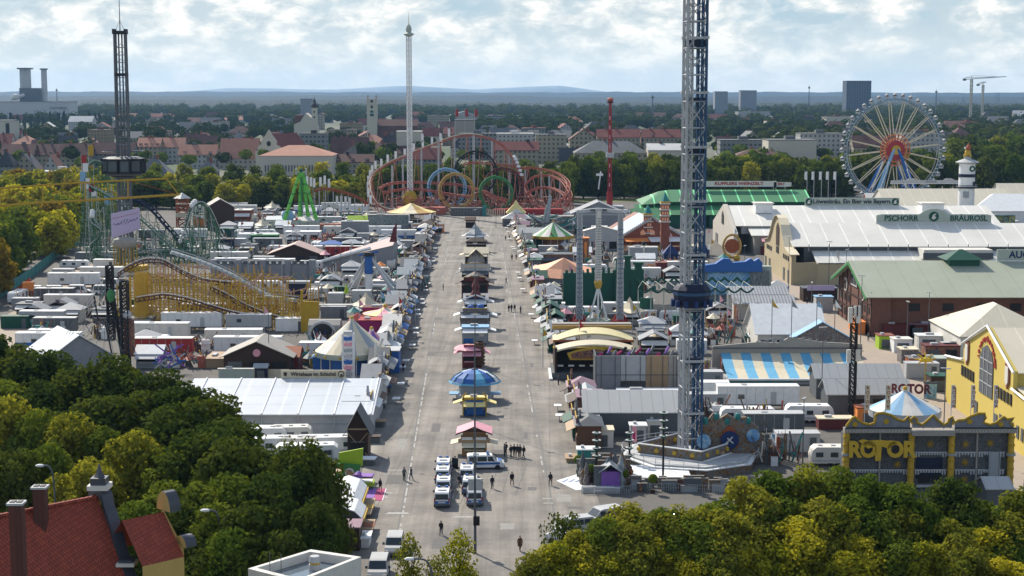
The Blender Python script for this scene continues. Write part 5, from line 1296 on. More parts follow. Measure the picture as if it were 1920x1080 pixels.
def mk_van(m='white', kind='plain', L=5.0, label='', h=1.98, W_=1.9):
    # nose towards -Y
    t = T('police_van' if kind == 'police' else ('van' if kind == 'plain' else 'parked_car'), label, 'van' if kind != 'car' else 'car', (0,-900)); w = W_/2
    if kind == 'car': pr = [(-L/2,.35),(-L/2+.05,.75),(-L/2+.9,.92),(-L/2+1.6,1.42),(L/2-1.2,1.45),(L/2-.35,.98),(L/2,.9),(L/2,.35)]; h = 1.45
    else: pr = [(-L/2,.32),(-L/2-.02,.8),(-L/2+.35,1.1),(-L/2+.95,1.22),(-L/2+1.6,h-.08),(-L/2+2.0,h),(L/2-.25,h),(L/2-.06,h-.15),(L/2,1.0),(L/2,.32)]
    lo = MB(m); a = [(y,z) for y, z in pr if z < 1.3 or kind == 'car']
    # lower body full width, upper body drawn in
    v = []; n = len(pr)
    for x, s in ((-1,0),(1,0)):
        for y, z in pr: k = 1-max(0, (z-1.05))*.13; v.append((x*w*k, y, z))
    f = [tuple(range(n)), tuple(range(n,2*n))[::-1]]+[((i+1)%n,i,n+i,n+(i+1)%n) for i in range(n)]
    lo.add(v, f)
    if kind == 'police':
        for s in (-1,1): lo.m('blue').box(s*w-.0 if s>0 else s*w-.02, s*w+.02 if s>0 else s*w, -L/2+.6, L/2-.1, .72, 1.0)
        lo.m('blue').box(-w+.05,w-.05,L/2,L/2+.02,.62,.92).box(-w+.2,w-.2,-L/2+.36,-L/2+.9,1.16,1.2)
    O('body', lo, t)
    def P_(y, z, s): return (s*w*(1-max(0, z-1.05)*.13)+s*.012, y, z)
    if kind != 'car':
        ws = MB('glass'); y0, z0, y1, z1 = -L/2+.97, 1.25, -L/2+1.58, h-.12; e = .02
        ws.quad((-w*.9,y0-e,z0),(w*.9,y0-e,z0),(w*.82,y1-e,z1),(-w*.82,y1-e,z1)); O('windscreen', ws, t)
        rw = MB('glass').quad((w*.85,L/2+.005,1.12),(-w*.85,L/2+.005,1.12),(-w*.8,L/2-.05,h-.2),(w*.8,L/2-.05,h-.2)); rw.v = [(x,y+.02,z) for x,y,z in rw.v]; O('rear_window', rw, t)
        for s in (-1,1):
            for a, b in ((-L/2+1.5,-L/2+2.2),(-L/2+2.35,L/2-1.4),(L/2-1.3,L/2-.3)):
                q = MB('glass'); pp = [P_(a,1.18,s),P_(b,1.18,s),P_(b,h-.2,s),P_(a+(.25 if a < -1 else 0),h-.2,s)]; q.add(pp if s < 0 else pp[::-1], [(0,1,2,3)]); O('window', q, t)
    else:
        g_ = MB('glass'); g_.quad((-w*.85,-L/2+.92,.98),(w*.85,-L/2+.92,.98),(w*.78,-L/2+1.55,1.42),(-w*.78,-L/2+1.55,1.42)); g_.v = [(x,y-.02,z+.02) for x,y,z in g_.v]; O('windscreen', g_, t)
        g2 = MB('glass').quad((w*.8,L/2-.4,1.0),(-w*.8,L/2-.4,1.0),(-w*.78,L/2-1.15,1.42),(w*.78,L/2-1.15,1.42)); g2.v = [(x,y+.02,z+.02) for x,y,z in g2.v]; O('rear_window', g2, t)
    for sx in (-1,1):
        for y in (-L/2+.9, L/2-.9): 
            o = O('wheel', MB('black').extx([(y+.34*cos(2*pi*i/12), .34+.34*sin(2*pi*i/12)) for i in range(12)], sx*w-.12, sx*w+.06).m('lgrey').extx([(y+.17*cos(2*pi*i/8), .34+.17*sin(2*pi*i/8)) for i in range(8)], sx*w+.02*sx, sx*w+.08*sx) if sx > 0 else MB('black').extx([(y+.34*cos(2*pi*i/12), .34+.34*sin(2*pi*i/12)) for i in range(12)], -w-.06, -w+.12), t)
        O('headlight', MB('offw').box(sx*w*.8-.2, sx*w*.8+.2, -L/2-.03, -L/2+.05, .72, .92), t)
        O('tail_light', MB('red').box(sx*w*.92-.07, sx*w*.92+.07, L/2-.02, L/2+.035, .8, 1.3 if kind != 'car' else .95), t)
        O('mirror', MB('dgrey').box(sx*(w+.18)-.12, sx*(w+.18)+.12, -L/2+1.35, -L/2+1.5, 1.15, 1.42), t)
    O('bumper', MB('dgrey').box(-w,w,-L/2-.06,-L/2+.02,.3,.62).box(-w,w,L/2-.02,L/2+.06,.3,.58), t)
    if kind == 'police':
        O('light_bar', MB('dgrey').box(-.65,.65,-L/2+2.0,-L/2+2.35,h,h+.08).m('blue').box(-.65,-.3,-L/2+2.0,-L/2+2.35,h+.08,h+.2).box(.3,.65,-L/2+2.0,-L/2+2.35,h+.08,h+.2), t)
        O('roof_unit', MB('lgrey').box(-.5,.5,L/2-1.6,L/2-.9,h,h+.12), t)
        O('marking', MB('blue').box(-.0,.0,0,0,0,0) if 0 else MB('white').box(-.45,.45,L/2+.02,L/2+.035,.7,.84), t)
    return t
# ---------- people
def mk_person(pose, top, leg, hair='dbrown', bag=None, coat=0, cap=False):
    me = bpy.data.meshes.new('p'); s = pose
    # joint: position, radius
    J = dict(pel=((0,0,.95),.15), sp=((0,0,1.15),.145), ch=((0,-.01,1.36),.165), ne=((0,-.01,1.52),.065), hd=((0,-.03,1.60),.085), tp=((0,-.02,1.74),.088))
    st = {'stand':(.10,.02,-.02),'walk':(.09,.26,-.24),'wide':(.17,.04,-.03)}[s]
    J.update(hl=((-.09,0,.90),.10), kl=((-st[0],-st[1]*.55,.5),.075), al=((-st[0],-st[1]*.9+.03,.10),.05), fl=((-st[0],-st[1]*.9-.13,.05),.045),
             hr=((.09,0,.90),.10), kr=((st[0],-st[2]*.3-.03,.5),.075), ar=((st[0],-st[2]*1.0+.03,.10),.05), fr=((st[0],-st[2]*1.0-.12,.05),.045))
    sw = .18 if s == 'walk' else .04
    J.update(sl=((-.19,0,1.42),.07), el=((-.25,sw*.6,1.14),.05), wl=((-.24,-.08+sw*.9,.90),.034), ml=((-.235,-.11+sw,.82),.03),
             sr=((.19,0,1.42),.07), er=((.25,-sw*.3,1.14),.05), wr=((.22,-.2-sw*.4 if s != 'wide' else -.12,.95 if s != 'wide' else 1.02),.034), mr=((.2,-.27-sw*.4,.90 if s != 'wide' else 1.0),.03))
    E = [('pel','sp'),('sp','ch'),('ch','ne'),('ne','hd'),('hd','tp'),('pel','hl'),('hl','kl'),('kl','al'),('al','fl'),('pel','hr'),('hr','kr'),('kr','ar'),('ar','fr'),('ch','sl'),('sl','el'),('el','wl'),('wl','ml'),('ch','sr'),('sr','er'),('er','wr'),('wr','mr')]
    for side in 'lr':   # five fingers of unequal length
        p = Vector(J['m'+side][0])
        for k in range(5):
            n = 'f%s%d' % (side, k); off = Vector(((.014*(k-1.5)) if k < 4 else (.03 if side == 'l' else -.03), (.01*(k-1.5)), -(.07,.08,.075,.06,.03)[k]))
            J[n] = (tuple(p+off), .009); E.append(('m'+side, n))
    ks = list(J); me.from_pydata([J[k][0] for k in ks], [(ks.index(a), ks.index(b)) for a, b in E], [])
    o = bpy.data.objects.new('p', me); COL.objects.link(o)
    md = o.modifiers.new('s', 'SKIN'); sv = me.skin_vertices[0].data
    for i, k in enumerate(ks): r_ = J[k][1]; sv[i].radius = (r_*(1.15 if k in ('ch','sp','pel') else 1), r_*(.8 if k in ('ch','sp','pel') else 1)); sv[i].use_root = (k == 'pel')
    o.modifiers.new('u', 'SUBSURF').levels = 1
    dg = bpy.context.evaluated_depsgraph_get(); dg.update(); m2 = bpy.data.meshes.new_from_object(o.evaluated_get(dg)); bpy.data.objects.remove(o)
    m2.name = 'person_body'
    for mm in (top, leg, 'skin', 'black', hair): m2.materials.append(M(mm))
    for p in m2.polygons:
        c = p.center
        if c.z > 1.53: p.material_index = 4 if (c.z > 1.69 or c.y > .015) else 2
        elif c.z > 1.5: p.material_index = 2
        elif abs(c.x) > .17 and c.z < .93: p.material_index = 2
        elif c.z < .11: p.material_index = 3
        elif c.z < (.95 if not coat else .72): p.material_index = 1
        else: p.material_index = 0
        p.use_smooth = True
    t = T('person', 'x', 'person', (0,-900)); O('body', m2, t)
    f = MB('skin').sph((0,-.125,1.63), .018, 6).m('black').sph((-.03,-.108,1.655), .01, 4).sph((.03,-.108,1.655), .01, 4).m('dred').box(-.022,.022,-.115,-.105,1.585,1.592).m('skin').sph((-.088,-.02,1.64), .02, 4, (.5,1,1.4)).sph((.088,-.02,1.64), .02, 4, (.5,1,1.4)); O('face', f, t)
    O('hair', MB(hair).sph((0,.01,1.70), .097, 10, (1,1.05,.85)), t)
    if cap: O('cap', MB('navy').cyl(0,0,1.72,1.79,.10,.085,10).box(-.07,.07,-.17,-.05,1.71,1.725), t)
    if coat: O('coat', MB(top).lathe([(.27,.62),(.24,.9),(.2,1.15),(.21,1.38),(.1,1.5)], 12), t)
    if bag == 'vest': O('vest', MB('black').lathe([(.2,1.0),(.215,1.2),(.2,1.42)], 12).box(-.12,.12,.13,.2,1.1,1.38), t)
    if bag == 'hood': O('hood', MB(top).sph((0,.02,1.60), .13, 8, (1,.9,.9)), t)
    return t
PER = [mk_person('stand','navy','navy','dbrown','vest',cap=True), mk_person('walk','black','navy','dbrown','vest'), mk_person('wide','navy','black','black','vest'), mk_person('walk','dgrey','dblue','brown'), mk_person('stand','dgrey','black','dbrown','hood')]
PWOM = mk_person('walk','brown','black','brown',None,1)
def put(src, px, py, rz=0, label=None, sc=None, group=None, z=0):
    x, y = g(px, py); return proto(src, (x, y, z), rz, label, sc, group)
# ---------- people on the street
G_ = 'police officers on the main street'
for px, py, k, rz, lab in (
 (713,922,2,2.6,'officer in black standing alone by the purple carpet'),
 (758,902,4,.6,'person in brown hooded jacket, left of a pair on the left lane'),
 (771,900,3,-.8,'person in dark jacket walking, right of a pair on the left lane'),
 (827,1004,1,3.0,'lone officer in black walking below the parked police vans'),
 (923,917,0,.3,'officer standing just right of the parked police vans'),
 (960,911,2,.1,'officer in dark uniform standing mid lane under the group'),
 (1032,911,2,3.1,'officer seen from behind beside the blue white carpet'),
 (946,856,4,1.2,'person at the left end of the dark clad group'),
 (949,853,0,-1.2,'officer second from left in the dark clad group'),
 (958,858,1,.8,'officer third from left in the dark clad group'),
 (964,857,0,-.3,'officer in the middle of the dark clad group'),
 (970,858,2,.2,'officer third from right in the dark clad group'),
 (975,857,0,2.9,'officer second from right in the dark clad group'),
 (982,859,1,-2.2,'officer at the right end of the dark clad group'),
 (853,879,0,1.6,'officer beside the open van door'),
 (861,914,0,1.5,'officer between the two columns of police vans'),
 (890,884,1,0,'officer partly hidden behind the right column of vans'),
 (954,585,0,.5,'leftmost of four people standing together far up the right lane'),
 (959,585,1,.2,'second of four people far up the right lane'),
 (965,585,2,-.4,'third of four people far up the right lane'),
 (976,588,4,.9,'person a few steps right of the four on the right lane'),
 (949,532,3,1.4,'lone walker far up the right lane'),
 (831,545,4,2.0,'lone person far up the left lane'),
 (960,488,0,0,'distant person left of a pair near the right stalls'),
 (968,487,4,.4,'distant person right of a pair near the right stalls'),
 (948,451,1,0,'tiny figure far up the street, left of a pair'),
 (955,450,3,0,'tiny figure far up the street, right of a pair'),
 (866,504,4,0,'person beside the beige cross gabled kiosk'),
 (745,698,4,1,'person in black by the blue curtain of the swing ride'),
 (756,697,0,-1,'second person in black by the blue curtain'),
 (1047,722,4,1,'dark figure at the railing of the netted building'),
 (1435,905,3,1,'person crossing the white deck under the lattice tower'),
 (1508,590,4,0,'person in the beer street near the grey cabin'),
 (1628,640,4,0,'person in white apron at the orange fence'),
 (1513,572,1,0,'distant walker beside the cream hall corner')):
    put(PER[k], px, py, rz, lab, R.uniform(.98,1.06), G_ if k in (0,1,2) else None)
put(PWOM, 975, 1034, .4, 'long haired person in brown coat walking near the right trees', 1.02)
# ---------- police vans and vans
pv = mk_van('white','police'); G_ = 'police vans parked between the lanes'
for px, py, rz, lab in ((830,948,0,'police van at the front of the left column, rear towards us'),(832,925,.02,'second police van from the front, left column'),(831,905,.0,'third police van from the front, left column'),(832,890,0,'last police van of the left column, with open side door'),
  (890,946,.03,'police van at the front of the right column under the lamp mast'),(882,925,-.03,'second police van from the front, right column'),(876,903,0,'third police van from the front, right column'),(910,882,-1.5,'green white police van parked across behind the right column')):
    q_ = put(pv, px, py-4, rz+pi, lab, 1.0, G_)
    if px == 832 and py == 890: dv = q_
O('side_door', MB('black').box(-.05,.05,-.5,.5,.4,1.9).m('glass').box(-.07,.07,-.35,.35,1.15,1.75), dv, 'open black side door', False, (-1.5,-.4,0)).rotation_euler = (0,0,.9)
wv = mk_van('lgrey','plain',4.6)
put(wv, 740, 1036, .0, 'silver white minivan parked facing us on the left lane')
put(wv, 710, 1082, .0, 'white van with light blue bonnet at the bottom edge', 1.05)
put(wv, 1130, 985, -1.1, 'pale green white van half hidden under the right trees', 1.1); put(wv, 1075, 1000, -1.2, 'light van behind the small dark tree', 1.0)
cr = mk_van('white','car',4.3,'',1.45,1.75)
for i, (px, py) in enumerate(((1085,398),(1098,400),(1190,402),(1205,398),(1214,403),(1172,400),(1068,405))): put(cr, px, py, R.choice((1.5,-1.5,1.2)), 'small white parked vehicle, %s from the left before the dark tree belt' % nth(i), 1.1, 'vehicles at the far meadow')
for i, (px, py) in enumerate(((1060,1010),(1270,975))): put(cr, px, py+8, R.uniform(-1.6,1.6), 'car glimpsed through the leaves, %s of those under the right trees' % nth(i), 1.0, 'cars under the right trees')
# ---------- lamp masts and street furniture
mast = T('lamp_mast', 'tall thin mast with white boxes standing in the middle of the street', 'mast', (*g(891,1038),0))
O('pole', MB('dgrey').cyl(0,0,0,23.5,.16,.06,8), mast)
O('junction_box', MB('lgrey').box(-.75,-.1,-.25,.2,7.1,8.4).box(.1,.75,-.25,.2,7.1,8.4), mast); O('camera_box', MB('white').box(-.2,.2,-.3,.1,11,11.3), mast); O('lower_box', MB('black').box(-.2,.5,-.2,.2,3.2,4.2), mast)
for i, (py, h) in enumerate(((800,17),(690,17),(600,17),(540,16),(495,16),(462,15),(440,15))): m_ = T('lamp_mast', 'thin street mast, %s one up the row between the kiosks' % nth(i+1), 'mast', (g(891,py)[0], g(891,py)[1]), 0, 'thin masts along the kiosks'); O('pole', MB('dgrey').cyl(0,0,0,h,.09,.05,6), m_); O('head', MB('lgrey').box(-.5,.5,-.15,.15,h,h+.2), m_)
for i, (px, py, h) in enumerate(((1553,560,14),(1612,690,17),(1478,560,15),(1655,600,12),(1540,765,13),(1768,850,12),(1520,640,12),(822,455,11),(1585,560,12),(1740,640,10),(1700,650,9),(1395,560,13),(1710,565,9),(505,700,14),(640,560,11),(435,500,11),(930,428,9),(1505,870,9))):
    t = T('lamp_post', 'slim grey lamp post, %s counted among the yard posts' % nth(i), 'lamp post', (*g(px,py),0), R.uniform(0,3), 'slim lamp posts over the yards'); O('pole', MB('dgrey').cyl(0,0,0,h,.1,.05,6), t); O('lamp_head', MB('lgrey').box(-.7,.7,-.12,.12,h,h+.15), t)
# antenna mast on the right
t = T('antenna_mast', 'dark telecom mast with white panel antennas above the striped roof', 'mast', (*g(1596,792),0)); o = lattice(MB('black'), .8, 0, 18, 1.4, .1, .06); O('lattice', o, t)
for k, (x, z, h) in enumerate(((-.7,15.5,2.4),(.5,15.5,2.6),(-.8,9.4,2),(.6,9.6,1.8),(.1,16.5,1.6))): O('antenna', MB('offw').box(x-.3,x+.3,-.9,-.5,z,z+h), t)
O('cable', MB('black').bar((.5,-.3,0),(.5,-.3,16),.12), t)
# ---------- kiosks down the middle of the street
def mid(px, pyb, w, d, h, wm, rm, kind, lab, am='white', sign=None, extra=None, cat='kiosk'):
    a = A(px, pyb); b = mk_booth(w, d, h, wm, rm, am, kind, lab, 'kiosk', cat, sign); b.location = (*a.loc, 0)
    for s in (-1,1): O('side_awning', MB(am).ext([(s*w/2,h-.3),(s*(w/2+1.6),h-.8),(s*(w/2+1.6),h-.7),(s*w/2,h-.18)] if s > 0 else [(s*w/2,h-.3),(s*w/2,h-.18),(s*(w/2+1.6),h-.7),(s*(w/2+1.6),h-.8)], .3, d-.3), b)
    if extra: extra(b)
    return b
def ex_house(b):
    O('balcony', MB('tan').box(-2.2,2.2,-.4,0,2.6,3.3), b); O('upper_floor', MB('wood').box(-1.6,1.6,.5,3.5,3.0,4.4), b); O('upper_roof', MB('pink').gable(-2,2,.2,3.8,4.4,5.3,'y',.5,.15).m('dbrown').ext([(-2.6,4.1),(0,5.6),(2.6,4.1),(2.6,3.95),(0,5.42),(-2.6,3.95)], -.4, -.3), b); O('shutter', MB('offw').box(-1.7,-.2,-.6,-.45,3.2,3.7).box(.2,1.7,-.6,-.45,3.2,3.7), b)
mid(889, 856, 3.4, 3.4, 2.9, 'wood', 'brown', 'flat', 'wooden chalet kiosk with pink gabled roof behind the police vans', 'cream', None, ex_house).scale = (1,1,.77)
def ex_yel(b): O('scaffold', MB('gold').box(-1.9,-1.7,-.3,-.1,0,3.4).box(1.7,1.9,-.3,-.1,0,3.4).box(-1.9,1.9,-.3,-.1,2.6,3.0).bar((-1.8,-.2,3),(-1.3,-.2,3.8),.1).bar((1.8,-.2,3),(1.3,-.2,3.8),.1), b); O('shutter', MB('blue').box(-1.3,1.3,-.45,-.32,.3,2.5), b)
mid(890, 780, 3.6, 2.6, 2.6, 'blue', 'pyellow', 'flat', 'small kiosk with blue shutter in a yellow frame', 'pyellow', None, ex_yel)
def roundk():
    a = A(890, 752); t = T('kiosk', 'round kiosk under a wide shiny blue segmented umbrella roof', 'kiosk', (*a.loc,0)); r = 50*a.s
    O('body', MB('steel').cyl(0,r*.35,0,3.0,r*.6,r*.6,12).m('offw').box(-1.4,1.4,-.4,.2,.2,2.2), t)
    O('roof', MB('sky').lathe([(r*1.0,2.95),(r*.96,3.25)], 12, 0, r*.35).lathe([(r*.9,3.25),(r*.78,3.9),(r*.5,4.6),(r*.2,5.0),(0.02,5.05)], 12, 0, r*.35, mats=['blue','blue','blue','sky','blue','white']), t)
    O('roof_rib', MB('navy').lathe([(.02,5.3),(.5,5.15),(.6,4.95)], 8, 0, r*.35), t)
    for k in range(12):
        b_ = 2*pi*k/12; c, s_ = cos(b_), sin(b_); O('rib', MB('teal').bar((.9*r*c,.35*r+.9*r*s_,3.3),(.78*r*c,.35*r+.78*r*s_,3.95),.07).bar((.78*r*c,.35*r+.78*r*s_,3.95),(.5*r*c,.35*r+.5*r*s_,4.65),.07), t)
    for s in (-1,1): O('side_flap', MB('lblue').box(s*r*.6-(0 if s>0 else 1.6), s*r*.6+(1.6 if s>0 else 0), .6, 3.2, .9, 1.05), t)
    O('counter', MB('lgrey').cyl(0,r*.35,0,1.0,r*.7,r*.72,12), t)
roundk()
def ex_pag(b):
    p = MB('brown'); 
    for k in range(7): p.lathe([(1.0-.02*k,.6+k*.62),(1.15-.02*k,.9+k*.62),(.75,1.15+k*.62)], 10, 1.35, .4); 
    O('barrel_tower', p, b); O('draped_cloth', MB('pink').lathe([(3.2,3.4),(2.2,3.9),(.1,4.2)], 7, -.4, 1.6), b)
mid(885, 690, 3.6, 3.6, 3.3, 'dred', 'pink', 'flat', 'kiosk with pink draped roof and stacked brown barrel tower', 'pink', 'magenta', ex_pag)
def ex_blue(b): O('glass_front', MB('steel').box(-2.4,2.4,-.5,-.35,.3,3.0).m('blue').box(-2.3,-.4,-.6,-.5,.3,1.2).m('offw').box(.8,1.8,-.6,-.5,1.6,2.4), b)
mid(891, 645, 5.2, 3.6, 3.3, 'steel', 'lblue', 'flat', 'pale blue glass fronted kiosk, third from the umbrella roof', 'white', None, ex_blue)
def ex_carve(b): O('carved_front', MB('mural_mix').ext([(-3,.3),(3,.3),(3.3,2.6),(2.2,3.8),(.8,3.2),(0,4.4),(-.8,3.2),(-2.2,3.8),(-3.3,2.6)], -.6, -.35), b); O('figure', MB('blue').sph((-1,1,4.4), .9, 8).sph((1.1,1,4.6), .9, 8).m('offw').sph((-2.3,1,4.3), .6, 6).sph((2.4,1,4.2), .6, 6), b)
mid(891, 618, 6.2, 4, 3.6, 'mural_mix', 'dgrey', 'flat', 'kiosk with ornate carved grey front and blue figures on top', 'white', 'mural_mix', ex_carve)
def ex_red(b): O('red_spire', MB('dred').lathe([(.9,3.6),(1.2,4.4),(.7,5.4),(1.0,6.2),(.5,7.4),(.1,8.4)], 8, 0, .6).m('red').sph((0,.6,6.6), .7, 8), b); O('white_gable', MB('white').ext([(-3.2,3.4),(0,4.6),(3.2,3.4),(3.2,3.1),(0,4.2),(-3.2,3.1)], -.5, -.3), b)
mid(892, 588, 5.2, 4, 3.2, 'dgrey', 'lgrey', 'gable', 'dark kiosk with white verge and a dark red turned spire', 'white', 'dblue', ex_red)
mid(890, 562, 6.4, 6, 4.6, 'dred', 'dbrown', 'front', 'tall dark red timber kiosk with wide gabled roof', 'dbrown', 'dred')
mid(891, 538, 7, 5, 4.2, 'dred', 'dgrey', 'gable', 'dark red kiosk under broad grey roof with dormers', 'dgrey', 'lgrey')
mid(890, 524, 5.4, 4, 3.4, 'black', 'dgrey', 'hip', 'small black kiosk with white trimmed awnings', 'white', 'navy')
def ex_b(b): O('round_front', MB('stone').lathe([(2.4,0),(2.6,2),(2.2,3.4),(1.2,4.2)], 10, 0, 0), b); O('cross_gable', MB('cream').gable(-1.8,1.8,-1.8,4,4.0,5.6,'y',.5,.2), b)
mid(893, 503, 6.6, 5, 4.4, 'stone', 'cream', 'gable', 'beige cross gabled kiosk with rounded stone front', 'cream', None, ex_b)
mid(893, 474, 6.2, 4, 3.6, 'dbrown', 'dbrown', 'hip', 'dark brown kiosk behind the beige cross gabled one', 'dbrown', None)
def ex_p(b): O('spire', MB('steel').lathe([(3.2,3.0),(1.4,4.6),(.1,6.6)], 4, 0, 2), b)
mid(891, 456, 6, 4, 3, 'steel', 'steel', 'hip', 'kiosk with pale blue grey pyramid roof near the street end', 'white', None, ex_p)
mid(882, 427, 3.6, 3, 3, 'dbrown', 'brown', 'gable', 'small dark wooden hut last in the row, before the coaster', 'dbrown', None)
# ---------- stalls along both edges of the street
SIDE = {-1:[], 1:[]}
pal = {-1:[('dbrown','dgrey','grey'),('dgrey','grey','offw'),('mural_mix','grey','dgrey'),('grey','lgrey','white'),('dred','dgrey','dred'),('teal','steel','steel'),('brown','grey','tan'),('mural_mix','dbrown','grey'),('blue','offw','blue'),('mural_red','dbrown','brown')],
        1:[('dgrey','grey','dgrey'),('mural_mix','dgreen','grey'),('dbrown','lgrey','brown'),('dgreen','grey','dgreen'),('mural_mix','stone','white'),('grey','steel','grey'),('brown','dgrey','tan'),('mural_red','mauve','dbrown')]}
PAL['mauve'] = (.26,.16,.2)
cn = dict(stone='stone coloured', mauve='mauve', mural_red='red painted', dbrown='dark brown', dgrey='dark grey', mural_mix='painted', grey='grey', dred='dark red', teal='teal', brown='brown', blue='blue', dgreen='dark green', lgrey='light grey', offw='off-white', steel='blue grey', white='white', cream='cream')
for side in (-1, 1):
    y = 236 if side < 0 else 236; i = 0
    stops = [(236,600)] if side < 0 else [(222,255),(300,600)]
    for (y0, y1) in stops:
        y = y0
        while y < y1:
            w = R.uniform(4.5,8); d = R.uniform(2.6,4.2); h = R.uniform(2.8,4.6); wm, rm, am = R.choice(pal[side])
            x = cl(y)+side*(15+R.uniform(-.6,.8))
            lab = '%s stall with %s roof, %s up the %s edge of the street' % (cn[wm], cn[rm], nth(i), 'left' if side < 0 else 'right')
            b = mk_booth(w, d, h, wm, rm, am, R.choice(('flat','flat','gable','hip','front')), lab, 'stall', 'stall', R.choice((None,'mural_red','mural_mix','gold','offw')))
            b.location = (x, y+w/2, 0); b.rotation_euler = (0,0, pi/2 if side < 0 else -pi/2)
            # scenery boards and figures on the roof
            for k in range(R.randint(1,3)):
                q = R.uniform(-w*.4, w*.4); hh = R.uniform(.8,2.4); O('roof_decoration', MB(R.choice(('mural_mix','mural_red','dgrey','offw','mural_fair','lgrey'))).ext([(q-.7,h),(q+.7,h),(q+.8,h+hh*.6),(q,h+hh),(q-.8,h+hh*.6)], .4, .7), b)
            if R.random() < .3: q = R.uniform(-w*.3, w*.3); O('counter_table', MB('white').box(q-.9,q+.9,-3.2,-2.0,.85,.95).m('lgrey').box(q-.05,q+.05,-2.65,-2.55,0,.85), b)
            y += w+R.uniform(.2,2.0); i += 1
# ---------- left half: rides, tents, stalls
def bx(name, cat, label, px0, px1, pyb, h, d, wm, rm, kind='flat', am=None, z0=0, rz=0, sign=None, ov=.3, rise=None, extra=None):
    a = A((px0+px1)/2, pyb); w = (px1-px0)*a.s; t = T(name, label, cat, (*a.loc, z0), rz)
    if isinstance(h, tuple): h = zat(h[0], a.Y)
    rise = rise or d*.22
    if kind == 'x': O('wall', MB(wm).house(-w/2,w/2,0,d,h,rise,'x'), t); O('roof', MB(rm).gable(-w/2,w/2,0,d,h,h+rise,'x',ov,.14), t)
    elif kind == 'y': O('wall', MB(wm).house(-w/2,w/2,0,d,h,rise,'y'), t); O('roof', MB(rm).gable(-w/2,w/2,0,d,h,h+rise,'y',ov,.14), t)
    elif kind == 'hip': O('wall', MB(wm).box(-w/2,w/2,0,d,0,h), t); O('roof', MB(rm).hip(-w/2,w/2,0,d,h,h+rise,ov), t)
    elif kind == 'pag':
        O('wall', MB(wm).box(-w/2,w/2,0,d,0,h), t); m = MB(rm); r = [(1.08,h),(.7,h+rise*.28),(.3,h+rise*.62),(.02,h+rise)]
        for (k0,z0_),(k1,z1_) in zip(r, r[1:]):
            c = [(-1,-1),(1,-1),(1,1),(-1,1)]
            for i in range(4): (ax,ay),(bx_,by) = c[i], c[(i+1)%4]; m.add([(ax*k0*w/2,d/2+ay*k0*d/2,z0_),(bx_*k0*w/2,d/2+by*k0*d/2,z0_),(bx_*k1*w/2,d/2+by*k1*d/2,z1_),(ax*k1*w/2,d/2+ay*k1*d/2,z1_)], [(0,1,2,3)])
        O('roof', m, t)
    else: O('wall', MB(wm).box(-w/2,w/2,0,d,0,h), t); O('roof', MB(rm).box(-w/2-.15,w/2+.15,-.15,d+.15,h,h+.16).m('lgrey').box(-w*.3,-w*.1,d*.3,d*.6,h+.16,h+.5), t)
    n = max(1, int(w/3.2))
    for k in range(n if am != 'none' else 0):
        x = -w/2+(k+.5)*w/n; O('opening', MB('black' if k % 3 else 'dgrey').box(x-w/n*.32, x+w/n*.32, -.06, -.01, .2, min(h*.75, 2.6)), t)
    if am and am != 'none': O('awning', MB(am).extx([(-1.4,h*.62),(0,h*.8),(0,h*.8+.1),(-1.4,h*.62+.1)], -w/2+.2, w/2-.2), t)
    if sign: O('sign_board', MB(sign).box(-w*.4,w*.4,-.25,-.1,h-.4,h+.9), t)
    if extra: extra(t, w, h)
    return t
def carousel(name, label, px, pyb, r, he, hr, mats, band='mural_mix', n=16, wall=None, base='lgrey', cat='carousel', balls=True):
    a = A(px, pyb); t = T(name, label, cat, (a.loc[0], a.loc[1]+r, 0))
    O('roof', MB(mats[0]).lathe([(r,he),(r*.62,he+(hr-he)*.36),(r*.25,he+(hr-he)*.74),(.1,hr)], n*2, mats=[m for m in mats for _ in (0,1)] if len(mats) < 3 else mats), t)
    v = MB(band).lathe([(r*1.01,he-.9),(r*1.03,he+.05)], n*2); 
    if balls:
        for i in range(n): b = 2*pi*i/n; v.m('gold').sph((r*1.03*cos(b), r*1.03*sin(b), he-.5), .28, 6).m(band)
    O('rounding_board', v, t); O('pole', MB('offw').cyl(0,0,0,hr,.5,.4,10).m('gold').sph((0,0,hr+.2), .35, 8), t)
    O('platform', MB(base).cyl(0,0,0,.6,r*.95,r*.95,24), t)
    if wall: O('curtain', MB(wall).cyl(0,0,.6,he-.8,r*.55,r*.55,12,False), t)
    for i in range(n//2): b = 2*pi*(i+.5)/(n//2); O('post', MB('offw').cyl(r*.85*cos(b), r*.85*sin(b), .6, he-.6, .08, n=6), t)
    return t
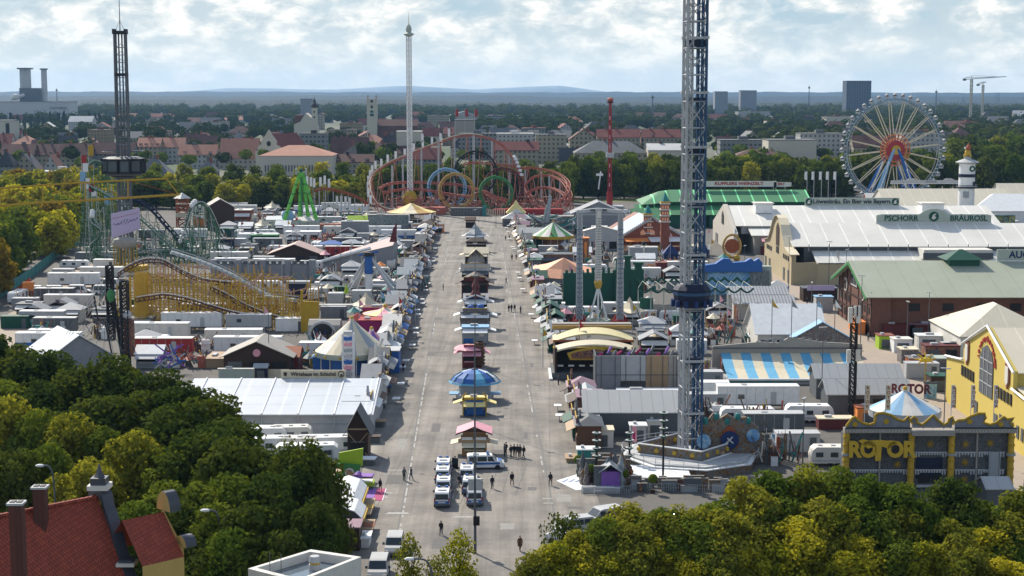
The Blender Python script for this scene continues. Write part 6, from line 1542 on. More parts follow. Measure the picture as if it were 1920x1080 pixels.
# green pyramid ride
def pyramid():
    a = A(563, 432); t = T('swing_ride', 'bright green four legged pyramid ride with pale facade in front', 'swing ride', (*a.loc,0)); z = a.z(330)
    for x, y in ((-7,0),(7.2,0),(-1.8,11),(2.2,11)):
        m = MB('lgreen'); m.bar((x,y,0),(x*.12,5+(y-5)*.1,z),.75,4,.5); 
        for k in range(5): q = .15+k*.17; m.m('green').bar((x*(1-q*.88)-.4,y+(5-y)*q*.9-.4,z*q),(x*(1-q*.88)+.4,y+(5-y)*q*.9-.4,z*q+.2),.35).m('lgreen')
        O('leg', m, t)
    O('head', MB('lgreen').sph((0,5,z+.4), 1.3, 8).m('greengrey').box(-2.1,-1.5,4.4,5.6,z+.2,z+2.6).box(1.5,2.1,4.4,5.6,z+.2,z+2.6).box(-2.1,2.1,4.2,4.5,z+1,z+1.5).m('dgreen').box(-.5,.5,4,6,z+1.2,z+2.4), t)
    O('pendulum', MB('green').bar((0,5,z),(0,5,4),.35,6).m('red').cyl(0,5,3,4.2,2.4,2.4,12).m('lblue').sph((-5,4,5), 2.4, 10, (1,.3,1)), t)
    O('facade', MB('greengrey').ext([(-10.5,0),(10.5,0),(10.5,2.8),(8,3.2),(7,4.2),(4,3.6),(2,3.3),(0,4.4),(-2,3.3),(-4,3.6),(-7,4.2),(-8,3.2),(-10.5,2.8)], -3, -2.6).m('dgreen').box(-9,9,-3.1,-3,.6,2.2), t)
pyramid()
# coaster tail with flags left of the loop coaster
t = T('coaster_ramp', 'low brown toboggan track on posts with white flags by the dark trees', 'roller coaster', (0,0,0)); P_ = catmull([PT(p[0],p[1],640) for p in ((590,356),(610,352),(640,358),(665,366),(690,380))], 6)
O('track', track(MB('copper'), P_, .6, .2, .3), t); sp = MB('lgrey')
for p in P_[::3]: sp.bar((p.x,p.y,0),tuple(p),.18)
O('support', sp, t)
for px, py in ((576,334),(583,337),(589,339),(601,337),(609,334),(617,340),(632,372),(640,372),(648,373),(656,375)):
    p = PT(px, py, 645); q = PT(px, py+12, 645); O('flag', MB('white').box(p.x-.45,p.x+.45,p.y-.08,p.y+.08,q.z,p.z+1).m('lgrey').bar((p.x-.5,p.y,0),(p.x-.5,p.y,p.z+1),.08), t)
PAL['dusty_roof'] = (.42,.30,.27)
# flume tower and orange slide
a = A(343, 425); t = T('flume_tower', 'red timber lookout tower with white pointed cap beside the orange slide', 'tower', (*a.loc,0)); z = a.z(372)
O('frame', lattice(MB('copper'), 4, 0, z, 2.6, .2, .14), t); O('deck', MB('cream').cb(0,0,z*.35,4.4,4.4,1.6).cb(0,0,z*.8,4.4,4.4,.3), t); O('roof', MB('offw').cyl(0,0,z,z+2.2,3.4,.1,4).m('dgrey').bar((0,0,z+2),(0,0,z+6),.1), t)
t = T('water_slide', 'long orange side wall of a flume sloping down to the right', 'slide', (0,0,0)); c = [PT(*p, 605) for p in ((362,405),(395,413),(440,430))]
m = MB('orange')
for p, q in zip(c, c[1:]): m.m('orange').add([tuple(p),tuple(q),(q.x,q.y,q.z-4),(p.x,p.y,p.z-4.5),(p.x,p.y+4,p.z),(q.x,q.y+4,q.z),(q.x,q.y+4,q.z-4),(p.x,p.y+4,p.z-4.5)], [(3,2,1,0),(4,5,6,7),(0,1,5,4)]).m('white').tube([p+Vector((0,-.1,.2)),q+Vector((0,-.1,.2))], .35, 4)
O('trough', m, t); O('support', MB('mustard').box(c[0].x,c[0].x+.8,606,607,0,c[0].z).box(c[1].x,c[1].x+.6,606,607,0,c[1].z-3), t)
bx('log_cabin','ride hall','weathered brown timber ride hall with sloping roof above the orange slide',388,440,432,8.5,12,'dbrown','stone','y',rz=.25,rise=3)
bx('ride_hall','ride hall','brown block with pale roof right of the timber hall',440,470,424,6,8,'brickred','offw','flat','white')
bx('chalet','tent','wide low pink-brown gabled tent with dark open front',505,600,492,2.6,11,'dbrown','dusty_roof','y',rise=2.8,ov=.8)
def cren(t, w, h):
    m = MB('dgrey')
    for k in range(14): x = -w/2+(k+.5)*w/14; m.box(x-.6,x+.6,-.3,.3,h,h+.9)
    for k in range(5): m.m('grey').cyl(-w/2+k*w/4,-.2,0,h+1.2,1.0,n=8)
    O('battlement', m, t)
bx('castle_facade','facade','dark grey crenellated castle backdrop behind the yellow coaster',402,586,527,4.6,2,'grey','dgrey','flat','none',extra=cren)
# tilted grey hall with pink roof and lettered front
PAL['dusty'] = (.40,.31,.30)
t = T('ride_hall','long grey side walled hall with rising pink roof and dark fin','ride hall',(0,0,0)); p0 = xat(618,500); p1 = xat(744,470)
m = MB('grey').add([(p0,455,0),(p1,455,0),(p1,455,zat(460,455)),(p0,455,1.6)], [(0,1,2,3)]).m('dusty').add([(p0-.5,454.6,1.7),(p1,454.6,zat(460,455)),(p1,473,zat(441,473)),(p0+10,473,4.2)], [(0,1,2,3)]).m('grey').add([(p1,455,0),(p1,473,0),(p1,473,zat(441,473)),(p1,455,zat(460,455))], [(0,1,2,3)]).add([(p0+10,473,0),(p1,473,0),(p1,473,zat(441,473)),(p0+10,473,4.2)], [(3,2,1,0)])
O('wall', m, t); O('fin', MB('dred').ext([(p1-1,8),(p1+1,8),(p1+1.2,13.5),(p1+.2,12)], 455, 456), t)
O('verge_board', MB('white').bar((p0,454.4,1.8),(p0+17,454.4,6.3),.45), t); O('slit_window', MB('offw').box(p1-9,p1-8.8,454.9,455,2,4).box(p1-5,p1-4.8,454.9,455,2,4), t)
# frisbee ride with blue white mast
def frisbee():
    a = A(692, 563); t = T('pendulum_ride', 'ride with blue and white mast held by four long white struts', 'swing ride', (*a.loc,0)); z = a.z(480)
    O('mast', MB('white').cyl(0,0,0,z*.72,.85,n=10).m('blue').cyl(0,0,z*.6,z,1.0,n=10).m('black').cyl(0,0,z,z+.9,1.5,1.2,8).m('blue').bar((-2.4,0,z+.2),(2.4,0,z+1.1),.25), t)
    for x, y in ((-7,-1),(-5,4),(7.4,-2),(8.6,3)): O('strut', MB('lgrey').bar((x*.08,0,z-.5),(x,y,0),.32,6).m('white').bar((x*.16+.3,.3,z-1.6),(x+.8,y+.3,0),.18,5), t)
    O('base', MB('stone').cyl(0,2,0,1.4,9,9,20).m('lgrey').tube([Vector((9*cos(i*pi/12),2+9*sin(i*pi/12),2.3)) for i in range(24)], .12, 4, True), t)
    O('seat_ring', MB('dgrey').tube([Vector((5*cos(i*pi/12),5*sin(i*pi/12),2.4)) for i in range(24)], .5, 6, True), t)
frisbee()
# dark slanting lattice ride with cables, left
def slant():
    a = A(222, 690); t = T('slingshot_ride', 'black lattice tower ride with splayed cables over the white roof', 'slingshot ride', (*a.loc,0)); X = a.x; Z = a.z
    m = lattice(MB('black'), 1.3, 0, Z(528), 1.2, .14, .08, X(237)); lattice(m, 1.1, Z(640), Z(500), 1.2, .15, .08, X(207), 1.5); O('mast', m, t)
    b = MB('black').bar((X(206),1,Z(505)),(X(226),0,Z(650)),.2).bar((X(214),1,Z(560)),(X(233),0,Z(690)),.35)
    for k in range(9): b.bar((X(203)+k*.3,1,Z(560+k*9)),(X(222)+k*.15,0,Z(585+k*11)),.1).bar((X(222)+k*.15,0,Z(560+k*11)),(X(206)+k*.3,1,Z(585+k*9)),.08)
    b.bar((X(196),0,Z(600)),(X(234),0,Z(597)),.12).bar((X(178),1,Z(556)),(X(187),0,Z(602)),.16).bar((X(199),0,Z(600)),(X(212),0,Z(672)),.16); O('brace', b, t)
    c = MB('dgrey')
    for k in range(6): c.bar((X(196)+k*.25,1,Z(520+k*6)),(X(143)+k*.5,-6,Z(618)),.045); c.bar((X(200),0,Z(597)),(X(148)+k*2.2,-8,Z(655+k*2)),.045)
    O('cable', c, t)
    O('scenery_panel', MB('mural_red').box(X(235),X(254),-.4,.2,Z(668),Z(598)).m('lgrey').sph((X(241),0,Z(590)), .9, 8), t); O('carriage', MB('green').sph((X(211),.4,Z(555)), .8, 8, (1,1,1.6)), t)
slant()
t = T('white_tent','steep white sheet metal tent roof beside the black lattice ride','tent',(*g(150,705),0), .55); O('wall', MB('grey').house(-6.5,6.5,0,13,3,4.2,'y'), t); O('roof', MB('tent_shine').gable(-6.5,6.5,0,13,3,7.3,'y',.4,.15), t)
# crane jib crossing the left edge
def jib():
    t = T('crane_jib', 'rust yellow lattice crane jib reaching in from the left edge', 'crane', (0,0,0)); Y = 395; m = MB('mustard'); q = [PT(x,y,Y) for x,y in ((-60,355),(0,353),(80,347),(160,342),(240,338),(312,335))]; r = [PT(x,y,Y) for x,y in ((-60,389),(0,386),(80,380),(160,376),(240,371),(335,365))]
    r2 = [p+Vector((0,2,0)) for p in r]; m.tube(q,.22,4).tube(r,.26,4).tube(r2,.22,4)
    for i in range(6): m.bar(q[i],r[i],.16); m.bar(r[i],r2[i],.1); 
    for i in range(5): m.m('copper').bar(q[i],r[i+1],.06)
    O('jib', m, t); x = PT(-60,370,Y).x; O('mast', lattice(MB('mustard'), 2, 0, 24, 2, .16, .1, x-8, Y+1), t); O('tie', MB('mustard').bar((x-8,Y+1,24),tuple(q[0]),.2).bar((x-8,Y+1,22),tuple(r[0]),.2), t)
jib()
# lilac banner hung on the dark tower, painted posts below
mat('lilac', (.50,.42,.6), .7, .06, .3)
t = T('banner', 'lilac advertising banner with dark scribbled writing on the dark tower', 'banner', (xat(239,453), 452.5, 0), .18); z0, z1 = zat(440,453), zat(392,453)
O('cloth', MB('lilac').ext([(-4,z0-1),(4,z0+1.6),(4,z1+.3),(-4,z1-1.2)], -.1, 0), t)
sc = MB('dblue')
for k in range(26): x = -3.3+k*.26; zz = (z0+z1)/2+.1+x*.25+.35*sin(k*1.9); sc.bar((x,-.15,zz-.3*abs(sin(k))),(x+.2,-.15,zz+.45*cos(k*2.3)),.07)
for k in range(30): x = -3.6+k*.25; sc.m('red').cb(x,-.14,z1-1.9+x*.22,.16,.04,.14); 
O('writing', sc, t)
m = MB('mustard')
for k in range(9): m.bar((k*.8-3.2,0,0),(k*.8-3.2,0,zat(458,447)),.16)
t = T('yellow_posts','cluster of tall yellow posts under a brown net below the lilac banner','scaffold',(xat(236,447),447,0)); O('post', m, t); O('net', MB('stone').sph((0,0,zat(455,447)), 3.6, 12, (1,.5,.5)), t)
# swing ride with grey blue striped roof
carousel('swing_carousel','large chair swing with grey, blue and cream striped tent roof',654,716,6.6,4.6,10.2,['steel','cream'],'greengrey',14,'blue')
t = T('ride_tower','narrow white and blue ladder tower rising through the striped roof','tower',(*g(654,728),0)); m = lattice(MB('white'), 1.8, 0, zat(625,g(654,728)[1]), 1.1, .12, .05)
O('frame', m, t); z = .4; k = 0
while z < 10: O('carriage', MB(('blue','lgrey','steel','pink')[k%4]).box(-.7,.7,-.95,.3,z,z+.55), t); z += 1.0; k += 1
carousel('kids_carousel','small ride under pale purple and pink parasol roof',695,690,2.9,4.2,6.8,['purple','pink'],'pink',8)
bx('curtain_stall','stall','blue curtained booth between striped roof and street',700,748,700,4,5,'blue','lgrey','flat','none')
bx('ticket_booth','ticket booth','small blue booth left of the striped swing ride',587,622,700,3,3,'blue','lblue','hip','none',rise=1.4)
t = T('white_mannequin','tall white figure beside the street near the striped swing ride','figure',(*g(706,722),0)); O('body', MB('offw').lathe([(.5,0),(.9,1.2),(.6,2.4),(.5,3.6),(.3,4.4),(.28,6.8),(.1,7.4)], 10).bar((0,0,5),(1.2,0,8.2),.2), t)
# magenta stalls, star roof, drum
bx('magenta_stall','stall','dark magenta walled booth below the star shaped canopy',673,720,640,4.2,5,'magenta','red','flat','none')
bx('magenta_stall','stall','magenta backed stall behind the star canopy',680,762,612,4.0,4,'magenta','dred','flat','gold')
bx('stall','stall','small red roofed booth left of the magenta stall',655,682,628,3,4,'dgrey','red','hip','none',rise=1.4)
a = A(722, 618); t = T('canopy','pink and yellow star shaped canopy beside the street','canopy',(*a.loc,0)); O('cloth', MB('pink').lathe([(5.0,3.4),(2,4.0),(.1,4.8)], 10, 0, 1, mats=['pink','pyellow','pink','offw','pyellow']), t); O('post', MB('offw').cyl(-3,1,0,3.6,.1,n=6).cyl(3,1,0,3.6,.1,n=6), t); O('finial', MB('gold').sph((0,1,5), .5, 8), t)
t = T('tunnel_drum','big grey drum tunnel with dark open mouth by the yellow wall','tunnel',(*g(607,648),0)); O('shell', MB('stone').extx([(0,0),(6,0),(6,2.4),(5.2,4),(3.6,4.9),(2.4,4.9),(.8,4),(0,2.4)], -3.2, 3.2), t); O('mouth', MB('black').disc((-.2,-.08,2.3), 2.2, 'y', 20, .1).m('dblue').box(-1.6,-1.2,-.3,-.2,1,3.6).box(.2,.5,-.3,-.2,.6,3), t); O('rim', MB('lgrey').tube([Vector((-.2+2.5*cos(i*pi/12),-.15,2.3+2.5*sin(i*pi/12))) for i in range(24)], .28, 6, True), t)
t = T('chute','white trough with dark oval holes running behind the magenta stalls','slide',(*g(665,596),0)); m = MB('offw').box(-8,8,0,1.4,1.6,3)
for k in range(12): m.m('steel').disc((-7.2+k*1.3,-.05,2.3), .35, 'y', 8, .05)
O('trough', m, t); O('support', MB('dgrey').box(-7,-6.6,.2,1,0,1.6).box(6,6.4,.2,1,0,1.6), t)
t = T('lime_cone_figure','pale grey boxes with lime pointed ornament behind the drum','ornament',(*g(655,582),0)); O('block', MB('lgrey').box(-5,-1.5,0,3,0,4).box(.6,5,0,3,0,4.6), t); O('cone', MB('lime').cyl(-.6,0,4,6.2,.6,.1,8), t)
# brown huts, half timbered
def dec(t, w, h): O('balustrade', MB('cream').box(-w/2,w/2,-2.2,-2,0,1.6), t); O('crest', MB('pink').disc((0,-.2,h+.6), .7, 'y', 12, .1), t)
bx('timber_hall','ride hall','large dark brown timber chalet with cream gable boards',420,545,705,3.6,9,'dbrown','stone','y',rise=2.6,ov=.7,extra=dec)
bx('timber_hall','ride hall','smaller brown gabled porch right of the big chalet',505,560,700,3,6,'dred','copper','x',rise=1.4)
bx('fence_wall','fence','pale scalloped wall panel before the brown chalet',410,475,718,2.4,.4,'greengrey','offw','flat','none')
bx('terrace','terrace','wooden terrace with railing left of the brown chalet',385,425,690,1.6,8,'tan','tan','flat','none')
bx('bin_shed','shed','small dark blue shed left of the ridge sign',478,500,712,2.2,2,'navy','steel','x')
t = T('arch_gate','slim lit arch ride with violet neon pieces near the trees','ride',(*g(318,700),0)); m = MB('purple')
for k in range(14): m.m(('purple','blue','lgrey')[k%3]).bar((R.uniform(-3,3),0,R.uniform(.5,3)),(R.uniform(-3,3),1,R.uniform(2,5.5)),.14)
O('frame', m, t); bx('arrow_board','sign','dark green board with white arrow left of the violet ride',292,308,690,2.6,.3,'dgreen','dgreen','flat','none',extra=lambda t,w,h: O('arrow', MB('white').ext([(-.7,1.4),(-.1,.9),(-.1,1.25),(.7,1.25),(.7,1.55),(-.1,1.55),(-.1,1.9)], -.2, -.12), t))
# swing tower base and canopies
t = T('canopy','broad ochre fabric canopy at the foot of the white tower','canopy',(*g(769,417),0)); a = A(769,417); O('cloth', MB('pyellow').lathe([(10,3.6),(6,4.6),(2,6.2),(.5,7)], 10, 0, 8, mats=['pyellow','cream','ochre']), t); 
for i in range(10): O('post', MB('offw').cyl(9.5*cos(i*.628),8+9.5*sin(i*.628),0,3.8,.14,n=5), t)
bx('orange_stall','stall','orange striped low stall below the ochre canopy',775,832,437,3,6,'orange','dgrey','flat','white')
bx('scenery_wall','facade','wide grey weathered scenery wall left of the ochre canopy',690,765,440,7,4,'mural_rock','stone','flat','none')
bx('ride_hall','facade','pale green fronted ride building with arched crest',652,700,437,4,6,'greengrey','lime','x',rise=2)
bx('dark_board','facade','grey backdrop block behind the pale green ride front',640,690,448,6,4,'grey','lgrey','flat','none')
for i,(x0,x1,y,wm,rm,k,lab) in enumerate(((600,640,440,'mural_red','copper','flat','reddish painted ride front right of the green pyramid'),(535,600,455,'white','white','flat','long white box trailer below the green pyramid facade'),(470,520,462,'dgreen','green','flat','dark green roofed kiosk left of the pink chalet tent'),(640,675,478,'navy','steel','hip','blue dome like tent right of the pink chalet tent'),(600,640,480,'steel','blue','hip','navy roofed tent beside the blue dome'),(412,436,470,'navy','black','flat','dark box with pale blue figure left of the castle'),(560,590,432,'cream','offw','x','cream booth under the green pyramid legs'),(500,530,430,'offw','white','x','white tent left of the green pyramid'))): bx('ride_booth','stall',lab,x0,x1,y,3.6,5,wm,rm,k)
for j_, (y_, x_) in enumerate(((858,505),(858,560),(856,612),(838,490),(836,545),(872,575))): put(CAR[j_%3], x_, y_, R.uniform(-.1,.1), 'white caravan, %s of the group between the marquee and the dark trees' % nth(j_), 1.0)
# ---------- near left: stalls between trees and street
bx('half_timbered_hut','hut','dark half timbered hut with steep grey gable next to the white marquee',652,690,862,4.4,4.4,'dbrown','dgrey','y',rise=2.6,ov=.6,extra=lambda t,w,h:(O('beam', MB('tan').bar((-w/2,-.05,.5),(w/2,-.05,h-.6),.07).bar((w/2,-.05,.5),(-w/2,-.05,h-.6),.07).box(-w/2,w/2,-.12,-.02,h-.2,h), t), O('opening', MB('black').box(-1.0,1.0,-.14,-.05,.1,2.4), t)))
t = T('ride_car','lime green giant shoe-like ride front with pale wheel emblem','stall',(*g(655,915),0)); O('back', MB('lime').ext([(-1.6,2.2),(1.6,2.6),(1.7,4.9),(-1.4,4.3)], 1.2, 1.5).m('green').ext([(-2,0),(1,0),(1.4,2.8),(-1.9,3.1)], .6, 1.1), t); O('tray', MB('lime').box(1,3.2,-.8,1,.4,.9).m('offw').box(1.2,3.0,-.7,.9,.9,1.0), t); O('emblem', MB('offw').disc((0,.5,1.9), .6, 'y', 14, .06).m('grey').disc((0,.42,1.9), .4, 'y', 12, .06), t)
t = T('shell_stall','arched beige shell canopy with white inner sail between tree and carpet','stall',(*g(643,935),0), .35); P_ = [(2.4*cos(i*pi/12), 2.4*sin(i*pi/12)*1.5) for i in range(13)]; m = MB('tan')
for i in range(12): (a_,b_),(c_,d_) = P_[i],P_[i+1]; m.add([(a_,0,b_),(c_,0,d_),(c_*1.06,-.8,d_*1.06),(a_*1.06,-.8,b_*1.06)],[(0,1,2,3)]).add([(a_,0,b_),(c_,0,d_),(c_*.9,2.6,d_*.9),(a_*.9,2.6,b_*.9)],[(3,2,1,0)])
O('shell', m, t); O('sail', MB('offw').ext([(-.2,0),(1.4,0),(.1,3.1)], .6, .7), t); O('base', MB('cream').box(-2.4,2.4,-1,2.4,0,.4), t)
t = T('plush_display','violet hanging plush display on a rack beside the carpet','stall',(*g(668,938),0)); m = MB('purple')
for k in range(16): m.sph((R.uniform(-.5,.5),R.uniform(-.8,.8),R.uniform(.4,3.4)), .4, 6)
O('plush', m, t)
x, y = g(690, 928); t = T('carpet','violet and grey carpet laid out on the asphalt at left','carpet',(x,y,0)); O('cloth', MB('purple').box(-.9,2.0,-3,3,.05,.07).m('magenta').box(.9,2.0,-3,3,.071,.075).m('grey').box(-2.6,-.9,-3,3,.05,.06).m('white').box(2.0,2.1,-3,3,.05,.08), t)
for i,(px,py,w,L,m1,lab) in enumerate(((642,980,4.2,8,'white','long stall with white curved sheet roof behind the dark tree'),(640,1010,4.6,5,'white','stall with white vaulted roof nearest the violet carpet row end'))):
    t = T('vaulted_stall',lab,'stall',(*g(px,py),0)); pr = [(-w/2,0),(w/2,0),(w/2,2.3),(w*.32,3.1),(0,3.5),(-w*.32,3.1),(-w/2,2.3)]; O('wall', MB('dgrey').ext(pr, 0, L), t); O('roof', MB(m1).ext([(w/2+.1,2.3),(w*.33,3.15),(0,3.6),(-w*.33,3.15),(-w/2-.1,2.3),(-w/2-.1,2.42),(-w*.33,3.27),(0,3.72),(w*.33,3.27),(w/2+.1,2.42)], -.2, L+.2), t); O('counter', MB('tan').box(w/2,w/2+1.2,.3,L-.3,.8,1.0).m('gold').box(w/2,w/2+.3,.2,L,1.9,2.3), t)
PAL['mauve'] = (.26,.16,.2)
bx('stall','stall','stall with broad mauve flat roof and open white flap',628,674,1034,2.6,3.4,'dbrown','mauve','flat','none')
t = T('blue_banner','tall blue banner with white writing leaning at the mauve stall','banner',(*g(617,1040),0)); O('cloth', MB('blue').box(-.55,.55,-.1,0,.4,4.2), t); text(t, 'BAYERN', .7, (0,-.12,2.3), 'white', .02).rotation_euler = (0, -pi/2, 0) if 0 else (pi/2, pi/2, 0)
put_t = bx('flap_table','stall counter','white flap counter with blue crates right of the mauve stall',677,692,1028,1.0,3,'white','white','flat','none')
for i,(px,py,m1,lab) in enumerate(((714,700,'white','white crate flap nearest the white figure'),(722,735,'blue','blue boxed counter beside the marquee end'),(712,765,'offw','grey flat boxes beside the marquee end'),(710,800,'tan','brown cardboard stack at the marquee corner'),(690,872,'white','white leaning board before the timbered hut'),(700,830,'dbrown','dark bench frame at the street edge left'),(684,905,'purple','violet striped counter next to the lime ride'),(683,965,'gold','yellow crate counter below the carpet'),(684,1000,'copper','brown crate row under the vaulted stall'))):
    t = T('counter',lab,'counter',(*g(px,py),0), R.uniform(-.2,.2)); O('top', MB(m1).box(-1.1,1.1,-.9,.9,.9,1.05), t); O('crate', MB('dgrey').box(-.9,.9,-.7,.7,0,.88), t)
# flat roofed white building with flooded roof, bottom edge
def flatb():
    zt = 11; P_ = [g(465,1062,zt), g(677,1046,zt), g(583,1032,zt)]; t = T('flat_roof_building','white flat roofed building with rain water standing on its roof','building',(0,0,0))
    a_ = Vector((*g(463,1066,zt),0)); b_ = Vector((*g(677,1044,zt),0)); c_ = Vector((*g(583,1030,zt),0)); d_ = a_+(c_-b_)*1.0; 
    a_ = Vector((*g(465,1066,zt),0)); f_ = Vector((*g(560,1090,zt),0))
    Q = [a_, f_, b_, c_]; n = 4; cen = sum(Q, Vector())/4; I = [q+(cen-q).normalized()*.7 for q in Q]
    m = MB('offw')
    for i in range(n):
        p, q, pi_, qi = Q[i], Q[(i+1)%n], I[i], I[(i+1)%n]
        m.add([(p.x,p.y,0),(q.x,q.y,0),(q.x,q.y,zt),(p.x,p.y,zt)], [(0,1,2,3)]).add([(p.x,p.y,zt),(q.x,q.y,zt),(qi.x,qi.y,zt),(pi_.x,pi_.y,zt)], [(0,1,2,3)]).add([(pi_.x,pi_.y,zt),(qi.x,qi.y,zt),(qi.x,qi.y,zt-.9),(pi_.x,pi_.y,zt-.9)], [(0,1,2,3)])
    O('wall', m, t); O('water', MB('roof_water').add([(q.x,q.y,zt-.75) for q in I], [(0,1,2,3)]), t)
    v = g(590,1051,zt); O('vent', MB('lgrey').cyl(v[0],v[1],zt-.8,zt-.3,.5,n=12).m('gold').cyl(v[0],v[1],zt-.3,zt-.1,.42,n=12).m('lgrey').cyl(v[0],v[1],zt-.1,zt+.4,.5,.4,12), t)
    w = g(487,1064,zt); O('lightning_rod', MB('dgrey').cyl(w[0]+1,w[1]-1,zt,zt+1.6,.03,n=4).cyl(w[0]+2,w[1]-1.5,zt,zt+1.6,.03,n=4), t)
mat('roof_water', (.1,.13,.16), .04, .3, .3, spec=1.0); mat('slate', (.05,.055,.07), .45, .2, .8, spec=.5)
flatb()
# red tiled roof with curved gable, bottom left
def redroof():
    t = T('gabled_house','old house with dark red tiled roof and curled parapet gable','house',(0,0,0)); Yr = 118
    zr = 21.0
    def G2(px,py,z): x, y = g(px,py,z); return Vector((x,y,z))
    A_ = G2(-90,985,zr); B = G2(183,932,zr)      # ridge
    d = (B-A_); d.z = 0; d.normalize(); nrm = Vector((d.y,-d.x,0)); nrm = nrm if nrm.y < 0 else -nrm
    L = 9.5; E1 = A_+nrm*L+Vector((0,0,-12.5)); E2 = B+nrm*L+Vector((0,0,-12.5)); F1 = A_-nrm*L+Vector((0,0,-12.5)); F2 = B-nrm*L+Vector((0,0,-12.5))
    m = MB('roof_tiles'); m.add([tuple(E1),tuple(E2),tuple(B),tuple(A_)], [(0,1,2,3)]).add([tuple(F2),tuple(F1),tuple(A_),tuple(B)], [(0,1,2,3)]); ro = O('roof', m, t)
    rt = MB('roof_tiles')
    n_ = 30
    for k in range(n_): p = A_+(B-A_)*(k/n_); q = A_+(B-A_)*((k+.9)/n_); rt.bar(tuple(p),tuple(q),.16,6,.2)
    O('ridge_tile', rt, t)
    wl = MB('ochre_plaster'); z0 = zr-12.5
    for p, q in ((E1,E2),(F1,F2)): wl.add([(p.x,p.y,0),(q.x,q.y,0),(q.x,q.y,z0),(p.x,p.y,z0)], [(0,1,2,3)])
    wl.add([(E2.x,E2.y,0),(F2.x,F2.y,0),(F2.x,F2.y,z0),(B.x,B.y,zr),(E2.x,E2.y,z0)], [(0,1,2,3,4)]); O('wall', wl, t)
    # parapet coping following the gable in S curves
    cp_ = MB('slate'); steps = []
    for s in (1,-1):
        pts = []
        for k in range(33):
            q = k/32; w_ = q*L*1.04; z = zr+.5-12.5*q + .55*sin(q*4*pi) + (.5 if q < .1 else 0)
            pts.append(B+nrm*s*w_+Vector((0,0,z-zr))+d*.25)
        for i in range(32):
            p, q = pts[i], pts[i+1]; o1 = d*.42; cp_.add([tuple(p-o1),tuple(q-o1),tuple(q+o1),tuple(p+o1),tuple(p-o1-Vector((0,0,.7))),tuple(q-o1-Vector((0,0,.7))),tuple(q+o1-Vector((0,0,.7))),tuple(p+o1-Vector((0,0,.7)))], [(0,1,2,3),(4,5,1,0),(7,3,2,6)])
        for q in (.36,.68,1.0):
            c = B+nrm*s*(q*L)+Vector((0,0,-12.5*q+.25))+d*.25; cp_.m('offw').cb(c.x,c.y,c.z-.1,1.3,1.3,.25).m('slate').cb(c.x,c.y,c.z+.15,1.0,1.0,.2)
    O('parapet', cp_, t)
    c = B+d*.2; f = MB('offw').cb(c.x,c.y,zr+.6,1.5,1.5,.35).m('slate').cb(c.x,c.y,zr+.95,1.1,1.1,.5); f.cyl(c.x,c.y,zr+1.2,zr+1.7,.55,.28,4).cyl(c.x,c.y,zr+1.7,zr+2.4,.26,.04,4); O('finial', f, t)
    # chimneys
    for px, py, h, lab in ((31,945,2.2,'near chimney stack'),(75,915,1.6,'rear chimney stack')):
        p = G2(px,py,zr+h); m = MB('chimney_brick').box(p.x-.42,p.x+.42,p.y-.4,p.y+.4,zr-4.5,zr+h).m('lgrey').box(p.x-.54,p.x+.54,p.y-.5,p.y+.5,zr+h,zr+h+.15).m('black').box(p.x-.4,p.x-.05,p.y-.25,p.y+.25,zr+h+.15,zr+h+.2).box(p.x+.05,p.x+.4,p.y-.25,p.y+.25,zr+h+.15,zr+h+.2); O('chimney', m, t, lab)
    p = G2(12,1000,zr-3); O('skylight', MB('glass').box(p.x-.6,p.x+.2,p.y-1,p.y,zr-3.6,zr-2.9), t)
    # dormer wing with round topped gable to the right
    q = B+nrm*3.3+Vector((0,0,-3.9)); e = q+d*3.4
    wg = MB('roof_tiles'); hw = nrm*2.6; wg.add([tuple(q-hw),tuple(e-hw),tuple(e-hw+nrm*0+Vector((0,0,2.8))+hw),tuple(q+Vector((0,0,2.8)))], [(0,1,2,3)]).add([tuple(q+hw),tuple(e+hw),tuple(e+Vector((0,0,2.8))),tuple(q+Vector((0,0,2.8)))], [(3,2,1,0)])
    w2 = O('wing_roof', wg, t)
    for s in (-1,0,1):
        c = e+nrm*s*2.2+Vector((0,0,2.9-abs(s)*2.2)); mm = MB('slate'); pr = [(1.0*cos(i*pi/10)*(.9 if s == 0 else .7), 1.1*sin(i*pi/10)*(1.3 if s == 0 else .7)) for i in range(11)]
        v = []
        for k in (0, 1): v += [tuple(c+nrm*a_+Vector((0,0,b_))+d*(.9*k)) for a_, b_ in pr]
        mm.add(v, [(i,i+1,12+i,11+i) for i in range(10)]); mm.m('ochre_plaster').add([v[i] for i in range(11)], [tuple(range(11))]).add([v[11+i] for i in range(11)], [tuple(range(11))]); 
        O('gable_cap', mm, t)
    wv_ = MB('ochre_plaster'); b1 = e-hw+Vector((0,0,3)); wv_.add([(e.x-hw.x,e.y-hw.y,0),(e.x+hw.x,e.y+hw.y,0),tuple(e+hw+Vector((0,0,.6))),tuple(e+Vector((0,0,3.0))),tuple(e-hw+Vector((0,0,.6)))], [(0,1,2,3,4)]).add([(q.x+hw.x,q.y+hw.y,0),(e.x+hw.x,e.y+hw.y,0),tuple(e+hw),tuple(q+hw)], [(0,1,2,3)]); O('wing_wall', wv_, t)
mat('lilac', (.50,.42,.6), .7, .06, .3); PAL['mauve'] = (.26,.16,.2); mat('slate', (.05,.055,.07), .45, .2, .8, spec=.5)
mat('roof_tiles', (.36,.075,.04), .8, .34, 1.6, extra=brick((.26,.055,.035), .26, .19, (.09,.02,.014))); mat('ochre_plaster', (.5,.33,.11), .8, .1, .8); mat('chimney_brick', (.12,.04,.03), .85, .3, 2.5, extra=brick((.08,.03,.025), .3, .12, (.1,.07,.06)))
mat('roof_water', (.1,.13,.16), .04, .3, .3, spec=1.0)
redroof()
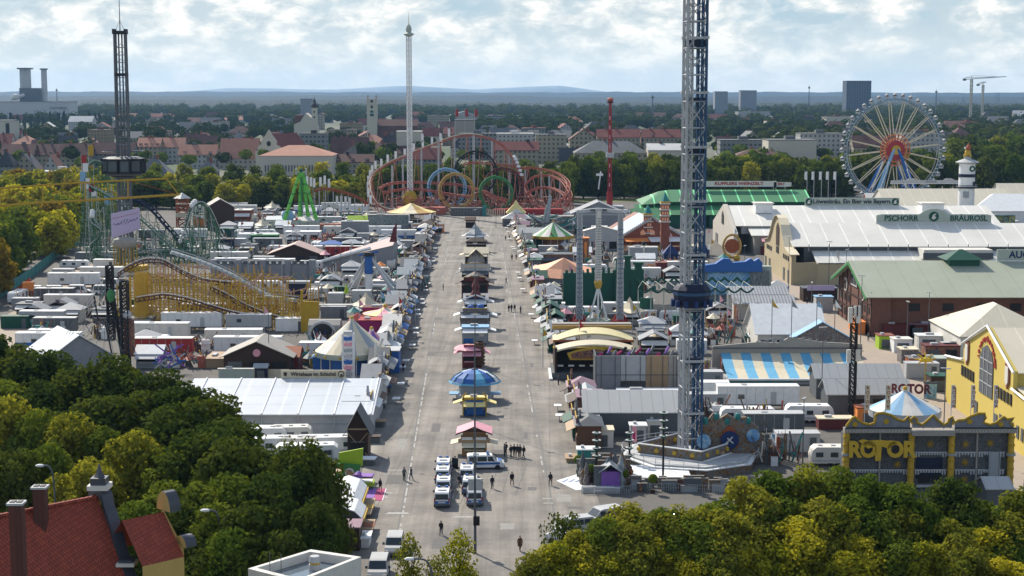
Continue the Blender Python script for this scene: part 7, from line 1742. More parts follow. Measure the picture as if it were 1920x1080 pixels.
mat('stripe_bw', (.6,.6,.58), .6, .05, .3, extra=stripes(0, 1.1, (.03,.03,.03))); PAL['bright_blue'] = (.04,.18,.6)
mat('mural_leaf', (.2,.3,.1), .7, extra=mural([(.12,.22,.06),(.5,.42,.08),(.1,.28,.25),(.25,.1,.05),(.06,.1,.05)], .3))
# ---------- right half
PAL['mast_blue'] = (.16,.22,.32); PAL['straw'] = (.6,.53,.3)
def threemast():
    a = A(1120, 612); t = T('catapult_ride', 'ride of three pale ladder masts with white cross beam and red feet', 'swing ride', (*a.loc,0)); X, Z = a.x, a.z
    for px, w0 in ((1086,1.35),(1162,1.35),(1102,0)):
        if not w0: continue
        m = lattice(MB('lgrey'), w0, 0, Z(402), 1.0, .14, .1, X(px), 0, w0*.62); m.m('steel').box(X(px)-.28,X(px)+.28,-.2,.2,0,Z(400)).m('mast_blue')
        for k in range(20): m.box(X(px)-.6,X(px)+.6,-w0*.5,-w0*.45,1+k*1.05,1.25+k*1.05)
        m.m('lgrey').bar((X(px),4,0),(X(px),0,Z(470)),.25); O('mast', m, t)
        O('foot', MB('red').cb(X(px),0,0,2.6,2.6,1.5).bar((X(px)-2.2,0,0),(X(px),0,3.6),.3).bar((X(px)+2.2,0,0),(X(px),0,3.6),.3), t)
    O('cross_beam', MB('lgrey').ext([(X(1080),Z(400)),(X(1120),Z(396)),(X(1166),Z(400)),(X(1166),Z(394)),(X(1120),Z(390)),(X(1080),Z(394))], -.5, .5).m('dgrey').cb(X(1110),-.55,Z(396),1,.1,.5).cb(X(1132),-.55,Z(396),1,.1,.5), t)
    m = MB('offw').bar((X(1121),0,Z(528)),(X(1121),0,Z(396)),.8,6,.6)
    for k in range(24): m.m('steel').box(X(1121)-.62,X(1121)+.62,-.85,-.78,Z(520)+k*.55,Z(520)+k*.55+.2)
    O('pendulum', m, t)
    O('joint', MB('gold').sph((X(1121),0,Z(530)), 1.1, 8, (.8,.8,1.5)).bar((X(1121),0,Z(533)),(X(1121),0,Z(515)),.75,6), t)
    for px in (1104,1121,1139): O('arm', MB('white').bar((X(1121),-.2,Z(535)),(X(px),-.2,Z(604)),.22,6), t)
    O('seats', MB('greengrey').tube([Vector((2.6*cos(i*.52),2.6*sin(i*.52),1.2)) for i in range(12)], .4, 6, True), t)
threemast()
# arched canopy ride in front of the masts
def arcs():
    a = A(1115, 712); t = T('arched_ride', 'dark ride with two bowed cream canopies and gilded sign front', 'ride hall', (*a.loc,0)); X, Z = a.x, a.z
    O('floor', MB('dgrey').box(X(1035),X(1192),0,11,.1,1.2).m('white').box(X(1030),X(1036),-1,10,.1,.4), t); O('back_wall', MB('black').box(X(1040),X(1188),6,7,1.2,6), t)
    O('side_wall', MB('dbrown').box(X(1040),X(1044),0,11,1.2,5.6).box(X(1184),X(1188),0,11,1.2,5.6), t)
    def arc(y, w, z0, h, dp, m_):
        P_ = [(-w+w*2*k/16, z0+h*(1-(k/8-1)**2)) for k in range(17)]; m = MB(m_)
        for (p,q),(r,s) in zip(P_,P_[1:]): m.add([(p,y,q),(r,y,s),(r,y+dp,s+.5),(p,y+dp,q+.5),(p,y,q-.3),(r,y,s-.3)], [(0,1,2,3),(4,5,1,0)])
        return m
    hw = (X(1192)-X(1038))/2
    O('canopy', arc(0, hw*.95, 5.2, 1.1, 2.4, 'cream'), t); O('canopy', arc(5, hw, 6.0, 1.5, 4.5, 'straw'), t)
    O('beam', MB('copper').box(-hw,hw,4.7,5,6.0,6.35).m('ochre').box(-hw,hw,10,10.3,7.6,8.2).m('mustard').box(-hw,hw,2.6,4.6,5.0,5.3), t)
    s_ = O('sign_board', MB('gold').ext([(-4.4,3.6),(4.4,3.6),(4.9,4.8),(3,5.4),(0,5.9),(-3,5.4),(-4.9,4.8)], -.5, -.2), t); O('sign_relief', MB('mural_red').ext([(-4,3.9),(4,3.9),(4.2,4.7),(2.8,5.1),(0,5.5),(-2.8,5.1),(-4.2,4.7)], -.65, -.5), s_)
    m = MB('white'); 
    for k in range(5): m.cb(-6+k*1.9,1.2,2.2,1.0,.5,.25)
    O('seat', m, t); O('roof_deck', MB('stone').box(-hw,hw,11,13,7.2,8.4), t)
arcs()
# orange tent, green castle front, carousel
a = A(1052, 545); t = T('orange_tent', 'peach orange stretched canopy over a grey grille fronted booth hall', 'tent', (*a.loc,0)); X, Z = a.x, a.z
m = MB('peach'); pk = (X(1058),5,Z(487)); c = [(X(998),0,Z(519)),(X(1050),-1,Z(522)),(X(1112),2,Z(519)),(X(1112),13,Z(512)),(X(1060),15,Z(505)),(X(1000),12,Z(508))]
for i in range(6):
    p, q = c[i], c[(i+1)%6]; mid_ = lambda u, v: ((u[0]+v[0])/2, (u[1]+v[1])/2, (u[2]+v[2])/2-.35)
    m.add([p,q,mid_(q,pk),mid_(p,pk)], [(0,1,2,3)]).add([mid_(p,pk),mid_(q,pk),pk], [(0,1,2)])
O('cloth', m, t); O('front_grille', MB('steel').box(X(1003),X(1056),-.4,-.1,Z(531),Z(520)).m('dred').box(X(1005),X(1056),.5,1,.1,Z(533)).m('black').box(X(1012),X(1050),.3,.5,.5,Z(540)), t)
for k in range(12): x = X(1004)+k*.65; O('bar', MB('dgrey').box(x,x+.12,-.5,-.4,Z(531),Z(521)), t)
m = MB('dgreen'); 
t = T('castle_backdrop', 'dark green crenellated castle backdrop right of the orange tent', 'facade', (*g(1130,572),0)); a = A(1130,572); X = a.x
m.box(X(1056),X(1152),0,2,0,a.z(512)).box(X(1152),X(1206),-1,3,0,a.z(505))
for k in range(12): m.box(X(1060)+k*1.25,X(1060)+k*1.25+.6,0,.6,a.z(512),a.z(512)+.7+.3*(k%3))
O('wall', m, t); m = MB('dgreen')
for px, z, r in ((1160,489,1.6),(1176,484,1.5),(1196,496,1.8)): m.cyl(X(px),0,a.z(510),a.z(z),r*.6,r*.45,8).cyl(X(px),0,a.z(z),a.z(z)+.6,r*.7,r*.7,8)
O('turret', m, t); O('plank', MB('black').box(X(1164),X(1164)+.15,-1.1,-1,0,6).box(X(1180),X(1180)+.15,-1.1,-1,0,6).box(X(1194),X(1194)+.15,-1.1,-1,0,6), t)
carousel('carousel','green and cream striped pointed carousel roof with gilded rim',1038,474,6.6,5,9.2,['green','offw'],'mustard',14,'mural_red')
bx('fair_tent','tent','white tent with pink pattern beside the loop coaster foot',942,996,425,3,7,'mural_mix','offw','pag',rise=3.6,ov=.5)
bx('fair_tent','tent','small yellow topped tent behind the white patterned one',950,985,416,3.5,6,'offw','pyellow','pag',rise=5)
bx('shooting_stall','stall','white sloping roof stall with green front and red heart',975,1022,470,4,8,'dgreen','offw','x','none',rise=3,extra=lambda t,w,h:(O('heart', MB('red').sph((0,-.3,2.2), .8, 8), t), O('end_board', MB('dred').box(w/2,w/2+.4,0,8,0,6), t)))
t = T('propeller_ride','grey green tangled arm ride leaning before the coaster curve','ride',(*g(1022,445),0)); a = A(1022,445); m = MB('steel').bar((0,2,0),(a.x(1032),2,a.z(368)),1.1,6,.6).m('greengrey').bar((-1.5,2,0),(a.x(1026),2,a.z(385)),.5)
for k in range(60): m.m(('steel','mural_mix','greengrey','stone','teal')[k%5]).bar((R.uniform(-6,12),R.uniform(0,8),R.uniform(0,6)),(R.uniform(-6,12),R.uniform(0,8),R.uniform(2,9)),.28)
O('arm', m, t); bx('scenery_front','facade','jumbled grey and brown painted ride backdrop below the coaster curve',1015,1078,440,6.5,5,'mural_mix','stone','flat','none')
bx('orange_tower','ride hall','tall orange and dark red striped ride box between the masts',1085,1104,498,8,4,'mural_red','orange','flat','none',extra=lambda t,w,h:O('panel', MB('orange').box(w*.05,w*.3,-.2,-.05,.5,7), t))
bx('dark_ride','ride hall','dark purple brown ride hall below the green striped carousel',1012,1075,505,4.2,6,'mural_red','dgrey','flat','dgrey')
bx('pale_front','facade','grey white pointed temple front behind the central masts',1095,1160,468,6,4,'lgrey','offw','y',rise=1.5)
bx('stage_front','facade','pale grey blue shop front with candy pole right of the masts',1180,1233,492,4.4,4,'steel','lgrey','flat','none',extra=lambda t,w,h:O('candy_pole', MB('offw').cyl(0,-1,0,5.6,.25,n=8).m('black').sph((0,-1,5.8), .7, 8), t))
bx('gold_railing','fence','ochre railing strip in front of the brick hall',1165,1276,470,1.4,1,'mustard','gold','flat','none')
bx('navy_dome','tent','dark navy inflated dome tent left of the lattice tower',1245,1273,486,1.5,5,'dblue','dblue','hip','none',rise=3)
bx('navy_dome','tent','dark navy dome right of the blue lattice tower',1314,1328,484,1.5,4,'dblue','dblue','hip','none',rise=3.4)
bx('maroon_box','container','tall maroon box among white vans behind the green castle',1230,1251,522,4.2,4,'dred','brickred','flat','none')
t = T('mill_wheel','golden brown water wheel ornament before the rear white hall','ornament',(*g(1372,490),0)); O('wheel', MB('ochre').tube([Vector((2.6*cos(i*pi/10),0,4.6+3.4*sin(i*pi/10))) for i in range(20)], .4, 6, True).m('copper').disc((0,.2,4.6), 2.2, 'y', 16, .2).m('gold').sph((-1.5,0,1.2), 1.3, 8).sph((1.5,0,1), 1.1, 8), t)
# blue alpine backdrop
def blue():
    a = A(1377, 566); t = T('alpine_facade','blue wave topped ride hall with sky mural and grey rock panels','ride hall',(*a.loc,0)); X, Z = a.x, a.z
    O('sky_panel', MB('mural_sky').box(X(1325),X(1405),-.2,.2,Z(552),Z(510)), t); O('rock_panel', MB('mural_rock').box(X(1315),X(1325),-.6,.4,0,Z(508)).box(X(1405),X(1441),-.6,.4,0,Z(508)).box(X(1325),X(1405),-.5,.3,0,Z(552)), t)
    P_ = [(X(1312),Z(510))]; 
    P_ = [(X(1312),Z(509)),(X(1427),Z(509))]+[(X(px),Z(py)) for px,py in ((1427,492),(1420,484),(1412,489),(1405,484),(1395,490),(1372,492),(1366,485),(1354,484),(1345,490),(1340,494),(1325,496),(1312,498))]
    O('wave_roof', MB('blue').ext(P_, -1, 1).m('teal').extx([(1,Z(509)),(9,Z(505)),(9,Z(505)+.3),(1,Z(509)+.3)], X(1312), X(1430)), t); O('hall', MB('dgreen').box(X(1318),X(1436),1,9,0,Z(511)), t); O('shrub', MB('leaf_olive').sph((X(1425),-2,.8), 1.6, 8, (1.6,.7,.6)), t)
    O('side_wall', MB('greengrey').box(X(1425),X(1446),.6,3,0,Z(500)), t)
blue()
# star armed garland canopy round the tower collar height
t = T('garland_tent','netting canopy with dark green garlands and white ribs left of the lattice tower','tent',(*g(1262,604),0)); a = A(1262,604); X, Z = a.x, a.z
m = MB('greengrey'); gr = MB('dgreen')
for k in range(9):
    x0, x1 = X(1196+k*24), X(1196+k*24+24); zc = Z(530)-(abs(k-3.5)*.1); m.bar((x0,0,Z(540)),((x0+x1)/2,6,Z(533)),.07).bar(((x0+x1)/2,6,Z(533)),(x1,0,Z(540)),.07).bar((x0,0,Z(540)),(x0,0,0),.12)
    P_ = [Vector((x0+(x1-x0)*i/6,0,Z(540)-1.0*sin(pi*i/6))) for i in range(7)]; gr.tube(P_,.22,5).tube([p+Vector((0,6,1.6)) for p in P_],.25,5)
    pass
O('rib', m, t); O('garland', gr, t); O('base_wall', MB('dgreen').box(X(1200),X(1225),1,1.5,0,Z(560)).m('stone').box(X(1225),X(1290),1,1.5,0,Z(572)), t)
# ribbed awnings with orange booth
for i,(x0,x1,y,lab) in enumerate(((1362,1477,588,'rear one of two white ribbed awning roofs above orange booths'),(1372,1490,600,'front one of two white ribbed awning roofs above orange booths'))):
    a = A((x0+x1)/2, y); w = (x1-x0)*a.s; t = T('awning_roof',lab,'canopy',(*a.loc,0)); z = 4.6+(.8 if i == 0 else 0); O('roof', MB('corr').extx([(-2,z-.9),(2,z+.6),(2,z+.75),(-2,z-.75)], -w/2, w/2), t); O('post', MB('orange' if i else 'lgrey').box(-w/2+.3,-w/2+.6,-1.5,-1.2,0,z-.7).box(w/2-.6,w/2-.3,-1.5,-1.2,0,z-.7).box(w*.15,w*.2,-1.5,-1.2,0,z-.6), t); O('booth', MB('dbrown').box(-w*.2,w/2-.5,0,2.5,0,z-.8).m('orange').box(-w*.18,w*.42,-.3,0,.4,1.3).m('offw').box(-w/2+.4,-w*.2,0,2.4,0,z-1), t)
# beer garden tent, reversed letters, striped roof
def striped():
    bx('white_tent','tent','big cream white pitched tent behind the reversed letters',1420,1545,662,4.0,15,'offw','white','x',rise=4.6,ov=.6)
    bx('white_tent','tent','lower white lean-to roof at the left of the cream tent',1452,1530,646,3.2,10,'lgrey','offw','hip','none',rise=2)
    a = A(1503, 722); t = T('striped_hall','ride hall with blue and cream striped sloping roof seen from behind','ride hall',(*a.loc,0)); X, Z = a.x, a.z; Y1 = 11
    x0, x1 = X(1366), X(1636); z0, z1 = zat(712,a.Y), zat(662,a.Y+Y1)
    m = MB('sky'); n = 14; w = (x1-x0)/n
    for k in range(n):
        m.m('sky' if k % 2 == 0 else 'cream'); xa, xb = x0+k*w+(3 if k == 0 else 0)*0, x0+(k+1)*w; sh = lambda x: x0+(x-x0)*.985
        pts = [(0,z0),(Y1*.5,z0+(z1-z0)*.36),(Y1*.8,z0+(z1-z0)*.72),(Y1,z1)]
        for (p,q),(r,s) in zip(pts,pts[1:]): m.add([(xa,p,q),(xb,p,q),(xb,r,s),(xa,r,s)], [(0,1,2,3)])
    O('roof', m, t); O('eave', MB('white').bar((x0,0,z0),(x1,0,z0),.22,6).m('teal').extx([(0,.5),(.3,.5),(.3,z0-.2),(0,z0-.2)], x0, x0+11), t); O('wall', MB('lgrey').box(x0,x1,.5,Y1,0,z0-.4), t)
    O('rear_wall', MB('stone').ext([(x0-1.5,0),(x1+.5,0),(x1+.5,z1+1.6),(X(1560),z1+2),(X(1500),z1+2.9),(X(1480),z1+1.8),(X(1440),z1+2),(x0-1.5,z1+1.2)], Y1+.1, Y1+.6).m('dgrey').box(x0-1.5,x1+.5,Y1-.2,Y1,z1+.8,z1+1.0), t)
    y = a.Y+Y1+.3; L_ = 'NETRAGREIB'; lt = T('roof_letters','large dark letters of BIERGARTEN seen reversed above the striped roof','sign',(0,0,0))
    for i, c in enumerate('NETRAGREIB'): px = 1425+i*13.5; o = text(lt, c, 1.6, (xat(px,y,10), y, zat(646-8*sin(pi*i/9),y)), 'grey', .06, bold=.05, name='letter', sx=-1)
    O('frame', MB('dgrey').bar((xat(1420,y,9),y+.2,zat(656,y)),(xat(1560,y,9),y+.2,zat(656,y)),.1), lt)
    bx('teal_gable','facade','teal blue gable front with fairy figures behind the letters',1488,1592,668,3.6,3,'mural_mix','lblue','y','none',rise=3,ov=.4)
    for i, px in enumerate((1448,1485,1532,1566)): f = T('pennant','small pennant on a thin pole, %s of four above the striped roof' % nth(i),'flag',(xat(px,y,8),y+.6,0)); O('pole', MB('dgrey').cyl(0,0,0,13.5,.07,n=5), f); O('cloth', MB(('gold','grey','lblue','white')[i]).ext([(.1,12.1),(1.2,11.7),(.1,13.3)], -.03, .03), f)
striped()
# netted scaffold hall and ribbed grey tent
def netted():
    a = A(1195, 738); t = T('netted_hall','boxy hall wrapped in grey netting with open dark base and violet drapes','ride hall',(*a.loc,0)); X, Z = a.x, a.z
    h = Z(667)
    for i,(p,q,mm) in enumerate(((1118,1163,'grey'),(1164,1210,'lgrey'),(1211,1252,'tan'),(1253,1278,'stone'))): O('net_panel', MB(mm).box(X(p),X(q),-.1,.1,.4 if i != 1 else 2.2,h).m('dgrey').bar((X(p),-.2,h*.5),(X(q),-.2,h*.5),.05).bar((X(p)+.8,-.2,0),(X(p)+.8,-.2,h),.05).bar((X(q)-.9,-.2,0),(X(q)-.9,-.2,h),.05), t)
    O('frame', MB('dgrey').box(X(1118),X(1278),.2,7,0,.3).box(X(1116),X(1118),0,7,0,h).box(X(1118),X(1278),6.8,7,0,h-.5), t); m = MB('mural_red')
    for k in range(16): m.m(('magenta','black','purple','dgrey')[k%4]).bar((X(1122+k*9),.5+k%3,h),(X(1130+k*9),1+k%4,h+.9*((k*7)%3)*.5+.2),.25)
    O('top_gear', m, t)
    bx('plinth','container','long white low trailer before the netted hall',1158,1275,752,1.6,2.4,'lgrey','white','flat','none')
    bx('ribbed_tent','tent','low grey tent hall with ribbed roof left of the lattice tower',1096,1272,818,3.6,10,'dgrey','tent_grey','x',rise=2.3,ov=.3,am='none')
netted()
# airship ride front, sculptures, deck details
def airship():
    a = A(1378, 868); t = T('airship_facade','painted brown and blue fantasy facade with arched portal beside the tower','facade',(*a.loc,0)); X, Z = a.x, a.z
    P_ = [(X(px),Z(py)) for px, py in ((1310,868),(1432,868),(1432,820),(1418,800),(1398,782),(1376,784),(1362,776),(1348,785),(1336,775),(1322,792),(1310,800))]
    O('backdrop', MB('mural_fair').ext(P_, 0, .5), t)
    O('portal', MB('copper').ext([(X(1349)+ (X(1384)-X(1349))*.5*(1-cos(pi*k/12)), Z(838)+2.9*sin(pi*k/12)) for k in range(12,-1,-1)]+[], -.3, 0), t); O('portal_dark', MB('dblue').disc((X(1367),-.35,Z(824)), 1.25, 'y', 20, .1).m('offw').bar((X(1360),-.5,Z(830)),(X(1372),-.5,Z(818)),.1).bar((X(1373),-.5,Z(830)),(X(1362),-.5,Z(820)),.1), t)
    O('blue_panel', MB('mural_sky').disc((X(1318),-.4,Z(826)), 1.0, 'y', 14, .2).disc((X(1410),-.4,Z(815)), .9, 'y', 14, .2), t); O('cave', MB('tan').sph((X(1338),-1.2,Z(846)), 1.2, 8, (1.2,.6,.8)).m('black').sph((X(1338),-1.7,Z(850)), .7, 8), t)
    for k in range(5): O('finial', MB('teal').sph((X(1322+k*20),.2,Z(790)+ (.6 if k%2 else 0)), .45, 8, (1,1,1.3)), t)
airship()
t = T('side_scenery','narrow painted blue and brown scenery towers right of the airship front','facade',(*g(1432,866),0))
for i in range(9): x = -1.6+i*.55; h = 2.2+1.8*abs(sin(i*1.7)); O('scenery_panel', MB(('mural_fair','mural_sky','copper','mural_rock')[i%4]).box(x,x+.5,(i%3)*.5,(i%3)*.5+.2,0,h).m('lgrey').cyl(x+.25,(i%3)*.5+.1,h,h+.8,.05,n=5), t)
def sculpt():
    a = A(1150, 915); t = T('ride_facade','cluttered painted ride front with figures, kiosk and steps left of the tower','ride front',(*a.loc,0)); X, Z = a.x, a.z
    for i in range(64):
        x = X(R.uniform(1092,1200) if i % 3 == 0 else R.uniform(1092,1372)); y = R.uniform(-1.5,7) if x < X(1190) else R.uniform(-2.5,.8); h = R.uniform(.8,2.2) if x > X(1190) else R.uniform(1.4,4.4); w = R.uniform(.7,2.6); mm = ('mural_fair','mural_mix','dgrey','mural_fair','steel','mural_rock','mural_red')[i%7]
        if i % 3: O('scenery_panel', MB(mm).box(x-w/2,x+w/2,y,y+.15,0,h*.8).m('stone').box(x-w/2-.05,x+w/2+.05,y-.05,y+.2,h*.8,h*.8+.1), t)
        else: O('scenery_figure', MB(mm).lathe([(w*.2,0),(w*.3,h*.25),(w*.14,h*.5),(w*.24,h*.7),(w*.1,h*.85),(.16,h*.92),(.05,h)], 8, x, y), t)
    rl = MB('lgrey')
    for i in range(60): x = X(1088+i*4.4); yy = -3.4+1.6*sin(i*.05)*(1 if i > 20 else .3); rl.bar((x,yy,0),(x,yy,1.0),.03).bar((x,yy,1.0),(X(1092+i*4.4),yy,1.0),.03).bar((x,yy,.5),(X(1092+i*4.4),yy,.5),.02)
    O('railing', rl, t)
    O('kiosk', MB('purple').box(X(1126),X(1160),-1.5,.6,.1,2.5).m('steel').gable(X(1124),X(1162),-1.7,.8,2.5,3.4,'y',.2,.1), t)
    O('steps', MB('lgrey').box(X(1090),X(1160),-3,-1.6,0,.4).box(X(1090),X(1150),-2.6,-1.6,.4,.7).m('white').bar((X(1090),-3,.9),(X(1160),-3.6,.9),.06).bar((X(1090),-3,0),(X(1090),-3,1),.05).bar((X(1112),-3.2,0),(X(1112),-3.2,1),.05), t)
    O('deck', MB('white').box(X(1185),X(1300),2,9,.6,.9), t)
    for i,(px,py,h) in enumerate(((1118,905,6.6),(1243,905,9.2),(1180,880,5))):
        b = A(px,py); s_ = T('totem_pole','dark totem pole with stacked bowls, %s of three near the white deck' % ('leftmost','tallest, middle one','shortest')[i],'ornament',(*b.loc,0),0,'totem poles by the tower'); O('pole', MB('black').cyl(0,0,0,h,.14,n=6), s_)
        for k in range(4): O('bowl', MB('dgreen').lathe([(.1,h-3.4+k),(.55,h-3.1+k),(.15,h-2.8+k)], 8).m('lgrey').cyl(0,0,h-3.0+k,h-2.95+k,.6,.6,8), s_)
    for i,(px,py) in enumerate(((1084,888),(1110,905),(1170,915),(1224,925))):
        s_ = T('ball_tree','clipped ball tree in a pot, %s from left along the ride front' % nth(i),'potted tree',(*g(px,py),0),0,'ball trees at the ride front'); O('crown', MB('leaf_green').sph((0,0,1.9), .62, 10), s_); O('pot', MB('dbrown').cyl(0,0,0,.5,.25,.3,8).cyl(0,0,.5,1.4,.05,n=5), s_)
    f = T('pink_flag','pink and white vertical flag before the ribbed grey tent','flag',(*g(1184,858),0)); O('pole', MB('grey').cyl(0,0,0,4.6,.06,n=5), f); O('cloth', MB('pink').box(.05,.7,-.04,.04,2.2,4.4).m('magenta').box(.15,.5,-.06,-.041,2.6,3.6), f)
    p = [g(1043,902),g(1088,888),g(1096,918),g(1080,920)]; c = T('diamond_carpet','blue and white diamond patterned pointed carpet at the ride corner','carpet',(0,0,0)); m = MB('white'); m.add([(x,y,.06) for x,y in p], [(0,1,2,3)]); 
    for k in range(10): x = p[0][0]+.9+k*.28; m.m('blue').add([(x,p[0][1]-.6+(k%3)*.5-.3,.075),(x+.22,p[0][1]-.6+(k%3)*.5,.075),(x,p[0][1]-.6+(k%3)*.5+.3,.075),(x-.22,p[0][1]-.6+(k%3)*.5,.075)], [(0,1,2,3)])
    O('cloth', m, c)
    bx('food_truck','trailer','beige trailer with open flap behind the left totem pole',1090,1150,840,2.5,3,'offw','cream','flat'); bx('ticket_hut','ticket booth','white flat roofed ticket hut with two hatches by the pink flag',1182,1212,830,2.4,2.4,'lgrey','white','flat'); bx('ticket_hut','ticket booth','small stepped white hut between totem poles and tower',1214,1242,820,2.4,2.4,'offw','white','flat')
    bx('white_kiosk','kiosk','teal glass kiosk with long white roof at street corner',1083,1115,880,2.6,2,'teal','white','flat','none'); bx('cable_mat','pallet','tan wooden board stack at the street edge',1062,1086,868,.5,3,'tan','tan','flat','none')
sculpt()
# ribbed metal roofs and ROTOR ride
for i,(x0,x1,y,h,d,lab) in enumerate(((1530,1690,748,3.6,6,'rear light grey ribbed metal roof below the striped hall'),(1552,1706,778,3.4,6,'front light grey ribbed metal roof near the orange container'))): bx('metal_roof_hall','hall',lab,x0,x1,y,h,d,'dgrey','tent_grey','x',rise=1.7,ov=.4)
bx('orange_container','container','orange container cabin behind the left banners',1607,1668,800,2.8,2.6,'orange','copper','flat'); bx('red_box_body','trailer','dark red low trailer with cream roof near the caravans',1535,1600,806,1.6,2.4,'dred','cream','flat','none')
def rotor():
    a = A(1737, 928); t = T('rotor_facade','ornate grey and gold fairground facade with big gold ROTOR lettering','ride front',(*a.loc,0)); X, Z = a.x, a.z; 
    xs = (1583,1704,1779,1890); zt = Z(806)
    O('backdrop', MB('rotor_board').box(X(1583),X(1890),0,.4,0,zt), t); O('hall', MB('dgrey').box(X(1590),X(1885),1.5,5,0,zt-1.2), t)
    for px in xs:
        c = MB('gold').cyl(X(px),-.5,1,zt,.42,.38,10); 
        for k in range(7): c.m('mustard').cyl(X(px),-.5,1.4+k*1.0,1.65+k*1.0,.47,.47,10)
        c.m('steel').cyl(X(px),-.5,Z(852),Z(848),.6,.6,10).cb(X(px),-.5,0,1.3,1.2,1.0).m('rotor_board').cb(X(px),-.5,0,1.35,1.25,.7); O('column', c, t)
    O('entablature', MB('stone').box(X(1578),X(1702),-1.0,.2,zt-.2,zt+.35).box(X(1702),X(1782),-1.3,.2,zt-.5,zt+.1).box(X(1782),X(1898),-1.0,.2,zt-.2,zt+.35).m('black').box(X(1578),X(1702),-1.05,-.9,zt+.36,zt+.5).box(X(1782),X(1898),-1.05,-.9,zt+.36,zt+.5), t)
    def crest(pts, name='crest'):
        P_ = [(X(p),Z(q)) for p,q in pts]; base = [(P_[-1][0],zt+.4),(P_[0][0],zt+.4)]; c = MB('crest_grey').ext([base[1],base[0]]+P_[::-1], -.7, -.4)
        c.m('mustard').tube([Vector((x,-.75,z)) for x,z in P_], .17, 6); return c
    L_ = [(1581,797),(1586,790),(1592,782),(1597,779),(1602,785),(1612,791),(1624,794),(1633,791),(1635,783),(1634,777),(1638,773),(1650,772),(1664,776),(1676,784),(1688,787),(1696,778),(1700,790)]
    O('crest', crest(L_), t); O('crest', crest([(1783,790),(1788,786),(1800,785),(1812,778),(1826,773),(1838,773),(1840,781),(1836,790),(1848,794),(1860,790),(1868,783),(1873,779),(1880,784),(1892,781),(1886,790),(1892,797)]), t)
    O('crest', crest([(1704,792),(1700,785),(1706,779),(1712,783),(1712,790),(1722,794),(1732,786),(1742,776),(1752,786),(1762,794),(1770,790),(1772,783),(1778,779),(1781,788),(1778,794)]), t)
    for px, py in ((1597,793),(1655,788),(1810,788),(1868,793)): O('boss', MB('mustard').disc((X(px),-.72,Z(py)), .34, 'y', 14, .12), t)
    # big lettering with curling T
    w = (X(1694)-X(1583))/4.4
    for i, c in enumerate('ROTOR'): 
        if i == 2: continue
        text(t, c, 2.75, (X(1596)+i*w*1.02-(0.1 if i>2 else 0), -1.2, Z(840)), 'rotor_gold', .1, bold=.12, name='letter', sx=.92)
    x = X(1640); z = Z(824); O('letter', MB('rotor_gold').ext([(x-.35,Z(860)),(x+.35,Z(860)),(x+.42,z-.6),(x+1.3,z-.9),(x+2.3,z-.2),(x+1.8,z+.15),(x+1.2,z+.1),(x+.3,z+.2),(x-.3,z+.2),(x-1.2,z+.1),(x-1.9,z+.3),(x-2.5,z+.1),(x-1.3,z-.9),(x-.42,z-.6)], -1.3, -1.1), t)
    lace = MB('lgrey'); 
    for zc in (Z(852), Z(885)):
        for p0, p1 in ((1712,1772),(1787,1826),(1830,1880),(1592,1700)):
            if p0 == 1592 and zc > Z(870): continue
            n = int((p1-p0)/5); lace.box(X(p0),X(p1),-.3,-.2,zc+.25,zc+.4)
            for k in range(n): x = X(p0)+(X(p1)-X(p0))*(k+.5)/n; lace.box(x-.1,x+.1,-.3,-.2,zc-(.25 if k in (0,1,n-1,n-2) else .02),zc+.25)
    O('lace_trim', lace, t)
    st = MB('mustard')
    for px, py in ((1606,835),(1680,870),(1618,905),(1806,832),(1806,866),(1852,830),(1806,898),(1740,832)):
        for k in range(6): b = k*pi/6; st.bar((X(px)-.5*cos(b),-.25,Z(py)-.5*sin(b)),(X(px)+.5*cos(b),-.25,Z(py)+.5*sin(b)),.035)
    O('star_ornament', st, t); bl = MB('offw')
    for k in range(52): bl.cb(X(1582+k*6),-1.15,zt+.02,.09,.09,.09)
    O('bulb', bl, t); gr = MB('dgrey')
    for k in range(24): gr.box(X(1588+k*12.5),X(1588+k*12.5)+.05,-.04,-.01,.9,zt-.3)
    for k in range(5): gr.box(X(1584),X(1889),-.05,-.015,1.6+k*1.25,1.66+k*1.25)
    O('panel_joint', gr, t)
    O('doorway', MB('navy').box(X(1716),X(1765),-.1,-.02,Z(897),Z(858)).m('black').box(X(1720),X(1742),-.12,-.1,Z(905),Z(890)).box(X(1746),X(1764),-.12,-.1,Z(905),Z(890)).m('lgrey').box(X(1716),X(1765),-.5,-.1,Z(912),Z(908)), t)
    O('mullion', MB('stone').box(X(1826),X(1829),-.35,-.05,.5,zt-.3).box(X(1645),X(1648),-.35,-.05,.5,zt-.3).m('lgrey').box(X(1850),X(1851),-.5,-.3,Z(912),Z(845)).box(X(1870),X(1871),-.5,-.3,Z(912),Z(845)).box(X(1850),X(1871),-.5,-.3,Z(913),Z(910)).m('steel').box(X(1852),X(1869),-.4,-.3,Z(908),Z(846)), t)
    O('plinth', MB('rotor_board').box(X(1578),X(1895),-1.4,0,0,.9).m('lgrey').box(X(1720),X(1760),-2,-1.4,0,.5), t)
    carousel('rotor_roof','round ride roof in pale blue and white segments behind the ornate facade',1709,895,4.7,8.2,10.8,['lblue','offw'],'lgrey',10,None,'lgrey','ride roof',False)
mat('rotor_board', (.08,.085,.09), .7, extra=mural([(.045,.047,.05),(.09,.095,.1),(.13,.135,.14),(.06,.06,.065),(.17,.17,.17)], .9)); mat('crest_grey', (.2,.21,.24), .7, .25, 1.5); mat('rotor_gold', (.55,.36,.03), .5, .1, 1)
rotor()
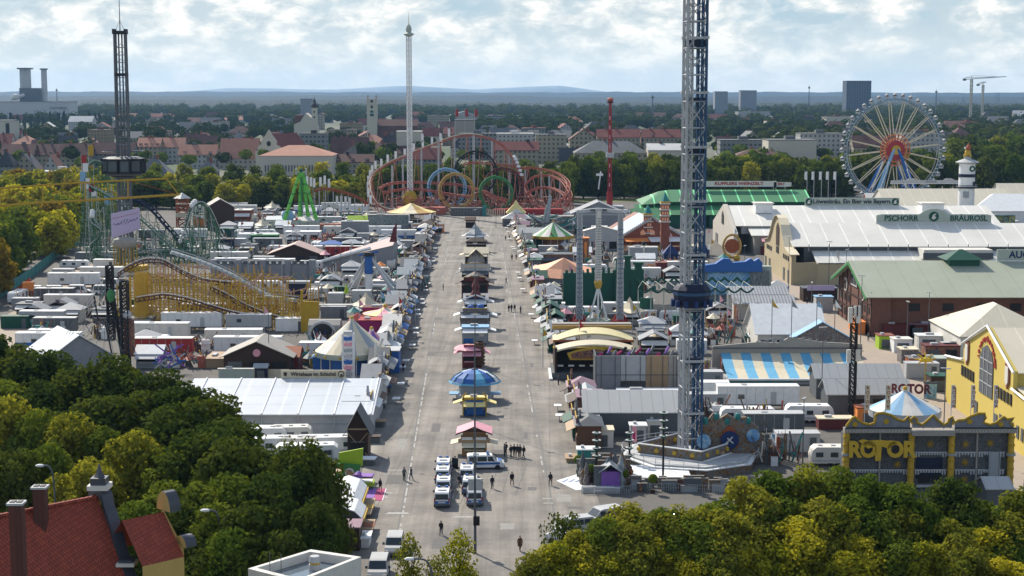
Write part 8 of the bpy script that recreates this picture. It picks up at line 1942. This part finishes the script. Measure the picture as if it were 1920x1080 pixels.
Y = 213; t = T('roof_letters','dark red ROTOR letters on a frame behind the round ride roof','sign',(xat(1708,Y,11),Y,0), -.12); text(t,'ROTOR',1.75,(0,0,zat(730,Y)),'dred',.08,bold=.08,sx=.86); O('frame', MB('grey').cyl(-1.8,.1,0,zat(738,Y),.05,n=4).cyl(1.8,.1,0,zat(738,Y),.05,n=4), t)
for i, px in enumerate((1621,1660,1783,1820,1863)):
    Y = 203; t = T('banner','vertical cream banner reading ROTOR, %s from the left around the ride' % nth(i),'banner',(xat(px,Y,9),Y), 0, 'vertical ride banners'); z = zat(722,Y); O('pole', MB('lgrey').cyl(0,0,0,z,.05,n=5), t); O('cloth', MB('cream').box(.05,.62,-.03,.03,z-3.3,z) if px < 1700 else MB('offw').ext([(.05,z-3.0),(.5,z-2.8),(.45,z),(.05,z)], -.03, .03), t)
    for k, c in enumerate('ROTOR'): text(t, c, .58, (.33,-.06,z-.4-k*.6), 'copper', .01, bold=.01, name='letter')
# beer street: cabins, containers, stands
bx('grey_cabin','cabin','light grey site cabin with window on the beer street',1530,1562,585,3.4,3.4,'lgrey','lblue','flat','none'); bx('dark_stand','kiosk','long dark roofed stand with lilac sign behind the grey cabin',1506,1570,566,3.2,5,'dbrown','dgrey','flat','none',sign='lilac')
bx('striped_awning_stand','kiosk','stand with black and white striped awning at the green roofed hall',1626,1692,602,5.2,4,'dbrown','stripe_bw','flat','none'); bx('long_trailer','trailer','long grey trailer parked before the green roofed hall',1645,1760,610,3.0,2.6,'lgrey','lgrey','flat','none'); bx('maroon_shed','shed','maroon low shed right of the long grey trailer',1760,1806,608,2.6,5,'dred','dred','flat','none')
bx('low_annex','annex','pale sage low roof along the green roofed hall',1745,1930,590,3.2,7,'dbrown','tent_sage','x','none',rise=1.6); bx('small_tent','tent','small grey hall tent below the sage annex',1806,1870,618,2.4,5,'lgrey','greengrey','x','none',rise=1.2); t = bx('blue_parasol','parasol','bright blue pointed parasol before the sage annex',1757,1806,596,3.0,3.6,'dred','bright_blue','pag','none',rise=1.4)
bx('pink_roof_stand','kiosk','long stand under a dusty pink flat roof',1705,1828,632,2.6,3,'dred','mauve','flat'); bx('maroon_container','container','dark red container behind the graffiti fence',1655,1715,632,2.5,2.5,'dred','dred','flat','none'); bx('orange_fence','fence','orange fence panels leading from the brick hall down the street',1608,1622,628,2.6,9,'orange','orange','flat','none')
for i,(x0,x1,y,w_,r_,lab) in enumerate(((1648,1676,655,'lime','brickred','red roofed booth with bright green front at the street'),(1676,1710,662,'white','offw','white roofed booth after the green fronted one'),(1690,1722,682,'mural_mix','cream','booth with painted letters and cream roof'),(1705,1745,700,'copper','mural_mix','booth with rust red front and picture roof'),(1722,1800,655,'offw','white','wide booth with white slab roofs'),(1735,1800,675,'mural_red','dred','dark red painted bar stand'),(1772,1830,672,'dgrey','lgrey','grey bar stand with white pergola'),(1728,1788,700,'mural_mix','greengrey','painted stall with scalloped grey front'),(1745,1785,735,'dbrown','dgreen','brown wooden stall at the yellow hall'))): bx('street_booth','stall',lab,x0,x1,y,2.6,3.4,w_,r_,'flat')
t = T('yellow_ride_figure','bright yellow insect-like ride sign at the stall row end','ornament',(*g(1734,722),0)); m = MB('yellow').sph((0,0,4.4), .8, 8, (1.6,.6,.6)); 
for k in range(8): m.bar((0,0,4.5),(1.8*cos(k*.8),.3,4.6+1.1*sin(k*.8)),.12)
O('body', m, t); O('post', MB('gold').cyl(0,0,0,4,.12,n=6), t)
bx('blue_poster_board','sign','board with blue picture posters at the yellow hall corner',1733,1756,748,2.6,.4,'mural_sky','navy','flat','none'); bx('red_striped_tent','tent','grey striped awning corner behind the right tree',1850,1895,955,2.6,4,'dgrey','tent_grey','x','none')
# ---------- rows of caravans, trailers and booths filling the yards
CWN = {0:'white caravan',1:'cream caravan with three hatches',2:'long white caravan'}; TRN = ['off-white trailer','light grey trailer','long white trailer','dark grey trailer','white trailer with blue band','red trailer']; CNN = ['light grey container','grey container','white container','dark red container','dark green container']
FB = {}
def row(px0, px1, py, region, kinds='cct', rz=0, gap=(.6,2.2), jit=.8, lean=0):
    x0, y0 = g(px0, py); x1, _ = g(px1, py); x = x0; k = 0
    while x < x1-2:
        kd = R.choice(kinds)
        if kd == 'c': j = R.randrange(3); s, L, n = CAR[j], (7.2,6,8.6)[j], CWN[j]
        elif kd == 't': j = R.choices(range(6),(3,2,3,1.4,1,.5))[0]; s, L, n = TRL[j], (12,10,13,9,12,11)[j], TRN[j]
        elif kd == 'k': j = R.choices(range(5),(3,2,3,1,1))[0]; s, L, n = CON[j], 6, CNN[j]
        elif kd == 'v': s, L, n = VN, 5.2, 'parked white van'
        elif kd == 'j': j = R.randrange(8); s, L, n = GEAR[j], 6.2, ('grey struts and panels','stack of ride parts','jumble of poles','upright ride panels','folded ride gear','painted ride parts','mixed show gear','small ride mechanism')[j]
        else:
            j = (kd, R.randrange(6))
            if j not in FB: wm, rm, kk = [('grey','white','x'),('mural_mix','dgrey','flat'),('offw','lgrey','hip'),('dbrown','grey','y'),('mural_red','offw','flat'),('steel','cream','pag')][j[1]]; FB[j] = mk_booth(5, 4.4, 2.9, wm, rm, 'offw' if j[1] % 2 else 'lgrey', 'pag' if kk == 'pag' else {'x':'gable','y':'front'}.get(kk, kk), 'b', 'booth', 'booth')
            s, L, n = FB[j], 5.4, ['grey booth','painted booth','cream hipped booth','brown gabled booth','red painted booth','peaked blue booth'][j[1]]
        flip = R.random() < (.25 if kd in 'cv' else 0); r_ = rz+(pi/2 if flip else 0); wL = 2.6 if flip else L
        if x+wL > x1+3: break
        proto(s, (x+wL/2, y0+R.uniform(-jit,jit)+(x-x0)*lean, 0), r_+R.uniform(-.03,.03)+(0 if not (kd == 'v' and not flip) else pi/2), '%s, %s in %s' % (n, nth(k), region), (R.uniform(.93,1.05),1,R.uniform(.92,1.06)))
        x += wL+R.uniform(*gap); k += 1
VN = mk_van('white','plain',5.4,'',2.4,2.0)
# left yard
row(250,392,692,'row behind the ridge sign shed','jbj'); row(40,205,605,'gear row left yard','jbj',gap=(1,6)); row(60,200,636,'lower gear row left yard','jj',gap=(1,6)); row(20,200,575,'upper gear row left yard','jbj',gap=(1,7)); row(245,400,662,'gear row below the coaster','jb',gap=(1,5)); row(560,640,690,'row beside the striped swing','jb'); row(575,640,655,'gear row by the drum','jj'); row(1290,1430,790,'gear row by the white deck','kjcj'); row(1395,1560,808,'gear row between the caravans','jc',gap=(1,7)); row(1290,1350,715,'gear row by the striped hall','jj'); row(1410,1500,605,'gear row below the alpine backdrop','jb'); row(1040,1190,610,'gear row at the mast feet','jb'); row(600,780,548,'gear row at the pendulum ride','jbj'); row(600,770,572,'gear row above the drum','jbj'); row(2,40,616,'yard at the left picture edge','ck'); row(36,200,613,'fourth row of the left yard','t'); row(60,190,628,'row above the red trailer','tc'); row(45,180,644,'row of the red trailer','tct'); row(30,120,662,'lowest row of the left yard','t'); row(28,205,597,'third row of the left yard','ctkjb')
row(20,205,582,'second row of the left yard','kctj'); row(32,210,567,'first row of the left yard','ktcjj'); row(60,200,552,'row behind the orange skip','vtk'); row(90,215,540,'row of parked vans at the left','vt'); row(95,215,525,'row below the cream roofed huts','tk'); row(110,215,505,'row beside the green fence','tkc'); row(140,230,490,'far left booth row','kbjj')
row(245,385,640,'front row under the yellow coaster','t'); row(250,400,654,'second row under the yellow coaster','ct'); row(380,560,652,'row behind the brown chalet','tct'); row(250,385,672,'row by the violet ride','ct'); row(560,660,668,'row left of the striped swing','ck'); row(400,600,668,'row directly above the chalet','ct')
row(240,560,622,'row inside the yellow coaster','ktbjj'); row(240,560,600,'middle row inside the yellow coaster','ktcjj'); row(240,560,585,'rear row inside the yellow coaster','kbjj')
row(600,760,598,'row above the magenta stalls','ckbjj'); row(600,770,582,'second row above the magenta stalls','kbjj'); row(590,650,560,'row left of the pendulum ride','ck'); row(720,785,560,'row right of the pendulum ride','bkjj'); row(590,780,535,'row before the pink roofed hall','bkcjj')
row(410,620,548,'row before the castle backdrop','ctkjb'); row(590,760,520,'row under the pink roofed hall','cbj'); row(400,600,508,'row behind the castle backdrop','ct'); row(620,790,505,'row beside the grey hall','bc'); row(390,510,497,'row left of the pink chalet tent','cktj')
for i, y in enumerate((485,476,468,460,452,444,437,430,423,416,410)):
    row(395+i*3, 800-i*2, y, '%s long row of the middle left yard' % nth(i), 'tcjbk' if i % 3 else 'tjbjb', gap=(.4,3))
for i, y in enumerate((402,396)): row(360, 690, y, '%s row below the left tree belt' % nth(i), 'ctb', gap=(1,9))
row(160,400,480,'row under the green coaster','kbtj'); row(170,400,468,'second row under the green coaster','bkjj'); row(260,400,450,'third row under the green coaster','tk')
# right yards
row(1300,1420,750,'front left caravan row beside the tower','ckk'); row(1290,1360,770,'second row beside the tower','ck'); row(1345,1560,770,'rear caravan row of the right yard','tcc'); row(1350,1560,795,'middle caravan row of the right yard','cct'); row(1395,1570,822,'front caravan row of the right yard','tct'); row(1400,1575,848,'caravan row just behind the trees','cckj'); row(1420,1575,874,'last row behind the trees','cjc')
row(1290,1370,728,'row left of the striped hall','ck'); row(1280,1360,700,'row above the netted hall','kbjj'); row(1200,1350,665,'row behind the netted hall','bckjj'); row(1195,1420,648,'second row behind the netted hall','ckbjj'); row(1200,1400,632,'third row behind the netted hall','cbkjj'); row(1195,1400,618,'fourth row behind the netted hall','bckjj'); row(1180,1370,606,'row below the garland canopy','ckcbj')
row(1050,1190,598,'row between the three masts','ckt',gap=(.3,1)); row(1010,1075,590,'row left of the masts','bkjj'); row(1010,1075,565,'row below the orange tent','kbjj'); row(1410,1480,618,'row below the ribbed awnings','cbj'); row(1410,1560,634,'row above the cream tent','bccj')
row(1110,1275,545,'row behind the green castle','tckj'); row(1110,1275,530,'second row behind the green castle','ctb'); row(1090,1330,515,'third row behind the green castle','cct'); row(1100,1330,502,'row at the navy domes','cbj'); row(1160,1340,480,'row below the brick hall','bkjj'); row(1290,1340,545,'row beside the alpine backdrop','ck'); row(1075,1170,490,'row between masts and carousel','bkjj')
row(1010,1160,478,'row above the green carousel','bkjj'); row(1000,1150,455,'row behind the carousel','bkcjj'); row(990,1160,438,'row before the grey shed','bkjj'); row(1075,1240,412,'row behind the grey shed','cv',gap=(2,7)); row(1165,1230,425,'row left of the green tent','ck')
row(1520,1680,400,'far row below the ferris wheel','bckjj'); row(1530,1640,410,'second row below the ferris wheel','bkjj'); row(1700,1900,430,'row of stalls right of the wheel','bkbjj'); row(1850,1920,445,'row behind the beer hall roofs','kbjj'); row(1500,1660,392,'farthest row left of the wheel','cbv'); row(1440,1560,383,'white vehicles below the flags','cv',gap=(1,5)); row(1600,1920,395,'row behind the blue wheel legs','bkbjj'); row(1690,1920,404,'second row behind the wheel legs','bkcjj'); row(1640,1840,414,'third row behind the wheel legs','kbjj'); row(1880,1925,452,'last stall row at the right edge','bkjj')
row(1440,1500,560,'stand row at the hall corner','bkjj'); row(1700,1800,712,'row near the yellow hall','bkjj')
bx('poster_wall','facade','painted yellow green ride front at the right edge behind the hall roofs',1855,1902,455,9,3,'mural_leaf','dgreen','flat','none')
t = T('site_fence', 'teal screened site fence running beside the left path', 'fence', (0,0,0)); P_ = [g(*p) for p in ((0,560),(60,520),(110,480),(150,455))]; m = MB('teal')
for p, q in zip(P_, P_[1:]):
    m.add([(p[0],p[1],0),(q[0],q[1],0),(q[0],q[1],2.6),(p[0],p[1],2.6)], [(0,1,2,3)])
    for k in range(8): m.m('dgrey').cyl(p[0]+(q[0]-p[0])*k/8,p[1]+(q[1]-p[1])*k/8-.1,0,2.8,.08,n=4).m('teal')
O('screen', m, t)
t = T('orange_skip', 'rusty orange machine standing beside the left path', 'machine', (*g(48,562),0)); O('body', MB('copper').box(-3,3,0,3,.4,2.6).m('orange').box(-.5,2.2,-.4,0,2.2,4.4), t); O('arm', MB('copper').bar((-2,1,2.6),(1,1,5),.4), t)
# fine fairground litter: pipes, crates, parasols, cables between the rows
G2_ = 0
for i in range(98):
    if i % 2: px, py = R.uniform(600,780), R.uniform(430,640)
    else: px, py = (R.uniform(1010,1075) if i % 4 else R.uniform(1180,1400)), R.uniform(430,660)
    if py > 560 and 600 < px < 700: px += 60
    k = R.choice((0,1,2)); x, y = g(px, py)
    m_ = R.choice(('white','offw','steel','pink','orange','teal','cream'))
    t = T('parasol' if k else 'crate_pile', ('small parasol, %s one scattered over the stall yards' if k else 'pile of crates, %s one scattered over the stall yards') % nth(i), 'parasol' if k else 'crates', (x,y), R.uniform(0,3), 'parasols and crates in the yards')
    if k: O('canopy', MB(m_).lathe([(1.7,2.6),(.9,3.1),(.05,3.7)], 8), t); O('pole', MB('lgrey').cyl(0,0,0,3.2,.06,n=5), t)
    else: O('crate', MB('tan').box(-1.2,1.2,-.6,.6,0,.9).m('dgrey').box(-.6,.8,-.5,.5,.9,1.6), t)
# pennant poles and thin masts that break the roofs
for i in range(46):
    px, py = (R.uniform(400,780), R.uniform(425,640)) if i % 2 else (R.uniform(1010,1420), R.uniform(440,700))
    t = T('flag_pole', 'thin pole with small pennant, %s one among the fair roofs' % nth(i), 'flag pole', g(px,py), R.uniform(-.6,.6), 'pennant poles among the roofs'); h = R.uniform(6,10); O('pole', MB('lgrey').cyl(0,0,0,h,.07,n=5), t); O('pennant', MB(R.choice(('white','pink','red','lblue','offw','gold'))).ext([(.08,h-1.6),(.9,h-1.2),(.08,h-.1)], -.03, .03), t)
# ---------- trees in front
Ln = dict(leaf_dark='dark green', leaf_green='green', leaf_yellow='yellow green', leaf_olive='olive green', leaf_autumn='rusty')
def fore(lst, where, group):
    for i, (px, py, h, w, m) in enumerate(lst):
        Y = (50-h)*3000/(py-176)+w*.0; kind = 'thin' if m[0] == '*' else 'near'; m = m.lstrip('*')
        tree(kind, m, (xat(px, Y, h*.7), Y), h*(1.03 if px < 900 else .95), w, '%s tree, %s counted %s' % (Ln[m], nth(i), where), group)
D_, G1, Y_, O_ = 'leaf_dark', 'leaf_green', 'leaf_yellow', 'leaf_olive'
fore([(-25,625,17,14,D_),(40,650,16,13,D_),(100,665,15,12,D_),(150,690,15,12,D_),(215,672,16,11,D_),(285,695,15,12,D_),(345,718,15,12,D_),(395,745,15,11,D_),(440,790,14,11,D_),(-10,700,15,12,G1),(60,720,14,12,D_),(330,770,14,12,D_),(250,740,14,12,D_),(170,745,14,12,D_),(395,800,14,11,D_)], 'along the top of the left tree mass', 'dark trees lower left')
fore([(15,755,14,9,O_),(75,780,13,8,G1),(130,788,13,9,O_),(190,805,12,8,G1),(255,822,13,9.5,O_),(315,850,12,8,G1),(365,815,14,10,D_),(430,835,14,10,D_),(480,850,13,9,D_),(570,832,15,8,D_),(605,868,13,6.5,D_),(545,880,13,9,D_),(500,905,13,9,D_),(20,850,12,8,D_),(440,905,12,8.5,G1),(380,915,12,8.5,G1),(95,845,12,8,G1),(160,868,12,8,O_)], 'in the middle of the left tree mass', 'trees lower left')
fore([(310,920,12,8.5,G1),(340,960,11,8,D_),(400,965,11,8,G1),(470,950,12,8.5,D_),(530,960,11,7.5,D_),(585,945,12,7,D_),(430,1015,10,7,G1),(370,1030,9,7,D_),(500,1010,10,7,D_),(560,1000,10,6,D_),(250,960,11,8,G1),(410,1045,8,6,O_)], 'low in the left tree mass', 'trees lower left edge')
fore([(1180,940,10.5,7,O_),(1235,945,10.5,7,G1),(1290,945,10.5,7,O_),(1345,930,11,7.5,G1),(1400,885,13,8,O_),(1455,870,13,8.5,G1),(1510,862,13,8.5,O_),(1570,868,13,8,G1),(1640,880,13,8.5,G1),(1690,905,12,7,G1),(1795,882,13,8,D_),(1845,930,11,7,G1),(1925,905,12,8,O_),(1240,965,10,7,O_),(1370,950,11,8,O_),(1460,930,11,8,G1),(1530,925,11,8,O_),(1600,930,11,8,G1),(1740,950,10,7,G1),(1890,960,10,8,O_)], 'in the rear of the right tree group', 'trees lower right')
fore([(1090,995,9,6.5,O_),(1130,975,10,6.5,G1),(1185,975,10,7,O_),(1300,970,10,7.5,G1),(1420,960,10,7.5,O_),(1490,968,10,7.5,Y_),(1570,950,10.5,7.5,O_),(1650,955,10,7.5,G1),(1700,945,10.5,7,O_),(1790,975,9.5,7,O_),(1850,985,9,7,Y_),(1050,1015,8.5,6.5,Y_),(1110,1010,8.5,6,Y_),(1190,1015,8.5,6.5,O_),(1235,1005,8.5,5.5,Y_),(1330,1000,9,6.5,G1),(1390,1010,8.5,6,Y_),(1460,1020,8,6,Y_),(1540,1000,8.5,6,O_),(1610,1000,8.5,6.5,Y_),(1680,1000,8.5,6.5,G1),(1735,1015,8,6,Y_),(1820,1025,8,6,O_),(1900,1010,8,6.5,G1),(1270,1035,7.5,5.5,Y_),(1150,1045,7.5,5.5,Y_),(1350,1045,7.5,5.5,O_),(1580,1045,7,5.5,Y_),(1880,1050,7,5.5,Y_),(1000,1045,7.5,5,O_)], 'in the front of the right tree group', 'yellowing trees lower right')
fore([(1045,950,10,4.2,'*leaf_dark'),(1072,968,9,4,'*leaf_dark'),(862,1012,7.5,4.6,'*leaf_yellow'),(768,1020,7.5,3.6,'*leaf_olive'),(820,1050,6.5,3.6,'*leaf_olive'),(545,838,14.5,5,'*leaf_dark')], 'standing loosely before the street', 'sparse small trees')
# street lamps among the near trees
for i, (px, py, z, dx, lab) in enumerate(((768,1048,9,2.0,'curved street lamp arching over the lower street edge'),(315,1052,12,-1.6,'white headed lamp right of the red roof'),(385,957,11,1.4,'small white lamp head in the dark trees'),(75,873,12,1.4,'white lamp head among trees at the far left'))):
    x, y = g(px, py, z); t = T('street_lamp', lab, 'street lamp', (x+dx, y)); P_ = catmull([Vector((0,0,0)),Vector((0,0,z*.55)),Vector((0,0,z*.8)),Vector((-dx*.25,0,z*.98)),Vector((-dx,0,z))], 6); O('pole', MB('dgrey').tube(P_, .09, 6), t); O('lamp_head', MB('white').sph((-dx,0,z), .34, 8, (1.5,.7,.5)), t)
# sources of the kit that were never used
for o in list(bpy.data.objects):
    if o.type == 'EMPTY' and o.parent is None and o.location.y < -850:
        for c in list(o.children_recursive): bpy.data.objects.remove(c)
        bpy.data.objects.remove(o)
